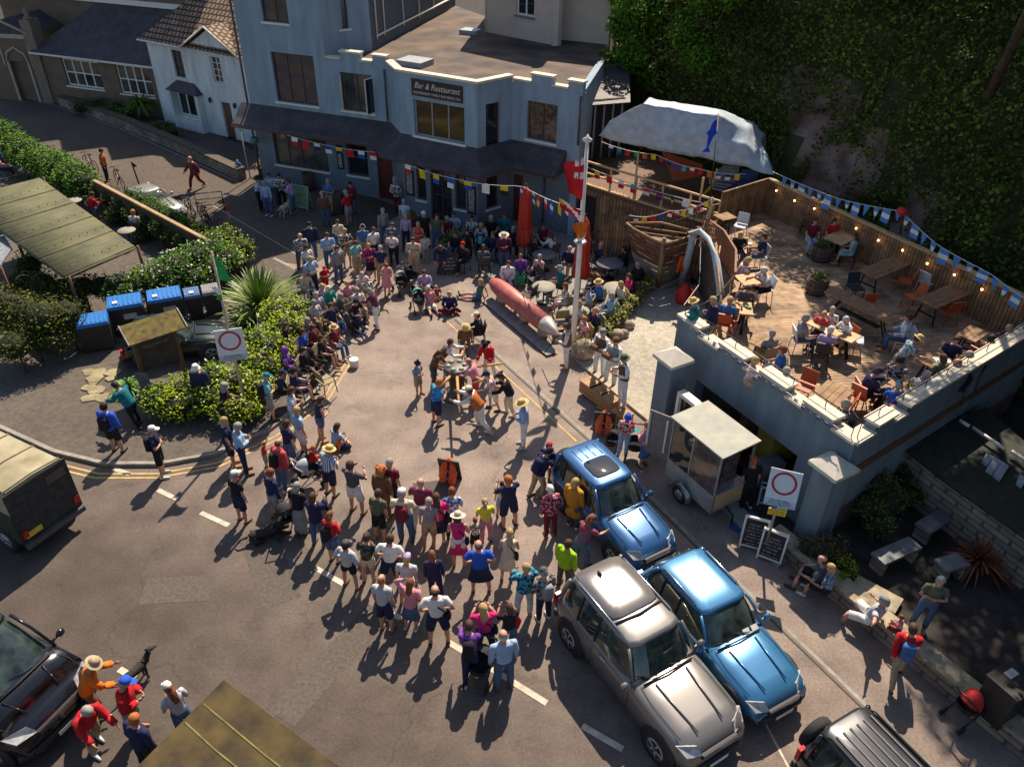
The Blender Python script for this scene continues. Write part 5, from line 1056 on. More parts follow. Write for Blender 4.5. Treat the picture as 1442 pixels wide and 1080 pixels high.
for k in range(8):
    a=2*PI*k/8;b=MB();b.tube([(.2*math.cos(a),.2*math.sin(a),.15),(.23*math.cos(a),.23*math.sin(a),.8)],.03,5);b.build('whelp',DWOOD,cp)
# notice board with mossy roof
p=G(232,530,.12);nb=thing('notice_board','wooden notice board with mossy pitched shingle roof in the hedge','noticeboard',(-11.15,20.6,.12),.72)
MOSS=mat('mossy_shingles',(.20,.17,.03),.95,rgb2=(.10,.06,.045),scale=6,detail=8,bump=.8)
b=MB()
for x in (-.62,.62): b.box((x,0,1.15),(.12,.12,2.3))
b.build('posts',DWOOD,nb);b=MB();b.box((0,0,1.3),(1.1,.1,1.1));pb=b.build('board',mat('old_board',(.055,.045,.035),.85,var=.3,scale=5),nb)
b=MB();b.add([(-.85,-.62,2.12),(.85,-.62,2.12),(.85,0,2.5),(-.85,0,2.5)],[(0,1,2,3)]);b.add([(-.85,.62,2.12),(-.85,0,2.5),(.85,0,2.5),(.85,.62,2.12)],[(0,1,2,3)]);o=b.build('roof',MOSS,nb);md=o.modifiers.new('s','SOLIDIFY');md.thickness=.06
b=MB();b.box((-.88,-.3,2.3),(.03,.74,.1),0,rx=.55);b.box((.88,-.3,2.3),(.03,.74,.1),0,rx=.55);b.build('bargeboard',mat('silver_board',(.38,.35,.3),.8),nb)
scribble(.8,.09,mat('carved_pale',(.28,.25,.2),.8),pb,(0,-.056,1.6),0,5)
b=MB();b.box((-.72,-.35,.55),(.35,.03,.9),0,rz=-.6,rx=.2);b.build('grey_panel',mat('grey_panel',(.16,.17,.18),.7),nb)
# wheelie bins
BL=mat('blue_bin_lid',(.02,.17,.50),.45,var=.12,scale=3);BB=mat('bin_body_black',(.025,.022,.022),.55)
for i,(x0,y0,x1,y1,w,dp,h,lab,lid) in enumerate(((106,448,150,445,1.0,.7,1.2,'small blue lidded recycling bin at the left end of the row',BL),(146,430,200,412,1.15,.75,1.3,'large blue lidded bin with a white label, second from the left',BL),(204,420,254,403,1.15,.75,1.3,'large blue lidded bin, third from the left',BL),(256,413,281,405,.55,.6,1.1,'narrow dark blue lidded wheelie bin beside the black bin',mat('faded_blue_lid',(.07,.16,.36),.5)),(283,408,306,400,.6,.6,1.1,'black wheelie bin with pale grey lid at the right end',mat('grey_lid',(.25,.24,.23),.5)))):
    a=G(x0,y0,h+.12);c=G(x1,y1,h+.12);t=thing('wheelie_bin',lab,'bin',((a.x+c.x)/2,(a.y+c.y)/2,.12),.42,'wheelie bins behind the notice board')
    b=MB();b.box((0,0,h*.45),(w*.92,dp*.88,h*.8),0,tap=1.08);b.build('body',BB,t)
    b=MB();b.box((0,0,h-.1),(w,dp,.12),0,rx=.12,tap=.94);
    for k in range(7): b.box((-w*.4+w*.8*k/6,0,h-.03),(.05,dp*.8,.025),0,rx=.12)
    ld=b.build('lid',lid,t)
    if i in (1,2,3):
        b=MB();b.box((-.28 if i<3 else 0,-dp*.2,h-.01),(.16,.14,.012),0,rx=.12);b.build('label',WHITE,ld)
    if i in (1,2):
        b=MB();b.box((.1,-dp*.47,h*.6),(.42,.02,.2));b.build('front_label',mat('label_grey',(.4,.4,.38)),t)
    for s in (-1,1):
        b=MB();b.lathe((s*w*.36,dp*.3,.1),[(.02,-.03),(.1,-.03),(.1,.03),(.02,.03)],10,axis='x');b.build('wheel',RUBBER,t)
# black garden bin bottom right
p=G(1416,975,1.0);t=thing('litter_bin','black square litter bin with grey lid panel behind the garden wall','bin',(p.x,p.y,.33),.5)
b=MB();b.box((0,0,.5),(.62,.62,1.0),0);b.build('body',BB,t);b=MB();b.box((0,0,1.03),(.68,.68,.06));b.build('lid',BLACK,t);b=MB();b.box((.12,.12,1.07),(.26,.16,.01));b.build('label',mat('label_grey',(.4,.4,.38)),t)
# garden benches (stone)
SB=mat('slate_bench',(.20,.21,.22),.5,rgb2=(.11,.12,.13),scale=3,detail=8)
for (x0,y0,x1,y1,lab) in ((1237,785,1290,762,'grey stone slab bench in the shaded garden nearest the street wall'),(1300,742,1345,715,'dark grey stone slab bench under the hedge at the back'),(1325,795,1358,785,'small stone bench with white papers beside the spiky red plant')):
    a=G(x0,y0,.85);c=G(x1,y1,.85);u=c-a;t=thing('stone_bench',lab,'bench',((a.x+c.x)/2,(a.y+c.y)/2,.33),math.atan2(u.y,u.x));L_=u.length
    b=MB();b.box((0,0,.46),(L_,.42,.08));b.build('seat',SB,t)
    for s in (-1,1): b=MB();b.box((s*(L_/2-.12),0,.21),(.12,.38,.42));b.build('support',STONE,t)
b=MB();p=G(1262,752,.6)
# beam wall and rail
bw=Fac((-19.6,34.95),(-11.9,28.4));t=thing('garden_wall','brown garden wall with a pale timber coping beam beside the lane','wall');b=MB();bw.box(b,0,bw.L,.12,1.4,-.12,.1);b.build('wall_body',mat('old_brown_wall',(.06,.045,.028),.9,var=.3),t);b=MB();bw.box(b,0,bw.L+.3,1.401,1.48,-.06,.10);b.build('beam',mat('orange_beam',(.38,.25,.13),.7,var=.2,scale=3),t)
# tea garden shelter roof
ts=thing('shelter','tea garden shelter with mossy green corrugated roof panels','shelter')
RG=mat('green_corrugated',(.14,.135,.065),.85,rgb2=(.075,.078,.04),scale=1.3,detail=8)
q0=Vector((-14.99,23.3,2.6));q1=Vector((-13.67,25.58,2.6));q2=Vector((-20.5,32.2,2.75));q3=Vector((-24.5,27.0,2.75))
# panels run parallel to q0-q3
n=7;Lx=(q1-q0)
P0,P1,P2,P3=G(92,390,2.5),G(190,347,2.5),G(55,250,2.75),G(-60,280,2.75)
for k in range(5):
    t0,t1_=k/5+.004,(k+1)/5-.004
    a=P0.lerp(P3,t0);c=P0.lerp(P3,t1_);d=P1.lerp(P2,t1_);e=P1.lerp(P2,t0);b=MB();NR=40
    a0,a1=a,e   # strip edge from a to e ; other edge c to d
    vs=[]
    for i in range(NR+1):
        f_=i/NR;z_=.012*math.sin(f_*NR*PI/4)
        vs+= [a0.lerp(c,f_)+Vector((0,0,z_)),a1.lerp(d,f_)+Vector((0,0,z_))]
    b.add(vs,[(2*i,2*i+1,2*i+3,2*i+2) for i in range(NR)],0,True);o=b.build('roof_panel',RG,ts);md=o.modifiers.new('s','SOLIDIFY');md.thickness=.02
b=MB()
for i in range(5):
    for j in range(9):
        q=P0.lerp(P3,(i+.3)/5).lerp(P1.lerp(P2,(i+.3)/5),(j+.5)/9);b.ball((q.x,q.y,q.z+.02),.025,5,3)
b.build('roof_bolts',BLACK,ts)
b=MB()
for q in (P0,P1,P2,P0.lerp(P3,.9),P0.lerp(P3,.45)): b.cyl((q.x*.99-.1,q.y+.1,.12),(q.x*.99-.1,q.y+.1,q.z-.03),.06,n=5)
b.build('posts',DWOOD,ts);b=MB();b.tube([P1+Vector((0,0,-.07)),P0+Vector((0,0,-.07)),P0.lerp(P3,.9)+Vector((0,0,-.07))],.05,4);b.build('fascia',RG,ts)
ts2=thing('shelter','small grey roofed shelter at the far left behind the first','shelter');b=MB();q=[G(-40,345,2.3),G(0,375,2.3),G(17,350,2.3),G(0,322,2.3),G(-40,300,2.3)];b.prism([(v.x,v.y) for v in q],2.25,2.32);b.build('roof',mat('grey_sheet_roof',(.2,.22,.24),.6,var=.3),ts2)
b=MB();b.cyl((q[1].x,q[1].y,.12),(q[1].x,q[1].y,2.25),.06,n=5);b.build('post',DWOOD,ts2)
# quay hut roof at the bottom
qh=thing('quay_hut','hut with moss stained flat olive roof at the bottom of the photo','hut')
A1,A2,A3=G(315,957,2.6),G(190,1082,2.6),G(482,1082,2.6);dx=(A3-A1);dy=(A2-A1);pp_=[A1,A1+dx*2.2,A1+dx*2.2+dy*3,A1+dy*3]
RO_=mat('olive_felt_roof',(.095,.068,.024),.95,rgb2=(.032,.024,.014),scale=2.4,detail=12,bump=.5)
b=MB();b.prism([(v.x,v.y) for v in pp_],2.52,2.6);b.build('roof',RO_,qh)
ce=(pp_[0]+pp_[2])/2
b=MB();b.prism([((v.x-ce.x)*.96+ce.x,(v.y-ce.y)*.96+ce.y) for v in pp_],0,2.51);b.build('walls',mat('hut_boards',(.16,.13,.1),.85,var=.2),qh)
b=MB()
for f_,g in ((.22,.55),(.6,.3)): a=A1+dy*.35*f_*1.6;b.tube([a+dx*.02+dy*.15,a+dx*g+dy*.17,a+dx*1.9+dy*.15],[(.012,.02)]*3,5)
b.build('roof_seams',mat('seam_moss',(.22,.19,.06),.95,rgb2=(.10,.08,.03),scale=5),qh)
# misc small things
b=MB();p=G(498,506,.3);b.lathe((p.x,p.y,.02),[(.15,0),(.16,.28),(.15,.29),(.01,.285)],16);o=b.build('drum',[WHITE]);tag(o,'small white topped drum on the road in front of the seated row','drum')
p=G(821,503,.1)
rk=thing('rock_planter','rough stone planter with trailing plant between flagpole and crates','planter',(p.x,p.y,.1));b=MB();b.ball((0,0,.3),(.42,.36,.42),9,6);o=b.build('rock',mat('planter_rock',(.33,.27,.2),.95,var=.4,scale=4,bump=1),rk)
P=clump_points([(0,0,.5)],[(.45,.4,.3)],[300],.3);fastquads('plant',leafquads(P,.09,.9,.3),mat('dry_plant',(.22,.2,.07),.8,island=.4),rk)
# yellow topped post, bollard, dog, barriers
t=thing('marker_post','thin pale post with a yellow top beside the cottage wall','post',tuple(G(353,252,0)));b=MB();b.tube([(0,0,0),(-.1,0,2.6)],.035,6);b.build('post',mat('pale_blue_post',(.35,.4,.42)),t);b=MB();b.box((-.1,0,2.68),(.28,.1,.16));b.build('yellow_top',mat('yellow_notice'),t)
t=thing('arrow_post','black post with a small arrow head beside the pale grey car','post',tuple(G(200,272,0)));b=MB();b.tube([(0,0,0),(-.12,0,1.55)],.04,5);b.add([(-.12,0,1.6),(.12,0,1.35),(-.12,0,1.3)],[(0,1,2)]);b.build('post',BLACK,t)
aboard('road_sign','black and white lettered sign board beside the pale grey car',243,292,0,25,.95,.5,BLACK,CHK,2,WHITE)
t=thing('metal_barrier','low black metal cycle barrier on the shaded lane','barrier',tuple(G(298,297,0)),.35);b=MB();b.tube([(-.6,0,0),(-.6,0,.9),(.6,0,.9),(.6,0,0)],.03,5);b.tube([(-.6,0,.6),(.6,0,.6)],.02,5);b.tube([(-.6,0,.3),(.6,0,.3)],.02,5);b.build('rails',BLACK,t)
t=thing('red_post','short red marker post standing above the flowering hedge','post',tuple(G(326,322,0)));b=MB();b.cyl((0,0,0),(0,0,1.0),.04,n=6);b.build('post',mat('post_tan'),t);b=MB();b.box((0,0,1.0),(.12,.08,.3));b.build('red_top',mat('post_red',(.5,.05,.02)),t)
t=thing('terracotta_pot','terracotta pot with small shrub beside the pub window','pot',tuple(G(581,318,.06)));b=MB();b.lathe((0,0,0),[(.17,0),(.24,.42),(.26,.45),(.2,.45)],14);b.build('pot',mat('terracotta',(.30,.10,.05),.8),t);P=clump_points([(0,0,.6)],[(.22,.22,.2)],[120],.2);fastquads('plant',leafquads(P,.09),LEAF,t)
t=thing('potted_palm','low potted palm with arching leaves in front of the pub door','palm',tuple(G(637,352,.06)));b=MB();b.lathe((0,0,0),[(.16,0),(.22,.35),(.2,.35)],12);b.build('pot',DGREY,t)
def fronds(t,n,L,z,m,w=.03,droop=.5,name='leaves',seed=1,elev=(.4,1.4)):
    r=random.Random(seed);b=MB()
    for i in range(n):
        a=r.random()*2*PI;e=elev[0]+(elev[1]-elev[0])*r.random();l=L*(.7+.5*r.random());d=Vector((math.cos(a)*math.cos(e),math.sin(a)*math.cos(e),math.sin(e)));s=Vector((-math.sin(a),math.cos(a),0))*w
        P=[Vector((0,0,z))+d*l*k/5-Vector((0,0,droop*l*(k/5)**2.4)) for k in range(6)]
        vs=[];
        for k,pnt in enumerate(P): ww=s*(1 if k<4 else (.6 if k==4 else .08));vs+=[pnt-ww,pnt+ww]
        b.add(vs,[(2*k,2*k+1,2*k+3,2*k+2) for k in range(5)])
    return b.build(name,m,t)
fronds(t,46,1.0,.4,mat('palm_leaf',(.12,.17,.03),.6,island=.3),.035,.55,seed=3,elev=(.2,1.2))
# prams
def pram(label,x,y,deg,hood,z0=None,frame=BLACK,sc=1):
    p=G(x,y,.0);z0=gz(p.x,p.y);t=thing('pushchair',label,'pushchair',(p.x,p.y,z0),math.radians(deg),sc=sc)
    b=MB();b.tube([(-.22,-.35,.95),(-.22,.0,.5),(-.22,.35,.12)],.018,5);b.tube([(.22,-.35,.95),(.22,.0,.5),(.22,.35,.12)],.018,5);b.tube([(-.22,-.35,.12),(-.22,.1,.55)],.018,5);b.tube([(.22,-.35,.12),(.22,.1,.55)],.018,5);b.tube([(-.22,-.35,.95),(.22,-.35,.95)],.022,5);b.build('frame',frame,t)
    b=MB();b.rings([superring(-.19,.19,-.25,.30,.42,12,4),superring(-.22,.22,-.3,.32,.58,12,4)],0,(1,0));b.build('seat_shell',fab('pram_fabric',(.03,.03,.035)),t)
    b=MB();rs=[]
    for k in range(6):
        a=PI*.15+PI*.42*k/5;rs.append([(.23*math.cos(PI*j/8),-.05-.30*math.cos(a)*math.sin(PI*j/8)+.02,.58+.36*math.sin(a)*math.sin(PI*j/8)) for j in range(9)])
    vs=[q for r in rs for q in r];b.add(vs,[(k*9+j,k*9+j+1,(k+1)*9+j+1,(k+1)*9+j) for k in range(5) for j in range(8)],0,True);b.build('hood',hood,t)
    for xx,yy in ((-.24,.35),(.24,.35),(-.24,-.33),(.24,-.33)):
        b=MB();b.lathe((xx,yy,.11),[(.03,-.02),(.11,-.02),(.11,.02),(.03,.02)],10,axis='x');b.build('wheel',RUBBER,t)
    return t
pram('dark pushchair with pale hood nearest the pink cardigan woman',566,412,-150,fab('pram_grey',(.3,.32,.33)));pram('black pushchair with white straps behind the first pushchair',578,403,-120,fab('pram_black',(.04,.04,.045)))
pram('pushchair with sea green hood carrying a small child',590,437,-160,fab('pram_seagreen',(.10,.30,.27)));pram('pale grey and turquoise pushchair beside the blue striped shirt',436,683,-60,fab('pram_pale',(.35,.42,.45)),frame=GALV)
pram('pushchair with teal hood between the two women at the pavement',892,643,170,fab('pram_teal',(.03,.25,.28)));pram('small black pushchair at the kerb beside the blue hatted woman',861,635,150,fab('pram_black'),sc=.8)
pram('black pushchair with pale metal base among the front spectators',678,953,160,fab('pram_black'))
pram('black buggy loaded with bags behind the grey trousered spectator',405,745,20,fab('pram_black'));pram('red and black pushchair parked against the garden wall',1356,1012,-70,mat('pram_red',(.45,.02,.02),.8))
# lifering, buckets, hanging
b=MB();p=G(957,372,1.2);b.tube([(p.x-.08,p.y-.15,.9),(p.x,p.y-.15,1.6),(p.x+.12,p.y-.15,1.65),(p.x+.08,p.y-.15,.95)],[(.07,.05)]*4,6);tag(b.build('life_jacket',LJ),'orange life jacket hanging on the boat bow hull','life jacket')
b=MB();p=G(962,425,.1);b.lathe((p.x,p.y,.1),[(.3,0),(.34,.1),(.34,.5),(.2,.62),(.1,.8)],14);tag(b.build('mooring_buoy',mat('buoy_red',(.5,.025,.02),.5)),'round red buoy at the foot of the white arch','buoy')
# ---------------- planting ----------------
FLW=mat('white_blossom',(.75,.72,.6),.8,var=.1);BRK=mat('bark',(.09,.065,.045),.9,var=.4)
YG=mat('yellow_green_leaves',(.30,.37,.018),.75,rgb2=(.13,.22,.012),scale=1.1,island=.4,spec=.12);GG=mat('fresh_green_leaves',(.11,.22,.018),.75,rgb2=(.05,.13,.014),scale=1.3,island=.4,spec=.12)
INNER=mat('hedge_inner_shade',(.018,.022,.008),.95)
def bush(name,label,cat,cl,m,per=420,leaf=.10,flowers=0,stem=True,fsize=.055):
    "cl: (px,py,z,radius[,rz]) clumps; px,py located on the plane of height z"
    C_=[];R_=[];K=[]
    for c in cl:
        x,y,z,r=c[:4];rz=c[4] if len(c)>4 else r*.8;p=G(x,y,z) if x>-900 else None;C_.append((p.x,p.y,p.z));R_.append((r,r,rz));K.append(int(per*r*r*2.6)+60)
    t=thing(name,label,cat,(C_[0][0],C_[0][1],0));o=np.array([C_[0][0],C_[0][1],0]);P=clump_points(C_,R_,K,.72)
    lump=np.array([mn.noise(Vector(p)*1.9)*.35 for p in P]);P=P+RNG.normal(size=P.shape)*.05;P[:,2]+=lump*.5;P=P[P[:,2]>.05]
    fastquads('foliage',leafquads(P-o,leaf*.8,.45,1.8,.7),m,t)
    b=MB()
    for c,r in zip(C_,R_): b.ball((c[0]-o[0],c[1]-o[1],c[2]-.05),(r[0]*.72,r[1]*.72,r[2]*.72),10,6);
    b.build('inner_shade_core',INNER,t)  # solid dark core painted as the shade between the leaves
    b=MB()
    for c,r in zip(C_,R_): b.tube([(c[0]-o[0],c[1]-o[1],0),(c[0]-o[0]+.05,c[1]-o[1],c[2])],.04,5)
    b.build('stems',BRK,t)
    if flowers:
        Q=clump_points(C_,[(r[0]*1.05,r[1]*1.05,r[2]*1.08) for r in R_],[int(flowers*k/300)+1 for k in K],.97);Q=Q[Q[:,2]>.3]
        f=np.concatenate([leafquads(Q-o+RNG.normal(size=Q.shape)*.02,fsize,.5,.5,.9) for _ in range(3)]);fastquads('blossom',f,FLW,t)
    return t
bush('flowering_hedge','white flowered bright hedge around the restriction sign post','hedge',[(222,562,.7,.55),(250,572,.6,.6),(262,548,.8,.6),(292,560,.7,.65),(318,578,.6,.5),(345,575,.6,.5),(300,530,.9,.6),(330,535,.9,.55),(362,545,.8,.55),(372,515,.9,.65),(385,490,1.0,.7),(400,462,1.0,.75),(410,436,.9,.6),(360,480,1.1,.6),(345,505,1.0,.5),(388,440,1.0,.6)],YG,flowers=13,leaf=.11,per=560)
bush('flowering_hedge','white flowered darker hedge behind the row of blue lidded bins','hedge',[(172,410,1.2,.7),(198,398,1.3,.75),(225,388,1.35,.8),(250,376,1.4,.8),(272,390,1.1,.6),(275,362,1.4,.75),(298,352,1.3,.7),(300,378,1.1,.6),(240,402,1.0,.6),(318,362,1.2,.6)],GG,flowers=17,leaf=.11,per=560,fsize=.065)
bush('flowering_hedge','bright yellow green hedge between the phormium and the lane','hedge',[(300,340,1.1,.6),(322,335,1.1,.65),(340,348,1.0,.6),(330,362,.9,.5),(281,322,1.1,.3)],YG,flowers=8,per=560)
bush('hedge','dark tangled hedge with yellow tips below the shelter roof','hedge',[(40,372,1.5,.6),(28,395,1.3,.6),(60,398,1.4,.6),(88,405,1.2,.6),(115,402,1.2,.6),(142,402,1.2,.6),(70,425,1.0,.7),(100,425,1.0,.7),(40,430,1.0,.6),(85,450,.9,.7),(15,450,.9,.6),(30,440,1.7,.8),(60,445,1.7,.8),(90,440,1.6,.7),(5,430,1.9,.8),(45,470,1.2,.7),(75,480,1.0,.6),(20,485,1.2,.7)],mat('tangled_leaves',(.14,.16,.018),.75,spec=.12,rgb2=(.035,.055,.012),scale=1.0,island=.5),leaf=.10)
bush('hedge','long clipped hedge running along the shaded lane at the left','hedge',[(-6,185,1.2,1.0),(8,192,1.2,1.0),(22,206,1.2,.95),(38,216,1.2,1.0),(54,226,1.2,1.0),(72,232,1.2,1.05),(88,240,1.2,1.05),(104,248,1.2,1.0),(118,258,1.1,.9),(96,256,1.0,.9)],[GG],per=420,leaf=.14)
bush('hedge','fresh green hedge spilling along the far side of the timber beam','hedge',[(188,276,1.0,.5),(202,284,1.0,.55),(216,293,1.0,.6),(230,300,1.0,.6),(243,309,1.0,.6),(256,316,.9,.6),(265,324,.8,.5)],GG,per=600,leaf=.10)
bush('creeper','dark creeper hanging down the tea garden side of the beam wall','creeper',[(136,270,.9,.45),(152,280,.9,.45),(170,290,.9,.5),(188,300,.9,.5),(206,310,.9,.5),(224,322,.9,.45),(242,332,.8,.45),(258,341,.8,.4),(200,330,.4,.5),(160,305,.5,.5)],LEAFD,per=600,leaf=.10)
t=thing('phormium','tall phormium with long sword leaves behind the flowering hedge','plant',tuple(G(368,440,.12)));fronds(t,210,2.1,.1,mat('phormium_leaf',(.21,.29,.05),.5,rgb2=(.09,.16,.03),island=.45),.045,.28,seed=5,elev=(.35,1.5))
t=thing('phormium','smaller phormium clump leaning over the seated row','plant',tuple(G(352,462,.12)));fronds(t,90,1.3,.1,_M['phormium_leaf'],.035,.5,seed=8,elev=(.2,1.3))
t=thing('strap_plant','small bright strap leaved plant left of the notice board','plant',tuple(G(183,552,.12)));fronds(t,90,.75,.1,mat('strap_leaf',(.10,.22,.03),.5,island=.4),.03,.6,seed=6,elev=(.3,1.4))
t=thing('strap_plant','small bright strap leaved plant right of the notice board','plant',tuple(G(225,553,.12)));fronds(t,50,.55,.1,_M['strap_leaf'],.025,.6,seed=7,elev=(.3,1.4))
t=thing('cordyline','dark red spiky cordyline in the shaded garden','plant',tuple(G(1372,800,.33)));fronds(t,110,.95,.25,mat('cordyline_leaf',(.20,.065,.03),.5,island=.5),.025,.35,seed=9,elev=(.1,1.45))
bush('shrub','round green shrub at the foot of the far terrace wall','shrub',[(1232,680,1.2,.6),(1222,708,1.0,.5),(1250,702,1.0,.5),(1235,735,.7,.45)],mat('shrub_green',(.085,.12,.02),.6,island=.5,var=.3,scale=2),per=700,leaf=.08)
bush('hedge','dark low hedge between the terrace wall and the stone shed','hedge',[(1280,660,1.1,.55),(1310,645,1.1,.55),(1335,630,1.1,.55),(1300,690,.8,.5),(1330,670,.9,.5),(1275,695,.8,.45),(1360,600,1.2,.5)],LEAFD,per=600,leaf=.08)
bush('shrub','russet shrub beside the couple on the garden wall','shrub',[(1160,775,.7,.4),(1140,770,.6,.35),(1175,765,.8,.35)],mat('russet_leaves',(.16,.09,.03),.7,rgb2=(.06,.05,.02),scale=3,island=.5),per=900,leaf=.06)
bush('shrub','small yellow green shrub behind the sunny wall cap','shrub',[(1192,793,.6,.25),(1198,808,.5,.2),(1186,812,.5,.18)],YG,per=1500,leaf=.06)
bush('shrub','low planting in front of the brown hall windows','shrub',[(115,150,.5,.7,.4),(135,148,.6,.8,.5),(160,152,.6,.8,.5),(178,158,.6,.7,.4),(228,178,.5,.7,.4),(240,186,.4,.6,.4)],LEAFD,per=260,leaf=.13)
t=thing('fan_palm','fan palm between the hall and the white cottage','palm',tuple(G(202,162,.3)));fronds(t,60,1.5,.6,GG,.06,.7,seed=10,elev=(.1,1.3))
bush('grass_strip','ornamental grass strip in a low bed beside the patio','grass bed',[(840,470,.5,.28),(850,462,.5,.28),(860,452,.5,.3),(869,443,.5,.3),(878,433,.5,.3),(887,424,.5,.3),(896,414,.5,.28),(905,404,.5,.28),(913,396,.5,.25)],mat('grass_yellow',(.27,.26,.06),.7,rgb2=(.15,.17,.04),island=.5),per=2200,leaf=.13)
# rough stones by grass bed
for i,(x,y,r) in enumerate(((838,486,.2),(852,480,.22),(868,472,.3),(885,458,.25),(878,470,.22))):
    p=G(x,y,.2);b=MB();b.ball((p.x,p.y,.2),(r,r*.8,r*.8),7,5);o=b.build('boulder',_M['planter_rock']);tag(o,'rough stone edging the grass bed, %s from the flagpole'%('nearest','second','third','fourth','fifth')[i],'rock','stones edging the grass bed')
# stone slabs between pavement and bins
b=MB();rr=random.Random(4)
for i in range(16):
    p=G(118+rr.random()*40+i*.5,520+rr.random()*45,.12);s=.14+.12*rr.random();n=6;b.prism([(p.x+s*math.cos(2*PI*k/n+rr.random()*.6)*1.2,p.y+s*math.sin(2*PI*k/n+rr.random()*.6)) for k in range(n)],.121,.135+.002*i)
o=b.build('stone_slabs',mat('slab_yellow',(.36,.31,.17),.9,rgb2=(.20,.17,.11),scale=3));o['kind']='structure'
# trees: trunk, limbs and leafy crown
def tree(label,x,y,z0,h,cr,m,n=9000,seed=1,name='tree',leaf=.2,base=.45):
    r=random.Random(seed);t=thing(name,label,'tree',(x,y,z0));b=MB();b.tube([(1.5,4,-1.),(1.0,2.6,h*.35),(.1,.3,h*.75)] if z0>1 else [(0,0,-1),(.1,.05,h*.35),(.0,.2,h*.7)],[.16,.13,.06] if z0>1 else [.22,.16,.07],7)
    C_=[]
    for k in range(13):
        a=r.random()*2*PI;d=cr*(.25+.6*r.random());z=h*(base+(1-base)*r.random());C_.append((d*math.cos(a),d*math.sin(a),z));b.tube([(.3,.9,h*.66) if z0>1 else (0,.05,h*.35+.1*k*.2),(d*.5*math.cos(a),d*.5*math.sin(a),z*.8),C_[-1]],[.07,.05,.02],5)
    b.build('trunk',BRK,t);P=clump_points(C_,[(cr*.42,cr*.42,cr*.34)]*13,[n//13]*13,.45);fastquads('crown',leafquads(P,leaf,.8,.7),m,t);return t
tree('unseen leafy tree added for shade beyond the right end of the garden',13.8,13.0,0,9,3.2,LEAF,12000,11,base=.6)  # out of frame, added to cast dappled shade on the garden
tree('unseen leafy tree added for shade behind the stone shed beyond the deck corner',16.6,16.0,0,9,2.6,LEAF,8000,12,base=.6)  # also added out of view for its shade
tree('unseen leafy tree added for shade over the garden wall outside the right edge',12.2,8.2,0,8.5,2.3,LEAF,5500,13,base=.65)  # added beyond the right edge to shade the garden corner
tree('unseen overhanging tree added above the deck to shade the garden',14.2,23.0,9.0,7.2,3.1,LEAF,15000,19,base=.55)  # added above the frame so its shadow darkens the garden
tree('light green tree growing at the cliff foot behind the pub roof',5.6,41.5,1,8.5,2.2,GG,9000,14,leaf=.2)
tree('light green tree above the tarpaulin, against the cliff',8.2,38.0,2,8.2,2.0,GG,8000,15,leaf=.2)
tree('broad dark tree on the cliff edge above the fence',13.2,34.5,8,6.5,2.8,LEAF,11000,16)
tree('spreading dark tree added on the cliff behind the fence to shade the deck',13.9,31.5,8,8,2.9,LEAF,12000,21)  # added so its crown shades the back of the deck
tree('tall dark tree on the cliff above the fairy lights',15.8,30.5,8,9,3.0,LEAF,11000,17)
# ---------------- bunting ----------------
FM={c:fab('flag_'+c,v) for c,v in FLC.items()}
def bunting(label,path,flags,sag=0.,size=(.28,.34),name='bunting',group=None,start=.04,end=.98):
    "flags: list of colour keys like 'yellow', 'blue/white' (two bands) or 'blue^' (pennant)"
    P=[Vector(p) for p in path];seg=[0]
    for i in range(len(P)-1): seg.append(seg[-1]+(P[i+1]-P[i]).length)
    L=seg[-1]
    def at(u):
        d=u*L
        for i in range(len(P)-1):
            if d<=seg[i+1]+1e-6:
                f=(d-seg[i])/(seg[i+1]-seg[i]);return P[i].lerp(P[i+1],f)-Vector((0,0,sag*4*f*(1-f)))
        return P[-1]
    t=thing(name,label,'bunting',tuple(P[0]),0,group);b=MB();b.tube([at(i/24)-P[0] for i in range(25)],.012,4);b.build('cord',WHITE,t)
    n=len(flags);w,h=size;rr=random.Random(len(label))
    for i,fl in enumerate(flags):
        u=start+(end-start)*(i+.5)/n;p=at(u);q=at(min(1,u+.01));d=(q-p);d.z=0;d=d.normalized();sw=Vector((-d.y,d.x,0))*(rr.random()-.5)*.3*h
        pen='^' in fl;cs=fl.replace('^','').split('/');w2=w*(.8 if pen else 1)
        a=p-d*w2/2-P[0];c=p+d*w2/2-P[0];dn=Vector((0,0,-h*(.85+.3*rr.random())))+sw
        f=MB();NX=3
        for k in range(len(cs)):
            v0,v1=k/len(cs),(k+1)/len(cs)
            if pen:
                A0=a.lerp((a+c)/2,v0)+dn*v0;C0=c.lerp((a+c)/2,v0)+dn*v0;A1=a.lerp((a+c)/2,v1*.97)+dn*v1;C1=c.lerp((a+c)/2,v1*.97)+dn*v1;f.quad(A0,C0,C1,A1,k)
            else:
                A0=a+dn*v0;C0=c+dn*v0;A1=a+dn*v1+sw*.1;C1=c+dn*v1+sw*.1;M0=(A0+C0)/2+sw*.25;M1=(A1+C1)/2+sw*.3;f.quad(A0,M0,M1,A1,k);f.quad(M0,C0,C1,M1,k)
        f.build('flag',[FM[c_] for c_ in cs],t)
    return t
fpx,fpy=fp.location.x,fp.location.y
bunting('signal flag bunting strung from the pub bay to the white flagpole',[f3.at(.1,3.0,.9),G(640,252,3.0),G(735,262,3.3),(fpx,fpy,5.3)],['white/red','yellow','yellow/blue','blue/white','yellow/blue','white/white','yellow/black','blue/white/blue','orange/red','white/navy/white','red/yellow','white/red','blue/white/blue','yellow','red/white/navy','yellow/blue'],.1,(.36,.42))
bunting('short bunting hung under the slate canopy at the pub left',[f1.at(2.6,2.95,1.1),f1.at(7.7,2.75,1.1)],['white/red','red','white/navy','blue/white','yellow/navy','red','white/blue','red/white'],.15,(.34,.38))
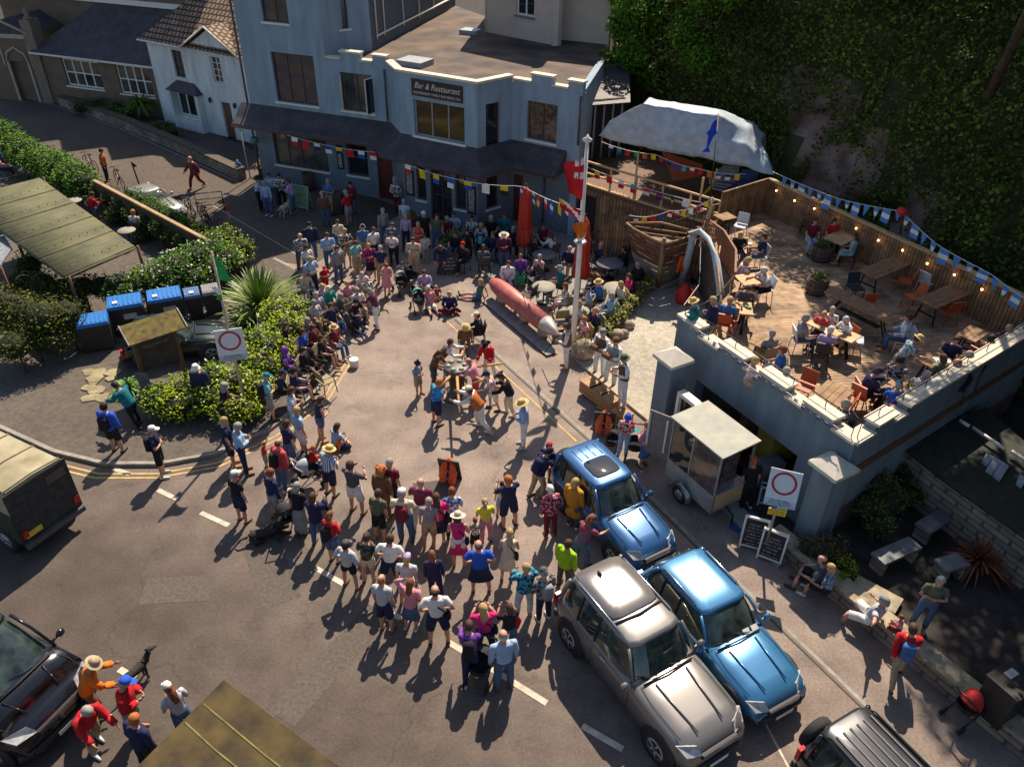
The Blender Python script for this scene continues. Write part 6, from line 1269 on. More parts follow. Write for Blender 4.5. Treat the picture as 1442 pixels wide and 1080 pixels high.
bunting('sea blue bunting with white waves along the fence top',[G(1088,242,4.2),G(1180,280,4.3),G(1270,298,4.9),G(1320,345,4.5),G(1395,385,4.3),G(1450,425,4.2)],['lblue/white/green^' if i%3==1 else ('lblue^' if i%3==0 else 'lblue/white/lblue') for i in range(24)],.03,(.34,.44))
bunting('bunting of small signal flags tied along the timber terrace rails',[w1.at(.1,3.35,.15),w1.at(w1.L-.3,3.35,.15),G(1060,262,3.3)],['yellow/red','red','white/red','teal/red','red/white','navy/red/navy','navy/yellow^','white','navy/white','orange/green','white','navy/white^','black/red^','white/navy^'],.15,(.28,.34))
bunting('tiny bright bunting under the edge of the tarpaulin',[G(847,200,4.3),G(925,218,4.1),G(985,238,4.0),G(1050,245,3.9)],['white/navy','green/blue','red','green','orange','yellow','red','navy','blue','teal','white/red','red','orange','blue/white','navy/white','yellow'],.1,(.2,.22))
bunting('bunting of little flags across the top of the boat bow',[Vector((4.4,28.6,2.9)),Vector((5.9,28.4,3.2)),Vector((7.2,27.4,4.1))],['navy/white','yellow','red','blue','red/white','white/red','yellow','white','red','yellow'],.15,(.18,.22))
bunting('bunting draped from the arch mast down to the straw hatted guest',[Vector((7.2,27.4,4.1)),Vector((6.9,27.0,2.9)),G(985,400,1.9),G(963,430,2.9)],['white/blue','yellow','white','orange','white/navy','yellow','orange','white/red','red/white','white/red','red','white/orange','yellow'],0,(.22,.2))
b=MB();b.cyl((7.2,27.4,2.5),(7.2,27.4,4.15),.04,n=6);tag(b.build('mast',LWOOD),'slim wooden mast rising from the deck steps holding bunting','mast')
b=MB();b.tube([G(1005,360,2.6)+Vector((0,0,.5)),G(1018,452,2.5)],.035,6);tag(b.build('flag_staff',WOOD),'thin wooden staff leaning at the deck corner beside the arch','pole')
bunting('small union style bunting pinned along the front parapet coping',[t1.at(.3,3.55,.09),t1.at(6.1,3.5,.09)],['pink/white/navy' if i%3 else 'red/white^' for i in range(22)],.0,(.12,.12))
# blue fish banner on the tarpaulin
b=MB();q=G(1008,168,6.3);e=G(994,214,5.1);d=(e-q);s=Vector((1,0,0))
prf=[(0,.02),(.12,.09),(.3,.11),(.42,.21),(.5,.10),(.7,.06),(.85,.03),(1,.16)];vs=[];
for u,wd in prf: vs+=[q+d*u-s*wd,q+d*u+s*wd]
b.add(vs,[(2*i,2*i+1,2*i+3,2*i+2) for i in range(len(prf)-1)]);o=b.build('fish_windsock',fab('fish_blue',(.02,.06,.5)));md=o.modifiers.new('s','SOLIDIFY');md.thickness=.06;tag(o,'royal blue fish shaped windsock hanging in front of the tarpaulin','windsock')
b=MB();b.cyl(G(1012,160,6.3),G(995,330,2.5)+Vector((0,0,0)),.02,n=5);tag(b.build('fish_pole',BLACK),'thin dark pole holding the blue fish windsock','pole')
b=MB();b.tube([G(1270,300,4.95),G(1268,330,3.0)],.03,5);b.ball(G(1271,298,5.0),(.2,.2,.13),8,5);tag(b.build('red_knot_post',_M['buoy_red']),'post with a red rag knot at the peak of the blue bunting','post')
# ---------------- people ----------------
CLR=dict(white=(.70,.69,.66),cream=(.62,.54,.40),grey=(.25,.25,.26),palegrey=(.45,.46,.48),darkgrey=(.09,.09,.10),black=(.022,.02,.024),navy=(.025,.03,.075),blue=(.06,.14,.34),royal=(.03,.10,.50),lightblue=(.30,.43,.60),denim=(.07,.12,.22),teal=(.02,.17,.20),aqua=(.16,.44,.48),turquoise=(.05,.33,.42),green=(.03,.26,.10),emerald=(.02,.36,.16),lime=(.30,.52,.02),olive=(.10,.12,.07),khaki=(.38,.30,.19),beige=(.48,.38,.27),brown=(.16,.08,.045),rust=(.45,.14,.04),orange=(.62,.17,.02),mustard=(.50,.24,.03),yellow=(.65,.60,.06),red=(.45,.02,.025),coral=(.52,.07,.07),maroon=(.16,.02,.035),plum=(.14,.035,.08),pink=(.58,.24,.30),hotpink=(.62,.03,.16),purple=(.17,.06,.30),lilac=(.42,.32,.50),straw=(.60,.42,.16))
NAME=dict(palegrey='pale grey',darkgrey='dark grey',lightblue='light blue',royal='royal blue',hotpink='hot pink')
HAIR=dict(black=(.015,.012,.01),brown=(.07,.035,.018),auburn=(.20,.06,.02),ginger=(.40,.13,.03),blond=(.42,.28,.12),grey=(.30,.28,.26),white=(.58,.56,.52))
def cm(c): return mat('cloth_'+c,CLR[c],.88,var=.16,scale=7,spec=.15,bump=.15)
SK=[mat('skin_light',(.52,.28,.19),.6,var=.05),mat('skin_tan',(.40,.20,.125),.6,var=.05),mat('skin_dark',(.13,.06,.035),.6,var=.05)]
EYE=mat('eye_dark',(.03,.02,.02),.4);LIPS=mat('lips',(.30,.09,.08),.6);SHOE={'k':mat('shoe_black',(.03,.03,.03),.5),'w':mat('shoe_white',(.6,.6,.58),.6),'b':mat('shoe_brown',(.14,.07,.035),.6),'o':mat('shoe_tan',(.45,.22,.08),.7)}
def V(*a): return Vector(a)
def side(v,s): return Vector((v[0]*s,v[1],v[2]))
# pose: hip height, hip y, lean deg, head pitch deg, arms (R ua, R fa, L ua, L fa), legs (R th, R sh, L th, L sh); R vectors given for +x side, mirrored by sign
DN=(.14,-.02,-1)
POSES={
 'A':(.90,0,2,5,((.16,-.05,-1),(.06,.22,-1))*2,((.08,.02,-1),(.02,-.04,-1))*2),
 'B':(.90,0,0,2,((.30,.18,-.9),(-1,.42,.10))*2,((.10,0,-1),(.03,-.02,-1))*2),
 'C':(.90,0,-2,0,((.28,.55,-.70),(-.50,.55,.62))*2,((.12,.05,-1),(.03,-.08,-1))*2),
 'D':(.90,0,3,14,((.25,.12,-1),(-.62,.75,.12))*2,((.07,.0,-1),(.02,-.02,-1))*2),
 'E':(.90,0,0,2,((.50,-.25,-.85),(-.55,.40,-.40))*2,((.16,0,-1),(.05,-.03,-1))*2),
 'F':(.88,0,6,4,((.15,.45,-1),(.02,.75,-.7),(.15,-.5,-1),(.02,-.1,-1)),((.05,.5,-1),(.02,.15,-1),(.05,-.35,-1),(.02,-.75,-.8))),
 'G':(.50,-.05,4,4,((.22,.25,-1),(-.3,.9,-.25))*2,((.10,1,.04),(.03,.12,-1))*2),
 'H':(.50,-.05,16,12,((.35,.65,-.7),(-.25,.9,.15))*2,((.14,1,.04),(.03,-.15,-1))*2),
 'I':(.11,0,-14,8,((.35,-.5,-.9),(.1,-.25,-1))*2,((.14,1,.12),(.04,1,-.22))*2),
 'J':(.11,0,10,10,((.3,.3,-1),(-.55,.8,-.1))*2,((.75,.75,.12),(-1.2,.35,-.16))*2),
 'K':(.80,-.15,42,-20,((.12,.75,-.5),(-.02,1,.1))*2,((.06,.55,-1),(.02,-.25,-1),(.06,-.25,-1),(.03,-.65,-.8))),
 'L':(.88,-.08,48,25,((.1,.35,-1),(-.1,.6,-.6))*2,((.08,.12,-1),(.03,-.08,-1))*2),
 'M':(.90,0,0,0,((.15,.05,-1),(-.3,.8,.3),(.75,.1,.6),(-.85,-.1,.55)),((.10,.02,-1),(.03,-.04,-1))*2),
 'O':(.90,0,-2,6,((.30,.15,-1),(-.35,.8,.45),(.35,.25,-.9),(-.6,.8,.05)),((.10,.03,-1),(.02,-.04,-1))*2),
 'P':(.86,0,22,18,((.15,.6,-.8),(.0,.9,-.2))*2,((.07,.3,-1),(.02,-.1,-1),(.07,-.1,-1),(.02,-.35,-1))),
 'Q':(.50,-.05,-10,6,((.45,.1,-.9),(-.1,.9,.3),(.9,-.35,.1),(.8,-.2,.5)),((.22,1,.02),(.06,.2,-1),(.25,.9,-.3),(.05,.1,-1))),
}
_J={}
def joints(pk):
    if pk in _J: return _J[pk]
    hz,hy,lean,hp,ar,lg=POSES[pk];l=math.radians(lean);up=V(0,math.sin(l),math.cos(l));fw=V(0,math.cos(l),-math.sin(l));hip=V(0,hy,hz);X=V(1,0,0)
    sp=lambda t:hip+up*t
    J=dict(hip=hip,up=up,fw=fw,neck=sp(.56),sh=sp(.49),head=None)
    h=math.radians(lean*.55+hp);hu=V(0,math.sin(h),math.cos(h));hf=V(0,math.cos(h),-math.sin(h));J['hu']=hu;J['hf']=hf;J['hd']=sp(.555)+hu*.155+hf*.015
    for i,s in ((0,1),(1,-1)):
        a=ar[2*i:2*i+2];S0=J['sh']+X*s*.185-up*.015;u=side(V(*a[0]),s).normalized()
        if lean>35 and pk!='K': pass
        e=S0+u*.27;w_=side(V(*a[1]),s).normalized();wr=e+w_*.25;J['arm%d'%i]=(S0,e,wr,w_)
        g=lg[2*i:2*i+2];H0=hip+X*s*.088-V(0,0,.01);t_=side(V(*g[0]),s).normalized();k=H0+t_*.41;q=side(V(*g[1]),s).normalized();an=k+q*.40
        J['leg%d'%i]=(H0,k,an,q)
    _J[pk]=J;return J
def ell(c,a,b_,ra,rb,n): return [c+a*math.cos(2*PI*k/n)*ra+b_*math.sin(2*PI*k/n)*rb for k in range(n)]
def torso(b,J,ts,off=0,n=12,cap=(1,1),belly=0,mi=0):
    prof=[(-.08,.09,.085,0),(-.03,.145,.115,0),(.04,.165,.12,-.005),(.14,.142,.105+belly,0),(.24,.145,.11+belly*.8,.0),(.36,.165,.118,.005),(.44,.178,.11,0),(.50,.165,.085,-.01),(.535,.09,.065,-.01),(.56,.055,.055,-.005)]
    X=V(1,0,0);rs=[]
    for t,ra,rb,o in prof:
        if ts[0]-1e-6<=t<=ts[1]+1e-6:
            c=J['hip']+J['up']*t+J['fw']*o;rs.append(ell(c,X,-J['fw'] if False else J['fw'],ra+off,rb+off,n))
    b.rings(rs,mi,cap);return b
def hand(b,w,d,s):
    "palm, four unequal curled fingers, thumb"
    d=d.normalized();x=V(1,0,0) if abs(d.x)<.8 else V(0,1,0);a=d.cross(x).normalized();c=d.cross(a)
    b.tube([w,w+d*.04,w+d*.085],[(.026,.016),(.038,.017),(.036,.013)],6,0)
    for k,(o,l) in enumerate(((-.028,.060),(-.010,.074),(.009,.070),(.027,.052))):
        p0=w+d*.08+c*0+a*o*(1);b.tube([p0,p0+d*l*.5+c*s*.006,p0+d*l*.85+c*s*.024],[.0085,.008,.0055],4,0)
    p0=w+d*.03+a*.03*s;b.tube([p0,p0+d*.03+a*.025*s,p0+d*.055+a*.03*s],[.010,.009,.006],4,0)
_pm={}
def pmesh(key,fn,mats=1):
    if key not in _pm:
        b=MB();fn(b);_pm[key]=b.mesh(key[0],[BLACK]*mats)
    return _pm[key]
def headpt(J,x,y,z): return J['hd']+V(1,0,0)*x+J['hf']*y+J['hu']*z
def f_body(J,female=0):
    def fn(b):
        torso(b,J,(-.08,.56))
        b.tube([J['neck']-J['up']*.03,J['hd']-J['hu']*.09],[.058,.052],8)
        n=12;rs=[]
        for z,ra,rb,o in ((-.125,.03,.035,.035),(-.105,.052,.062,.022),(-.07,.066,.082,.012),(-.03,.073,.092,.004),(.02,.077,.097,0),(.06,.073,.093,-.004),(.095,.056,.073,-.006),(.115,.025,.035,-.006)):
            rs.append([headpt(J,ra*math.cos(2*PI*k/n),o+rb*math.sin(2*PI*k/n),z) for k in range(n)])
        b.rings(rs)
        b.add([headpt(J,-.013,.093,-.03),headpt(J,.013,.093,-.03),headpt(J,0,.118,-.032),headpt(J,0,.094,.012)],[(0,1,2),(1,3,2),(3,0,2)],0,True)
        for s in (-1,1):
            b.ball(headpt(J,s*.078,-.005,-.01),(.012,.02,.028),6,4);b.ball(headpt(J,s*.03,.092,.004),(.014,.008,.009),6,3,1)
        b.ball(headpt(J,0,.092,-.062),(.024,.008,.007),6,3,2)
        for i,s in ((0,1),(1,-1)):
            S0,e,wr,w_=J['arm%d'%i];c=S0-V(s*.06,0,-.0);b.tube([c,S0,S0.lerp(e,.5),e,e.lerp(wr,.35),wr],[.045,.052,.043,.036,.038,.024],8);hand(b,wr-w_.normalized()*.01,w_,s)
            H0,k,an,q=J['leg%d'%i];b.tube([H0+V(0,0,.05),H0,H0.lerp(k,.5),k,k.lerp(an,.35),an],[.07,.088,.072,.052,.054,.034],9)
            fd=V(0,1,-.0) if abs(q.z)>.55 else V(0,.25,1).normalized();
            b.tube([an-fd*.05+V(0,0,-.02),an+fd*.03-V(0,0,.035 if abs(q.z)>.55 else 0),an+fd*.14-V(0,0,.055 if abs(q.z)>.55 else 0),an+fd*.18-V(0,0,.06 if abs(q.z)>.55 else 0)],[(.032,.038),(.036,.034),(.04,.02),(.025,.012)],8)
    return fn
def f_top(J,kind):
    def fn(b):
        lo=-.03 if kind in('l','j','o','w') else .04
        if kind=='o': lo=-.08
        off={'t':.016,'l':.018,'j':.034,'v':.014,'d':.014,'o':.038,'w':.016,'c':.036}[kind]
        torso(b,J,(lo if kind!='c' else .04,.535 if kind!='c' else .50),off,14,belly=.012)
        if kind=='c' : return
        if kind in('v','d'): return
        for i,s in ((0,1),(1,-1)):
            S0,e,wr,w_=J['arm%d'%i];c=S0-V(s*.06,0,-.0);o=off*.9
            if kind=='t': b.tube([c,S0,S0.lerp(e,.55),S0.lerp(e,.62)],[.05+o,.055+o,.052+o,.05+o],9,cap=(1,1))
            else: b.tube([c,S0,S0.lerp(e,.5),e,e.lerp(wr,.4),e.lerp(wr,.92)],[.05+o,.055+o,.045+o,.042+o,.038+o,.030+o],9)
    return fn
def f_bot(J,kind):
    def fn(b):
        if kind in('p','s','u'):
            torso(b,J,(-.08,.14),.02,14)
            f={'p':1,'s':0,'u':.62}[kind]
            for i in (0,1):
                H0,k,an,q=J['leg%d'%i];g=V(0,0,.05)
                if kind=='p': b.tube([H0+g,H0,H0.lerp(k,.5),k,k.lerp(an,.5),k.lerp(an,.95)],[.09,.108,.092,.074,.070,.056],10)
                else:
                    m=.95 if kind=='s' else .55;b.tube([H0+g,H0,H0.lerp(k,.5 if kind=='s' else .3),H0.lerp(k,m)],[.09,.11,.103,.093],10)
        else:
            H0,k0,a0,_=J['leg0'];H1,k1,a1,_=J['leg1'];X=V(1,0,0);long=kind=='m';rs=[]
            torso_t=[.14,.04,-.02]
            for t,ra,rb in ((.14,.150,.118),(.04,.185,.14)):
                rs.append(ell(J['hip']+J['up']*t,X,J['fw'],ra,rb,14))
            tv=((k0+k1)/2-(H0+H1)/2).normalized();fwv=X.cross(tv);fwv=-fwv if fwv.dot(J['fw'])<0 else fwv
            if abs(tv.z)<.5: fwv=V(0,0,1)
            for f,ex in ((.35,.0),(.75,.02),(1.02,.035)):
                c=(H0.lerp(k0,f)+H1.lerp(k1,f))/2;w_=(H0.lerp(k0,f)-H1.lerp(k1,f)).length/2+.095+ex;d=abs((H0.lerp(k0,f)-H1.lerp(k1,f)).y)/2+.10+ex;rs.append(ell(c,X,fwv,w_,max(.10+ex,d*.9),14))
            if long:
                for f in (.4,.85):
                    c=(k0.lerp(a0,f)+k1.lerp(a1,f))/2;rs.append(ell(c,X,V(0,1,0) if abs((a0-k0).z)>.2 else V(0,0,1),.16+f*.03,.13+f*.03,14))
            b.rings(rs)
    return fn
def f_hair(J,kind):
    def fn(b):
        n=12;rs=[]
        def rg(z,ra,rb,o,fr=1.): return [headpt(J,ra*math.cos(2*PI*k/n),o+rb*math.sin(2*PI*k/n)*(fr if math.sin(2*PI*k/n)>0 else 1),z) for k in range(n)]
        if kind=='b':   # thin ring round a bald crown
            rs=[rg(-.05,.078,.098,-.012,.2),rg(0,.083,.103,-.012,.25),rg(.035,.08,.10,-.012,.25)];b.rings(rs,0,(0,0));return
        g={'c':.05}.get(kind,.012);lowest=-.07 if kind in('s','p','w') else -.11
        rs=[rg(lowest,.070+g*.6,.085+g,-.022,.35),rg(-.02,.080+g,.102+g,-.012,.45),rg(.045,.083+g,.102+g,-.006,.93),rg(.085,.068+g,.085+g,-.006),rg(.118+g*.6,.036+g*.5,.048+g*.5,-.006),rg(.128+g*.8,.008,.01,-.006)]
        b.rings(rs,0,(0,1))
        if kind in('l',): b.tube([headpt(J,0,-.075,.03),headpt(J,0,-.095,-.08),headpt(J,0,-.11,-.20),headpt(J,0,-.12,-.33)],[(.07,.03),(.085,.04),(.085,.035),(.05,.02)],9)
        if kind=='m': b.tube([headpt(J,0,-.07,.03),headpt(J,0,-.085,-.07),headpt(J,0,-.08,-.15)],[(.08,.035),(.09,.04),(.07,.03)],9)
        if kind=='p': b.tube([headpt(J,0,-.10,.03),headpt(J,0,-.145,-.02),headpt(J,0,-.14,-.14)],[.025,.032,.014],7)
        if kind=='w': b.ball(headpt(J,0,-.10,.07),.042,8,5)
        if kind=='c':
            rr=random.Random(3)
            for k in range(26): a=rr.random()*6.28;z=-.06+.2*rr.random();b.ball(headpt(J,.115*math.cos(a),-.02+.115*math.sin(a)*(1 if math.sin(a)<0 else .5),z),.035,6,4)
    return fn
def f_hat(J,kind):
    def fn(b):
        n=14
        def rg(z,r,rb=None,o=0): return [headpt(J,r*math.cos(2*PI*k/n),o+(rb or r*1.18)*math.sin(2*PI*k/n),z) for k in range(n)]
        if kind in('cap','beanie'):
            b.rings([rg(.03,.090),rg(.07,.092),rg(.115,.075),rg(.138,.03)],0,(0,1))
            if kind=='cap': b.add([headpt(J,x,y,z) for x,y,z in ((-.07,.08,.055),(.07,.08,.055),(.05,.19,.035),(0,.205,.03),(-.05,.19,.035),(-.07,.08,.045),(.07,.08,.045),(.05,.19,.025),(0,.205,.02),(-.05,.19,.025))],[(0,1,2,3,4),(9,8,7,6,5),(1,6,7,2),(2,7,8,3),(3,8,9,4),(0,4,9,5)])
        elif kind in('sunhat','straw','bucket'):
            R={'sunhat':.19,'straw':.17,'bucket':.135}[kind];dz=.0 if kind!='bucket' else -.03
            b.rings([rg(.035+dz,R,R*1.05),rg(.05,.095),rg(.075,.093),rg(.13,.082),rg(.15,.05),rg(.152,.01)],0,(0,1));b.rings([rg(.033+dz,R,R*1.05),rg(.045,.09)],0,(0,0))
        elif kind=='tricorn':
            b.rings([rg(.05,.09),rg(.12,.075),rg(.14,.03)],0,(0,1));vs=[]
            for k in range(n):
                a=2*PI*k/n;r=.15+.06*math.cos(3*a-PI/2*3);vs.append((r*math.cos(a),r*math.sin(a),.06+.05*(1-math.cos(3*a-PI/2*3))*.5+.02))
            b.rings([[headpt(J,*v) for v in vs],rg(.05,.085)],0,(0,0));b.rings([[headpt(J,v[0]*.99,v[1]*.99,v[2]-.01) for v in vs],rg(.045,.085)],0,(0,0))
        elif kind=='witch':
            b.rings([rg(.04,.15,.16),rg(.05,.09),rg(.14,.055),rg(.26,.01,.01,-.03)],0,(0,1))
        elif kind=='hood':
            b.rings([rg(-.12,.09,.10,-.03),rg(-.05,.10,.11,-.025),rg(.03,.10,.12,-.02),rg(.10,.08,.10,-.02),rg(.14,.03,.04,-.02)],0,(0,1))
        elif kind=='headphones': b.tube([headpt(J,-.09,0,0),headpt(J,-.07,0,.11),headpt(J,0,0,.15),headpt(J,.07,0,.11),headpt(J,.09,0,0)],.018,6);b.ball(headpt(J,-.095,0,-.01),.032,6,4);b.ball(headpt(J,.095,0,-.01),.032,6,4)
    return fn
def f_bag(J,kind):
    def fn(b):
        X=V(1,0,0)
        def pt(x,y,t): return J['hip']+X*x+J['fw']*y+J['up']*t
        if kind=='rucksack':
            rs=[[pt(.13*sx*k,-.12-dy,t) for sx,dy in ((-1,0),(-1,.10),(-.6,.15),(.6,.15),(1,.10),(1,0))] for t,k in ((.06,.8),(.12,1),(.38,1),(.46,.75))];rs=[r for r in rs];b.rings(rs)
            for s in (-1,1): b.tube([pt(s*.10,-.13,.44),pt(s*.11,0,.53),pt(s*.11,.135,.42),pt(s*.13,.10,.22),pt(s*.14,-.1,.14)],[(.022,.008)]*5,5)
        elif kind in('bag','satchel'):
            b.ball(pt(.22,-.04,.0 if kind=='bag' else .03),(.06,.13,.11),8,5);b.tube([pt(.2,-.04,.09),pt(.06,-.14,.36),pt(-.12,-.02,.53),pt(-.02,.14,.36),pt(.19,.03,.09)],[(.018,.008)]*5,5)
        elif kind=='jumper': b.tube([pt(.17,-.02,.45),pt(.22,-.06,.2),pt(.2,-.05,-.05)],[(.05,.05),(.09,.05),(.05,.03)],7)
        elif kind=='scarf': b.tube([pt(-.08,.07,.52),pt(0,.1,.50),pt(.08,.07,.52),pt(0,-.09,.53),pt(-.08,.07,.52)],.03,6)
    return fn
def f_shoes(J,i_):
    def fn(b):
        for i in (i_,):
            H0,k,an,q=J['leg%d'%i];up=abs(q.z)>.55;fd=V(0,1,0) if up else V(0,.25,1).normalized();z=V(0,0,1)
            b.tube([an-fd*.065-z*(.025 if up else 0),an+fd*.03-z*(.04 if up else 0),an+fd*.14-z*(.055 if up else 0),an+fd*.195-z*(.06 if up else 0)],[(.037,.042),(.044,.040),(.048,.027),(.03,.018)],8)
    return fn
def f_prop(J,kind):
    def fn(b):
        w0,w1_=J['arm0'][2],J['arm1'][2];m=(w0+w1_)/2+J['fw']*.08
        if kind=='phone': b.box(tuple(w0+V(-.02,.06,.08)),(.075,.01,.14))
        elif kind=='cup': b.lathe(tuple(w0+V(0,.06,.03)),[(.03,-.05),(.038,.07)],8)
        elif kind=='squeezebox':
            n=8;b.rings([[m+V(x,.0,0)+V(0,.09*math.cos(2*PI*k/n)*r,.09*math.sin(2*PI*k/n)*r) for k in range(n)] for x,r in ((-.12,1),(-.08,.9),(-.04,1),(0,.88),(.04,1),(.08,.9),(.12,1))])
        elif kind=='book': b.box(tuple(m+V(0,.03,0)),(.26,.18,.02),0,rx=.5)
        elif kind=='stick': b.cyl(m,m+V(.25,.35,-.75),.015,n=5)
    return fn
used_labels={}
PG={}
POSE_TXT=dict(A='standing',B='arms folded',C='raising a camera',D='hands together',E='hands on hips',F='walking',G='seated',H='seated leaning forward',I='sitting legs out',J='sitting cross-legged',K='pushing a capstan bar',L='bending forward',M='one arm raised',O='playing',P='stooping',Q='perched on wall')
TOPN=dict(t='{} t-shirt',l='{} long-sleeved top',j='{} jacket',v='{} sleeveless top',d='{} dress',o='{} coat',w='{} waistcoat',c='')
BOTN=dict(p='{} trousers',s='{} shorts',k='{} skirt',m='{} long skirt',u='{} short shorts')
HATN=dict(cap='{} cap',beanie='{} headwrap',sunhat='{} wide hat',straw='{} straw hat',bucket='{} bucket hat',tricorn='{} tricorn hat',witch='{} pointed hat',hood='{} hood up',headphones='{} headphones')
def cn(c): return NAME.get(c,c)
def person(row,grp,z0=None,refz=None):
    """x y dir pose scale|hair(kind+colour)|hat:colour|top:colour|bottom:colour|extras|where   (dir 'c' faces the capstan; px marks feet, seat or, with h, head)"""
    a,hair,hat,top,bot,ex,where=[s.strip() for s in row.split('|')];f=a.split();x,y=float(f[0]),float(f[1]);pk=f[3];sc=float(f[4])*.985
    hm=len(f)>5 and 'h' in f[5];sk=SK[1 if len(f)>5 and 't' in f[5] else (2 if len(f)>5 and 'd' in f[5] else 0)];J=joints(pk)
    seatz={'G':.45,'H':.45,'Q':.45,'I':.1,'J':.1}.get(pk,0)
    base=z0 if z0 is not None else 0.
    zz=base+(J['hd'].z*sc if hm else seatz*sc);p=G(x,y,zz)
    if z0 is None: base=gz(p.x,p.y);p=G(x,y,zz+base)
    if pk=='Q' and z0 is None: base=max(0,base)
    if f[2]=='c': q=G(645,556);d=(q-p);rz=math.atan2(-d.x,d.y)
    elif f[2].startswith('c'): q=G(645,556);d=(q-p);rz=math.atan2(-d.x,d.y)+math.radians(float(f[2][1:]))
    else: rz=math.radians(float(f[2]))
    if hm: o=Matrix.Rotation(rz,3,'Z')@V(J['hd'].x,J['hd'].y,0)*sc;p=p-V(o.x,o.y,0)
    t=bpy.data.objects.new('person',None);COL.objects.link(t);t.location=(p.x,p.y,base-(.0));t.rotation_euler=(math.radians(2.5*math.sin(x*2.3)),math.radians(2.5*math.cos(y*1.9)),rz+math.radians(11*math.sin(x*3.1+y)) if pk!='K' else rz)
    hk,hc=hair[0],hair[1:];fem=hk in 'lmp';wx=sc*(1.0 if fem else 1.07)*(1.0+.10*math.sin(x*1.7));t.scale=(wx,sc*(1.03+.07*math.sin(y)),sc)
    foot=min(J['leg0'][2].z,J['leg1'][2].z)-.085 if pk not in 'GHIJQ' else 0;t.location.z=base-foot*sc if pk not in 'GHIJQ' else base+(-.0)
    if pk in 'GHQ': t.location.z=base+.0
    def part(name,me,ms):
        o=bpy.data.objects.new(name,me);COL.objects.link(o);o.parent=t
        for i,m in enumerate(ms): o.material_slots[i].link='OBJECT';o.material_slots[i].material=m
        return o
    part('body',pmesh(('body',pk),f_body(J),3),[sk,EYE,LIPS])
    tk,tc=top.split(':')[:2];tc1=tc.split('/')[0]
    if tk=='w': part('shirt',pmesh(('shirt','l',pk),f_top(J,'l')),[cm('white')]);part('waistcoat',pmesh(('waistcoat',pk),f_top(J,'c')),[cm(tc1)])
    else:
        nm={'t':'tshirt','l':'shirt','j':'jacket','v':'vest','d':'dress','o':'coat'}[tk];o=part(nm,pmesh((nm,tk,pk),f_top(J,tk)),[patm(tc)])
        if tk=='o': part('coat_skirt',pmesh(('coat_skirt',pk),f_bot(J,'k')),[patm(tc)])
    if tk=='d': part('skirt',pmesh(('skirt','k',pk),f_bot(J,'k')),[patm(tc)])
    bn='none';bc=''
    if bot and bot!='-':
        bk,bc=bot.split(':');nm={'p':'trousers','s':'shorts','k':'skirt','m':'skirt','u':'shorts'}[bk];part(nm,pmesh((nm,bk,pk),f_bot(J,bk)),[patm(bc)])
    for i_ in (0,1): part('shoe',pmesh(('shoe',i_,pk),f_shoes(J,i_)),[SHOE['kwbo'[int(x+y)%4]]])
    hatk=hat.split(':')[0] if hat and hat!='-' else ''
    if hk!='n' and not (hatk=='hood'): part('hair',pmesh(('hair',('s' if hatk in('cap','straw','sunhat','bucket','beanie','tricorn','witch') and hk in 'sbcw' else hk),pk),f_hair(J,('s' if hatk in('cap','straw','sunhat','bucket','beanie','tricorn','witch') and hk in 'sbcw' else hk))),[mat('hair_'+hc,HAIR[hc],.7,var=.25,scale=20)])
    if hatk: part({'hood':'hood','headphones':'headphones','beanie':'headwrap'}.get(hatk,'hat'),pmesh(('hat',hatk,pk),f_hat(J,hatk)),[cm(hat.split(':')[1])])
    exn=[]
    for e in ex.split():
        k,_,c=e.partition(':')
        if k in('rucksack','bag','satchel','jumper','scarf'): part({'jumper':'draped_jumper'}.get(k,k),pmesh((k,pk),f_bag(J,k)),[cm(c or 'black')]);exn.append((cn(c)+' ' if c else '')+{'satchel':'shoulder bag','jumper':'jumper over arm'}.get(k,k))
        else: part(k if k!='stick' else 'walking_stick',pmesh((k,pk),f_prop(J,k)),[cm(c or 'brown')]);exn.append({'cup':'drink','stick':'walking stick'}.get(k,k))
    # label
    L=['child in' if sc<.8 else 'person in'];pat_='striped ' if len(tc.split('/'))==3 else ('patterned ' if '/' in tc else '')
    items=[]
    if hatk: items.append(HATN[hatk].format(cn(hat.split(':')[1])))
    items.append(TOPN[tk].format(pat_+cn(tc1)))
    if bc and tk!='d': items.append(BOTN[bk].format(cn(bc.split('/')[0])))
    s=L[0]+' '+' and '.join([', '.join(items[:-1])]+[items[-1]]) if len(items)>1 else L[0]+' '+items[0]
    ww=len((where or POSE_TXT[pk]).split())
    if len(s.split())+ww>16:
        items2=[i for i in items]
        if len(items2)>2: items2.pop()
        s=L[0]+' '+(', '.join(items2[:-1])+' and '+items2[-1] if len(items2)>1 else items2[0])
        if len(s.split())+ww>16: s=L[0]+' '+items2[0]
    if exn and len((s+where).split())<11: s+=' with '+exn[0]
    if not hatk and hk in 'blcpw' and len((s+where).split())<12: s={'b':'balding ','l':'long-haired ','c':'curly-haired ','p':'ponytailed ','w':'bun-haired '}[hk]+s
    w_=where or POSE_TXT[pk];
    s=s+', '+w_
    if s in used_labels: print('DUPLABEL',s)
    if len(s.split())>16: print('LONG',len(s.split()),s)
    used_labels[s]=1;tag(t,s,'person',grp)
    if pk in 'GH' and len(f)>5:
        for ch_ in f[5]:
            if ch_ in 'WOBKD':
                pr,nm=CHR[ch_];pr.put((p.x,p.y,base),rz,nm+' of the guest '+' '.join((where or s).split()[:9]),None,max(.9,sc));r=None
    return t
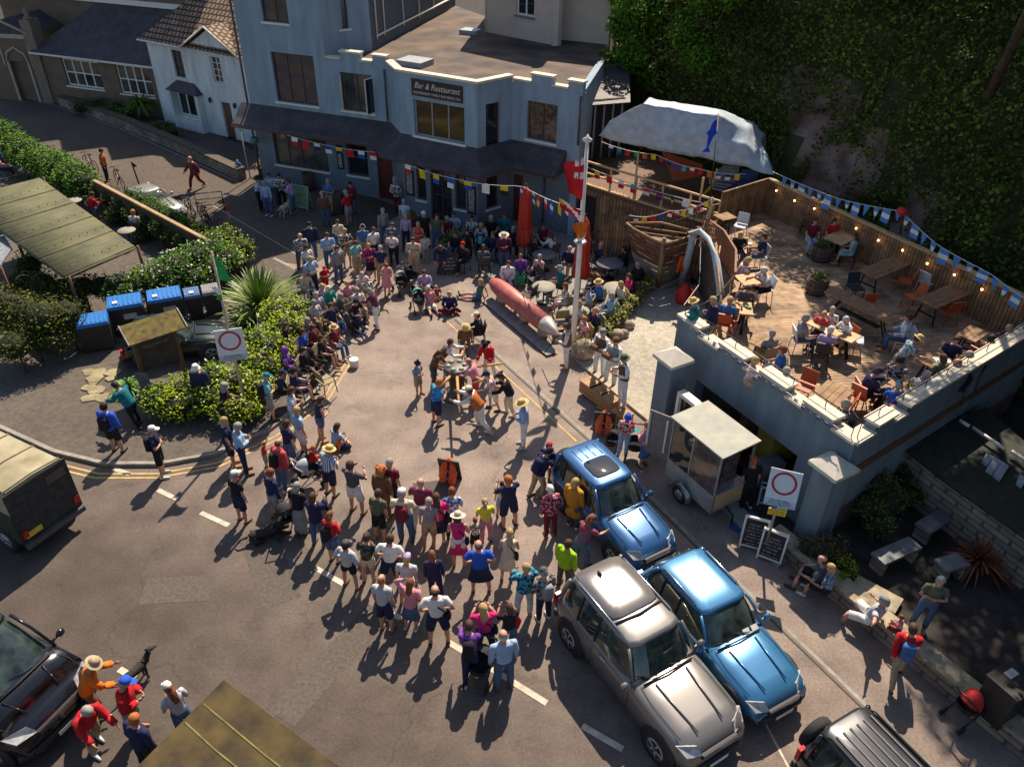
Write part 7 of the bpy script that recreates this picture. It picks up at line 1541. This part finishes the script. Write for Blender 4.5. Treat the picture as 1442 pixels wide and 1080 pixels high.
def patm(c):
    q=c.split('/')
    if len(q)==1: return cm(c)
    key='pattern_'+'_'.join(q)
    if key in _M: return _M[key]
    m=mat(key,CLR[q[0]],.88,rgb2=CLR[q[1]],scale=14 if len(q)==2 else 6,spec=.15)
    cr=[n for n in m.node_tree.nodes if n.type=='VALTORGB'][0];cr.color_ramp.elements[0].position=.44;cr.color_ramp.elements[1].position=.52
    if len(q)==3:
        wv=m.node_tree.nodes.new('ShaderNodeTexWave');wv.inputs['Scale'].default_value=6;wv.bands_direction='Z' if q[2]=='h' else 'X';tc=[n for n in m.node_tree.nodes if n.type=='TEX_COORD'][0]
        m.node_tree.links.new(tc.outputs['Object'],wv.inputs[0]);m.node_tree.links.new(wv.outputs['Color'],cr.inputs[0])
    return m
def crowd(text_,grp,z0=None):
    for r in text_.strip().split('\n'):
        if r.strip(): person(r,grp,z0)
crowd('''
369 297 -95 D 1|sblack|cap:black|t:lightblue/white|p:black||leftmost of the group by the hanging plant
381 304 150 A 1|sgrey|-|l:lightblue|p:denim||second of the group outside the pub window
388 291 190 D 1|sbrown|-|t:lightblue|p:denim||behind the denim group outside the pub
399 292 180 D 1|sblack|-|j:black/white|p:black||holding the pale dog's lead
414 301 70 D 1|mbrown|-|l:lilac|p:denim||beside the pale dog
461 319 10 A .97|sgrey|-|j:brown|p:denim||back turned at the barrel table
465 303 175 B 1.02|sgrey|-|t:blue|s:khaki||by the green lettered board
492 318 60 D 1|sgrey|-|l:red|s:grey||drinking at the barrel table
498 305 160 D 1|sblack|-|j:maroon|p:darkgrey||behind the red shirt at the barrel table
561 301 180 D 1|sgrey|-|j:black/white|p:maroon||in front of the pub recess
561 286 200 A .97|sbrown|-|t:grey/white/h|p:darkgrey||behind the maroon trousers near the pub recess
542 345 -150 A 1|sgrey|-|l:grey|p:denim||left behind the blue shirts near the pub
555 366 170 D 1|sbrown|-|t:denim|p:black||behind the small white shirt
556 374 180 B .88|sbrown|-|t:white|p:black||in front of the blue shirt near the pub
584 388 185 D 1.04|sbrown|-|l:beige|s:khaki|cup:white|in the pub forecourt centre
600 348 160 A 1|swhite|-|t:black|p:black||by the terracotta pot
601 370 190 D .78|sbrown|-|j:palegrey|p:grey||beside the cream shirted drinker
621 385 -170 L 1|sbrown|-|l:navy|s:denim||bending over the black chalkboard
651 368 150 G 1 D|sauburn|beanie:red|j:black|p:black|bag:red stick:palegrey|beside the chalkboard
641 324 185 G 1 D|sbrown|-|t:lightblue|p:denim||behind the potted palm
665 330 180 G 1 D|sblack|-|t:black/white|p:black||right of the light blue shirt at the pub
660 364 185 A .80|sblack|-|t:black|p:black|rucksack:teal|right of the seated red headwrap
675 364 10 A .80|sbrown|-|t:navy|p:black|rucksack:turquoise|back turned near the pub windows
693 352 170 G 1 D|mauburn|-|j:navy|p:denim||left of the straw hatted plaid jacket
692 330 180 G 1 D|sgrey|cap:grey|t:black|p:black||under the small sign on the pub wall
710 325 170 G 1 D|lbrown|-|l:teal|p:denim||nearest the left red parasol
711 380 175 D .98|sbrown|sunhat:cream|j:maroon/navy|p:denim||behind the purple jumper
630 330 185 G 1 D|sgrey|-|t:maroon|p:denim||left of the light blue shirt at pub
678 340 180 G .97 D|mblond|-|l:palegrey|p:denim||between the small rucksacks at the pub
722 345 175 G .97 D|mgrey|-|l:navy|p:black||just left of the first red parasol
640 352 180 G .97 D|sbrown|-|t:black|p:denim||behind the chalkboard and palm
682 372 5 G .97 D|mbrown|-|j:darkgrey|p:black||back turned right of the red headwrap
706 352 185 G .97 D|sgrey|-|t:teal|p:khaki||behind the straw hat by the parasol
572 352 170 A .98|mgrey|-|l:lilac|p:navy||left of the cream shirted drinker, shade
615 352 185 A .97|sbrown|-|t:olive|p:denim||between terracotta pot and palm
572 330 190 A .97|sgrey|-|t:lightblue/white|s:khaki||near the pub bay corner
590 362 180 D .97|mblond|-|d:coral|-||behind the cream shirted drinker
''','people outside the pub')
crowd('''
426 382 c D 1|bgrey|-|l:palegrey/black|p:darkgrey||at the left of the standing row
441 366 c A 1|sblack|cap:black|j:navy|p:denim||behind the striped shirt
466 381 c D 1.02|sbrown|-|l:lightblue|p:denim||third of the standing row
490 376 c D 1.02|sblond|-|j:black/cream|s:khaki||fourth of the standing row
513 369 c A 1.02|sblack|headphones:white|t:blue|s:khaki||at the back of the row
505 390 c D .98|sbrown|-|t:aqua|s:khaki||in the standing row
525 394 c D .95|lblond|-|j:navy/hotpink|k:black||right of the aqua t-shirt
546 416 c P .97|mauburn|-|d:pink|-||pushing the pale hooded pushchair
436 396 c D .95|lbrown|-|t:white|p:denim||behind the light blue shirt man
444 417 c D 1.03|sgrey|-|t:lightblue|p:navy||beside the red capped child
459 412 c D .68|sbrown|cap:coral|t:red|p:red||at the phormium end of the row
599 404 c J .98|mbrown|-|l:lilac|p:navy||on the road behind the pink top
614 417 c J .66|sblond|-|t:brown|s:grey||beside the lilac top
606 430 c I .98|mwhite|-|l:pink|s:cream||at the front edge of the circle
634 434 c J .98|sblond|-|l:navy|p:maroon||right of the outstretched pink top
674 418 80 I .98|mblond|-|t:olive/teal|u:denim||leaning back on the torpedo end
591 430 c G .5|sblond|-|t:palegrey|s:grey||riding in the sea green pushchair
451 440 c G .97 K|mgrey|-|l:pink/aqua|p:palegrey||left end of the seated row
466 430 c G .97 K|mwhite|-|l:emerald/teal|p:khaki||second in the seated row
493 423 c G .97 K|sblond|-|l:pink|p:denim||third in the seated row
520 417 c G .97 K|mwhite|-|t:white/brown|p:beige||behind the bending purple top
514 410 c G .95 K|mgrey|-|t:palegrey|p:cream||next to the bending purple top
531 463 70 P .97|mgrey|-|l:plum|p:white||with back turned talking to seated people
499 446 c H 1 K|sblack|beanie:black|t:black|p:navy||in front of the pink cardigan
470 456 c G 1 K|sbrown|-|t:navy|p:denim||reclining behind the straw hat
473 488 c G .97 K|mbrown|straw:straw|t:maroon|p:denim|bag:red|nearest the white drum
457 502 c G .97 K|mbrown|-|t:black|s:black||between the drum and empty chair
437 476 c G .97 K|mgrey|-|l:plum/grey|p:navy||back of the seated row by the hedge
429 494 c G .97 K|mbrown|-|t:royal|p:darkgrey||beside the hedge behind the black t-shirt
380 526 c G .97|mbrown|-|j:palegrey|p:hotpink||on the hedge wall left of the purple hood
404 521 c G .97|mbrown|hood:purple|j:purple|p:teal||on the hedge wall
419 549 c G 1 K|sblack|cap:black|t:navy|s:navy||nearest the yellow lines
386 590 c D .97|sgrey|cap:teal|t:aqua|s:grey|phone:black rucksack:black|reading beside the hedge
419 610 c D .97|mbrown|-|t:lightblue/white|k:lightblue||stepping over the yellow lines
453 622 c D .97|mbrown|-|v:navy|u:denim||behind the sitting orange bag person
319 572 c G 1|sgrey|bucket:grey|t:black|s:khaki||on the hedge wall by the signpost
294 576 -170 A 1|sgrey|bucket:white|o:navy|p:navy||in front of the flowering hedge
331 656 c A 1|sblond|-|t:navy|s:navy||beside the light blue shirt, near the kerb
348 666 c D 1.02|sgrey|-|l:lightblue|p:navy||in the gutter by the yellow lines
398 691 c A 1.04|bbrown|-|j:coral|p:denim|rucksack:black|carrying a small ginger child
376 660 c D .55|sginger|-|t:coral|s:khaki||just behind the coral jacket
440 652 c J .75|sginger|-|t:red|s:denim||beside the pale pushchair
466 698 c D 1|sblond|straw:straw|t:blue/white/v|s:navy||with the pale pushchair
473 628 c J .97|mbrown|-|t:lightblue|s:navy|jumper:orange|alone on the road
343 735 c A 1.0|sgrey|cap:white|t:black|s:navy|scarf:red|at the left end of the front line
390 732 c A .98|sauburn|-|l:navy|s:grey||left of the black dog
425 751 c A 1.0|mgrey|-|t:black|m:grey||beside the black dog and buggy
450 768 c C 1.02|mbrown|-|j:navy|p:denim||left of the red top with rucksack
504 722 c C 1.05|sbrown|-|t:darkgrey|s:white||alone ahead of the front line
472 792 c D .93|mauburn|-|l:red|s:denim|rucksack:black|on the dashed line
495 827 c E .97|sblack|beanie:darkgrey|l:palegrey|u:black||at the dashed line
520 820 c D .97|wbrown|-|t:black/olive|u:cream||left of the white t-shirt
551 827 c E 1.0|sbrown|-|t:white|s:navy||above the dashed line
543 729 c A .98|cginger|-|o:brown|p:brown||left of the maroon t-shirt
553 717 c A 1.03|sgrey|-|t:maroon|p:black||behind the curly ginger hair
574 762 c D 1.02|sgrey|cap:white|t:cream|p:denim|rucksack:maroon|in the middle of the front line
593 744 c B 1.02|bgrey|-|t:plum|p:white||behind the white capped rucksack wearer
618 763 c D .97|lbrown|-|t:hotpink|k:navy|satchel:black|left of the floral shirt
638 758 c D .98|sauburn|-|t:blue/white|p:navy||between the two hot pink outfits
647 796 c D .98|mbrown|sunhat:cream|d:hotpink|u:white|bag:black|in the middle of the crowd
668 777 c D .66|sauburn|-|t:olive/white|s:black||between the pink dress and yellow top
685 763 c D .82|pblond|-|t:yellow|p:pink||near the middle of the street
678 832 c E 1.02|bauburn|-|t:royal|k:navy||in front of the child in green
713 817 c D .97|lblond|-|d:cream|-|satchel:black|right of the royal blue t-shirt
705 727 c A .72|sbrown|-|t:white|s:lightblue||held by the person raising a camera
718 742 c C 1.03|sginger|-|t:navy|s:navy||right of the toddler in white
737 866 c C .97|sblond|-|j:turquoise/navy|p:palegrey|bag:lilac|left of the rucksack wearer by the silver car
765 872 c D .98|sgrey|beanie:darkgrey|j:grey/black|p:navy|rucksack:grey|beside the silver car
546 888 c A 1.0|bginger|-|t:palegrey|s:navy||at the lower left of the front crowd
573 850 c A .9|sblond|cap:lilac|t:palegrey|s:white||behind the raised pink arm
579 886 c M .97|lauburn|-|l:pink|k:denim||left of the navy top spectator
616 845 c A .95|mauburn|-|l:navy|p:navy||above the bald white t-shirt man
619 905 c E 1.06|bbrown|-|t:white|s:navy|satchel:black|standing on the dashed line
685 924 c C .98|lblond|-|t:hotpink|p:navy|satchel:black|at the lower front crowd
716 917 c C .97|mbrown|-|t:black|p:denim|jumper:red|right of the blond in pink
664 957 c P .96|sbrown|-|l:purple|p:navy|rucksack:black|pushing the black pushchair
710 968 c A 1.03|bwhite|-|l:lightblue|p:denim||lowest of the front crowd
431 408 c G .97 K|mgrey|-|l:cream|p:palegrey||at the phormium foot, back row
446 452 c G .97 K|sgrey|-|t:palegrey|p:khaki||second row behind the navy t-shirt
455 428 c G .97 K|mblond|-|l:lilac|p:cream||between the pink and emerald tops, back
482 442 c G .97 K|mgrey|-|j:darkgrey|p:denim||half hidden beside the emerald top
506 434 c G .97 K|sgrey|-|l:palegrey/white|p:khaki||facing the road near the purple top
444 486 c G .97 K|mbrown|-|t:maroon|p:denim||second row behind the straw hat
411 512 c A .96|mbrown|-|t:black|p:denim||standing behind the black t-shirt by the hedge
398 552 c G .97|sbrown|cap:navy|t:navy|p:black||low on the kerb right of the purple hood
432 520 c G .97 K|sblack|-|j:black|p:black||just behind the empty tan chair
478 398 c A .95|mbrown|-|j:grey|p:denim||between the standing row and pink cardigan
538 398 c A .97|sgrey|-|t:navy|p:khaki||left of the pink dress
527 372 c A .98|sbrown|-|t:white|s:navy||behind the headphones wearer
480 358 c D .97|mbrown|-|l:cream|p:denim||behind the light blue shirt, standing row
430 640 c A .98|mblond|-|t:lightblue|s:white||behind the red topped child
412 660 c A .97|mbrown|-|t:navy|s:denim||between coral jacket and pale pushchair
605 770 c A .97|sgrey|-|t:grey|s:khaki||behind the hot pink top, front line
535 760 c A .97|sbrown|-|t:olive|s:black||left of the rucksack in the front line
''','spectators around the capstan')
crowd('''
591 556 -130 D .78|sbrown|witch:black|t:blue/palegrey/h|s:khaki||left of the capstan
612 545 -110 P .93|lbrown|-|l:brown|p:darkgrey||pushing the far left capstan bar
614 598 -60 D .98|sginger|-|t:turquoise/royal|s:navy||pushing the near left bar
629 532 -95 K 1.03|sbrown|-|w:brown|p:white||pushing from the far side
654 508 -170 P .97|sbrown|straw:straw|l:brown|p:darkgrey||behind the brown waistcoat at capstan
690 533 150 P 1.0|sbrown|tricorn:black|j:red|p:white||at the far right capstan bar
695 577 115 P .95|sbrown|cap:navy|t:white/pink|s:white||holding a right hand bar
717 584 100 P .97|cbrown|tricorn:black|j:black|p:cream||at the near right bar end
670 566 80 P .97|bginger|-|t:pink|s:coral||close beside the capstan drum
670 603 75 K 1.02|sbrown|cap:cream|w:rust|p:white||pushing with legs stretched, nearest camera
736 629 80 D 1.0|sgrey|sunhat:straw|l:lightblue|p:white||watching right of the capstan
674 468 100 G .98 B|sbrown|cap:cream|j:black|p:black|bag:turquoise|sitting by the yellow line
''','pirates turning the capstan')
crowd('''
797 518 100 O 1.04|sbrown|cap:brown|w:brown|p:white|stick:black|playing beside the flagpole foot
''','band of singers and players')
for r,z in (('843 528 140 O 1.04|sgrey|cap:grey|w:brown|p:white|squeezebox:brown|left end of the row on crates',.54),('858 541 130 O 1.03|sauburn|cap:brown|w:grey|p:white|squeezebox:brown|middle of the row on crates',.54),('876 569 120 O 1.04|sbrown|straw:olive|w:brown|p:white|book:brown|right end of the row on crates',.48)):
    rr_=r.split('|');x_,y_=rr_[0].split()[:2];q_=G(float(x_),float(y_),z);person(r,'band of singers and players',z)
crowd('''
714 395 c G .98 D|mbrown|-|j:palegrey/white|p:lightblue||behind the torpedo, leftmost
734 384 c G .98 D|mauburn|-|l:purple|p:emerald||behind the torpedo
789 403 60 G 1 D|sgrey|cap:grey|t:teal|p:darkgrey||right of the candle table
795 427 80 G .97 K|mauburn|-|t:white/brown|s:white||behind the torpedo nose
778 354 40 H .97 D|lbrown|-|l:white|p:denim||at the dark table between parasols
752 358 -70 G .97 D|mbrown|-|j:black|p:black|scarf:turquoise|left side of the dark table between parasols
843 368 -80 G 1 D|bgrey|-|t:navy|p:black||by the board screen with folded arms
877 372 90 G .97 D|lblack|-|l:black|p:black||facing left by the boat bow
896 396 100 G 1 D|sgrey|-|j:black|p:black||directly under the boat bow stem
884 412 110 G .97 D|mbrown|-|t:hotpink|p:black||at the patio table below the boat bow
838 404 150 G 1 D|sbrown|cap:black|t:brown|s:navy||right of the second red parasol
843 423 90 G 1 K|sgrey|straw:straw|l:blue|s:navy||behind the flagpole
858 441 100 G 1 K|mgrey|-|l:lightblue/aqua|p:palegrey||beside the ornamental grass
838 462 110 G 1 K|bginger|-|j:navy|p:navy|scarf:red|between flagpole and ornamental grass
822 474 110 G .96 K|sginger|-|t:coral/white|s:beige||just right of the flagpole foot
757 385 c G .97 D|mgrey|-|l:cream/pink|p:navy||right of the purple top behind torpedo
812 452 120 G .97 K|mgrey|-|l:palegrey|p:denim||left of the red scarf by the flagpole
826 432 70 G .97 K|sgrey|cap:navy|t:lightblue|s:khaki||between the blue shirt and the flagpole
873 424 100 G .97 K|mblond|-|l:cream|p:denim||right of the pale blue top by the grass
862 352 180 G .97 D|sbrown|-|t:darkgrey|p:denim||far side of the board screen table
800 372 160 G .97 D|sgrey|-|l:navy|p:khaki||between the parasols, back row
765 340 180 G .97 D|mbrown|-|t:maroon|p:black||against the pub wall beside the parasol
''','people seated on the patio')
crowd('''
875 646 175 D .97|mblond|bucket:royal|t:red/white|p:lightblue||with the teal hooded pushchair
905 657 30 D .96|sginger|-|l:pink|k:blue||right of the teal hooded pushchair
756 700 -60 P .97|sblack|cap:navy|j:navy|p:khaki|rucksack:navy|leaning at the blue car's rear door
770 680 -40 A .8|sbrown|cap:red|t:navy|s:navy||behind the rear wheel of the blue car
807 742 -50 A .97|mblond|-|o:mustard|p:darkgrey||at the blue car's side window
775 755 c A .97|swhite|beanie:white|j:maroon/pink|p:maroon||near the blue car
835 728 60 P .95|cbrown|-|o:rust|p:brown||close against the blue car's front door
817 799 -60 P .97|mauburn|-|t:denim/red|p:denim||between the two nearest parked cars
793 827 -30 A .98|sbrown|-|j:lime|p:darkgrey||at the tail of the silver car
1049 716 10 A 1.05|sginger|cap:coral|t:black|p:black||entering the arch beside the kiosk
1150 818 60 G 1|bbrown|-|t:darkgrey|s:black||on the garden wall with teal companion
1161 828 60 G .97|mblond|-|t:teal/lilac|s:black||on the garden wall beside the dark shirt
1222 868 35 Q 1.04|sgrey|cap:grey|t:palegrey|s:white||reaching back on the garden wall
1264 886 60 G .5|sauburn|-|t:pink|s:maroon||small on the wall beside the white shorts
1290 885 150 B .98|mgrey|-|t:olive|p:denim||standing in the garden behind the wall
1259 957 -20 F 1.0|sbrown|-|j:red|p:khaki|rucksack:blue|passing the garden wall
130 935 -60 P 1.0 h|sbrown|straw:khaki|j:orange|p:brown||leaning toward the black van
171 964 -70 D 1.0 h|sgrey|cap:royal|j:red|s:grey||beside the black van
120 1001 -120 P 1.0 h|sgrey|-|j:red|p:khaki||with arms wrapped, at bottom left
185 1016 -20 A 1.0 h|sginger|-|j:navy|p:black||back to camera at bottom left
240 970 60 D .97 h|lauburn|cap:white|t:palegrey|s:denim|phone:black|by the hut roof corner
168 636 -20 A 1.0|sblack|-|j:royal|s:black|rucksack:black|at the kerb near the truck
231 670 -70 B 1.0|sgrey|cap:white|t:navy|s:black|rucksack:black|crossing the yellow lines
196 600 60 P .97|sblack|-|j:teal|p:black||in shadow below the notice board
277 266 150 F 1.02|bgrey|-|j:maroon/brown|p:maroon||walking down the sunlit lane
340 250 170 P .6|sblond|cap:aqua|t:blue|p:blue||by the cottage wall
''','people about the street')
crowd('''
194 322 -10 G 1 B|sginger|-|t:palegrey|p:darkgrey||alone in the tea garden
132 296 -60 H .97 B|sbrown|-|l:red|p:darkgrey||in the tea garden behind the shelter
152 255 -70 A 1.0|sbrown|beanie:darkgrey|j:rust|p:black||among bicycles by the lane hedge
8 225 -60 G .97 B|sginger|-|t:lightblue|p:denim||at the top left tea table
3 240 -40 G .97 B|mbrown|-|t:pink|p:navy||nearest the left edge in the tea garden
52 244 40 G .97 B|mblond|-|t:lilac|p:black||right of the pale tea table
''','guests in the tea garden')
D_='''
980 426 60 D .97 h|mgrey|straw:straw|j:teal|p:khaki||leaning on the parapet corner
1004 424 60 D 1.0 h|sblond|-|j:navy|p:khaki||second at the parapet corner
1026 423 -20 G 1.0 hO|sblond|-|l:blue|p:denim||back turned at the deck corner table
1051 405 175 H 1.0 h|sbrown|-|t:darkgrey|s:khaki||facing camera at the deck corner table
1076 379 95 H 1.0 hW|swhite|-|t:palegrey|s:black||with white hair by the grey tray
1051 366 -80 H .95 h|mblond|-|t:pink/white|p:denim||beneath the slatted railing
1046 331 180 H .97 hB|mblond|-|t:black|p:denim||beside the slatted railing
1074 333 100 G 1.0 hW|sbrown|-|t:navy|s:denim|cup:black|in sunglasses near the railing
1137 447 -90 G 1.0 hW|sgrey|-|t:grey|p:darkgrey||at the left end of the sunlit table
1167 463 -20 G 1.0 hB|swhite|-|t:lilac|p:darkgrey||back turned at the sunlit table
1174 436 170 G .97 hO|mgrey|-|t:white/grey|p:denim||behind the sunlit table
1193 450 110 H .97 hO|mwhite|-|t:white|s:beige||at the right of the sunlit table
1099 492 75 G 1.0 hK|sauburn|-|t:blue|s:denim||reclining near the parapet
1062 508 -100 G .95 h|mblond|-|t:pink/white|s:khaki||just behind the bunting on the parapet
1109 522 180 G .97 h|lgrey|-|d:blue|-||in sunglasses at the parapet
1193 568 95 G .97 hB|mgrey|-|t:black/white|s:black||in sunglasses near the parapet corner
1148 312 175 G 1.0 h|sbrown|-|t:maroon|p:lightblue||at the fence table
1177 311 175 G .97 h|mbrown|-|t:red|p:black||at the fence table
1203 332 60 G .97 hB|mbrown|-|d:aqua|-||at the fence table
1280 447 80 G 1.0 hW|sbrown|-|l:lightblue/white|p:denim||alone in mid deck with legs crossed
1289 477 -80 P 1.0 h|sbrown|straw:straw|t:palegrey/teal|s:grey||standing over the cluttered tables
1269 508 -30 H 1.0 h|sblack|cap:black|t:black/grey|s:grey||far side of the cluttered food table
1238 522 -90 H 1.02 hO|sbrown|cap:navy|j:navy|p:black||hunched over the food table
1267 544 -15 H 1.0 hO|sgrey|cap:teal|t:royal|s:cream||back turned at the food table
1348 512 80 H 1.0 hB|bginger|-|l:darkgrey|p:navy||by the right parapet with pale blue cap
1344 478 150 G 1.0 hW|sbrown|-|t:navy|p:black||in sunglasses near the right parapet
1368 499 100 H .97 hB|mgrey|-|t:maroon/olive|p:black||between two dark shirts at right parapet
1422 461 90 H 1.0 hO|bginger|-|t:darkgrey|p:black||at the far right table
1395 477 -80 G .97 h|sblack|-|l:brown|p:black||left side of the far right table
'''
D_+='''1330 505 20 G .97 hB|mbrown|-|t:olive|p:denim||left of the right parapet navy diner
1305 530 -60 H .97 h|sgrey|-|t:palegrey|s:khaki||right side of the food table
1160 442 150 G .9 h|sblond|-|t:coral|s:denim||between grey diners at the sunlit table
1086 470 20 G .97 hK|sgrey|-|t:grey|s:khaki||beside the low weathered table
'''
crowd(D_,'people on the terrace deck',DZ)
p=G(1330,523,DZ+.78)
# dogs
def dog(label,x,y,rz,m,lying=False,sc=1.):
    q=G(x,y,0);t=thing('dog',label,'dog',(q.x,q.y,gz(q.x,q.y)),math.radians(rz),sc=sc);z=.42 if not lying else .14
    b=MB();b.tube([(0,-.30,z),(0,-.18,z+.02),(0,.02,z-.01),(0,.2,z+.01),(0,.30,z+.05),(0,.40,z+.17),(0,.46,z+.24)],[(.06,.07),(.10,.11),(.095,.10),(.115,.13),(.09,.11),(.06,.07),(.055,.06)],9)
    b.tube([(0,.42,z+.25),(0,.50,z+.27),(0,.60,z+.22),(0,.66,z+.2)],[.06,.065,.035,.022],8)
    for s in (-1,1):
        b.tube([(s*.05,.44,z+.30),(s*.075,.43,z+.27),(s*.08,.45,z+.2)],[.012,.025,.008],5)
        if not lying:
            b.tube([(s*.07,.2,z-.02),(s*.075,.21,z*.5),(s*.075,.2,.04),(s*.075,.24,.02)],[.05,.03,.022,.028],6)
            b.tube([(s*.07,-.22,z),(s*.085,-.17,z*.6),(s*.085,-.28,z*.36),(s*.085,-.27,.04),(s*.085,-.23,.02)],[.07,.045,.025,.022,.028],6)
        else:
            b.tube([(s*.08,.2,.1),(s*.10,.35,.04),(s*.10,.5,.03)],[.05,.03,.025],6);b.tube([(s*.1,-.22,.12),(s*.14,-.08,.07),(s*.13,-.22,.03)],[.08,.05,.03],6)
    b.tube([(0,-.32,z+.03),(0,-.46,z+.02),(0,-.58,z+.10 if not lying else .04)],[.03,.025,.01],6)
    b.build('body',m,t);return t
dog('pale cream dog standing among the group outside the pub',403,305,-20,mat('dog_cream',(.45,.38,.28),.9,var=.2,scale=8),sc=1.15)
dog('black dog lying in the road behind the front spectators',374,757,-60,mat('dog_black',(.03,.025,.022),.8,var=.3,scale=8),True,1.3)
dog('black dog standing behind the red jacketed person at bottom left',196,961,-30,_M['dog_black'],sc=.9)
dog('dark dog lying on the deck beside the fence table',1138,352,20,_M['dog_black'],True)
bp=bpy.data.objects[-1]
# bicycles by the lane
def bike(label,x,y,rz):
    q=G(x,y,0);t=thing('bicycle',label,'bicycle',(q.x,q.y,gz(q.x,q.y)),math.radians(rz))
    for yy in (-.5,.5):
        b=MB();b.tube([(0,yy+.32*math.cos(2*PI*k/16),.33+.32*math.sin(2*PI*k/16)) for k in range(17)],.02,5);b.build('wheel',RUBBER,t)
    b=MB();b.tube([(0,-.5,.33),(0,0,.3),(0,.35,.75),(0,-.15,.75),(0,-.5,.33)],.018,5);b.tube([(0,0,.3),(0,-.18,.85)],.018,5);b.tube([(0,.5,.33),(0,.33,.9)],.018,5);b.build('frame',mat('bike_frame',(.12,.13,.15),.4),t)
    b=MB();b.tube([(-.25,.3,.92),(.25,.3,.92)],.016,5);b.build('handlebar',BLACK,t);b=MB();b.box((0,-.18,.88),(.12,.24,.05));b.build('saddle',BLACK,t)
for i,(x,y,r) in enumerate(((268,303,40),(280,310,55),(292,316,35),(304,325,60),(130,240,50),(170,262,40))): bike(['dark bicycle nearest the lettered sign board','dark bicycle second from the lettered sign board','dark bicycle under the metal barrier','dark bicycle by the short red marker post','dark bicycle left of the rust jacket by the hedge','dark bicycle right of the rust jacket by the hedge'][i],x,y,r)
# hanging plant and round basket by the pub corner
t=thing('large_pot_plant','big drooping plant in a terracotta bowl at the pub corner','plant',tuple(G(377,246,0)));b=MB();b.lathe((0,0,0),[(.3,0),(.5,.35),(.55,.5),(.45,.5)],16);b.build('pot',_M['terracotta'],t);fronds(t,40,1.0,.5,mat('brown_green_leaf',(.18,.12,.04),.7,island=.4),.05,.7,seed=12)
t=thing('round_lamp','round globe lamp bracket under the canopy at the pub corner','lamp',tuple(f1.at(.25,2.2,.5)));b=MB();b.ball((0,0,0),.22,12,8);b.build('globe',mat('globe_green',(.1,.18,.17),.2),t);b=MB();b.tube([(0,0,.2),(0,.1,.5),(-.1,.4,.6)],.02,5);b.build('bracket',BLACK,t)
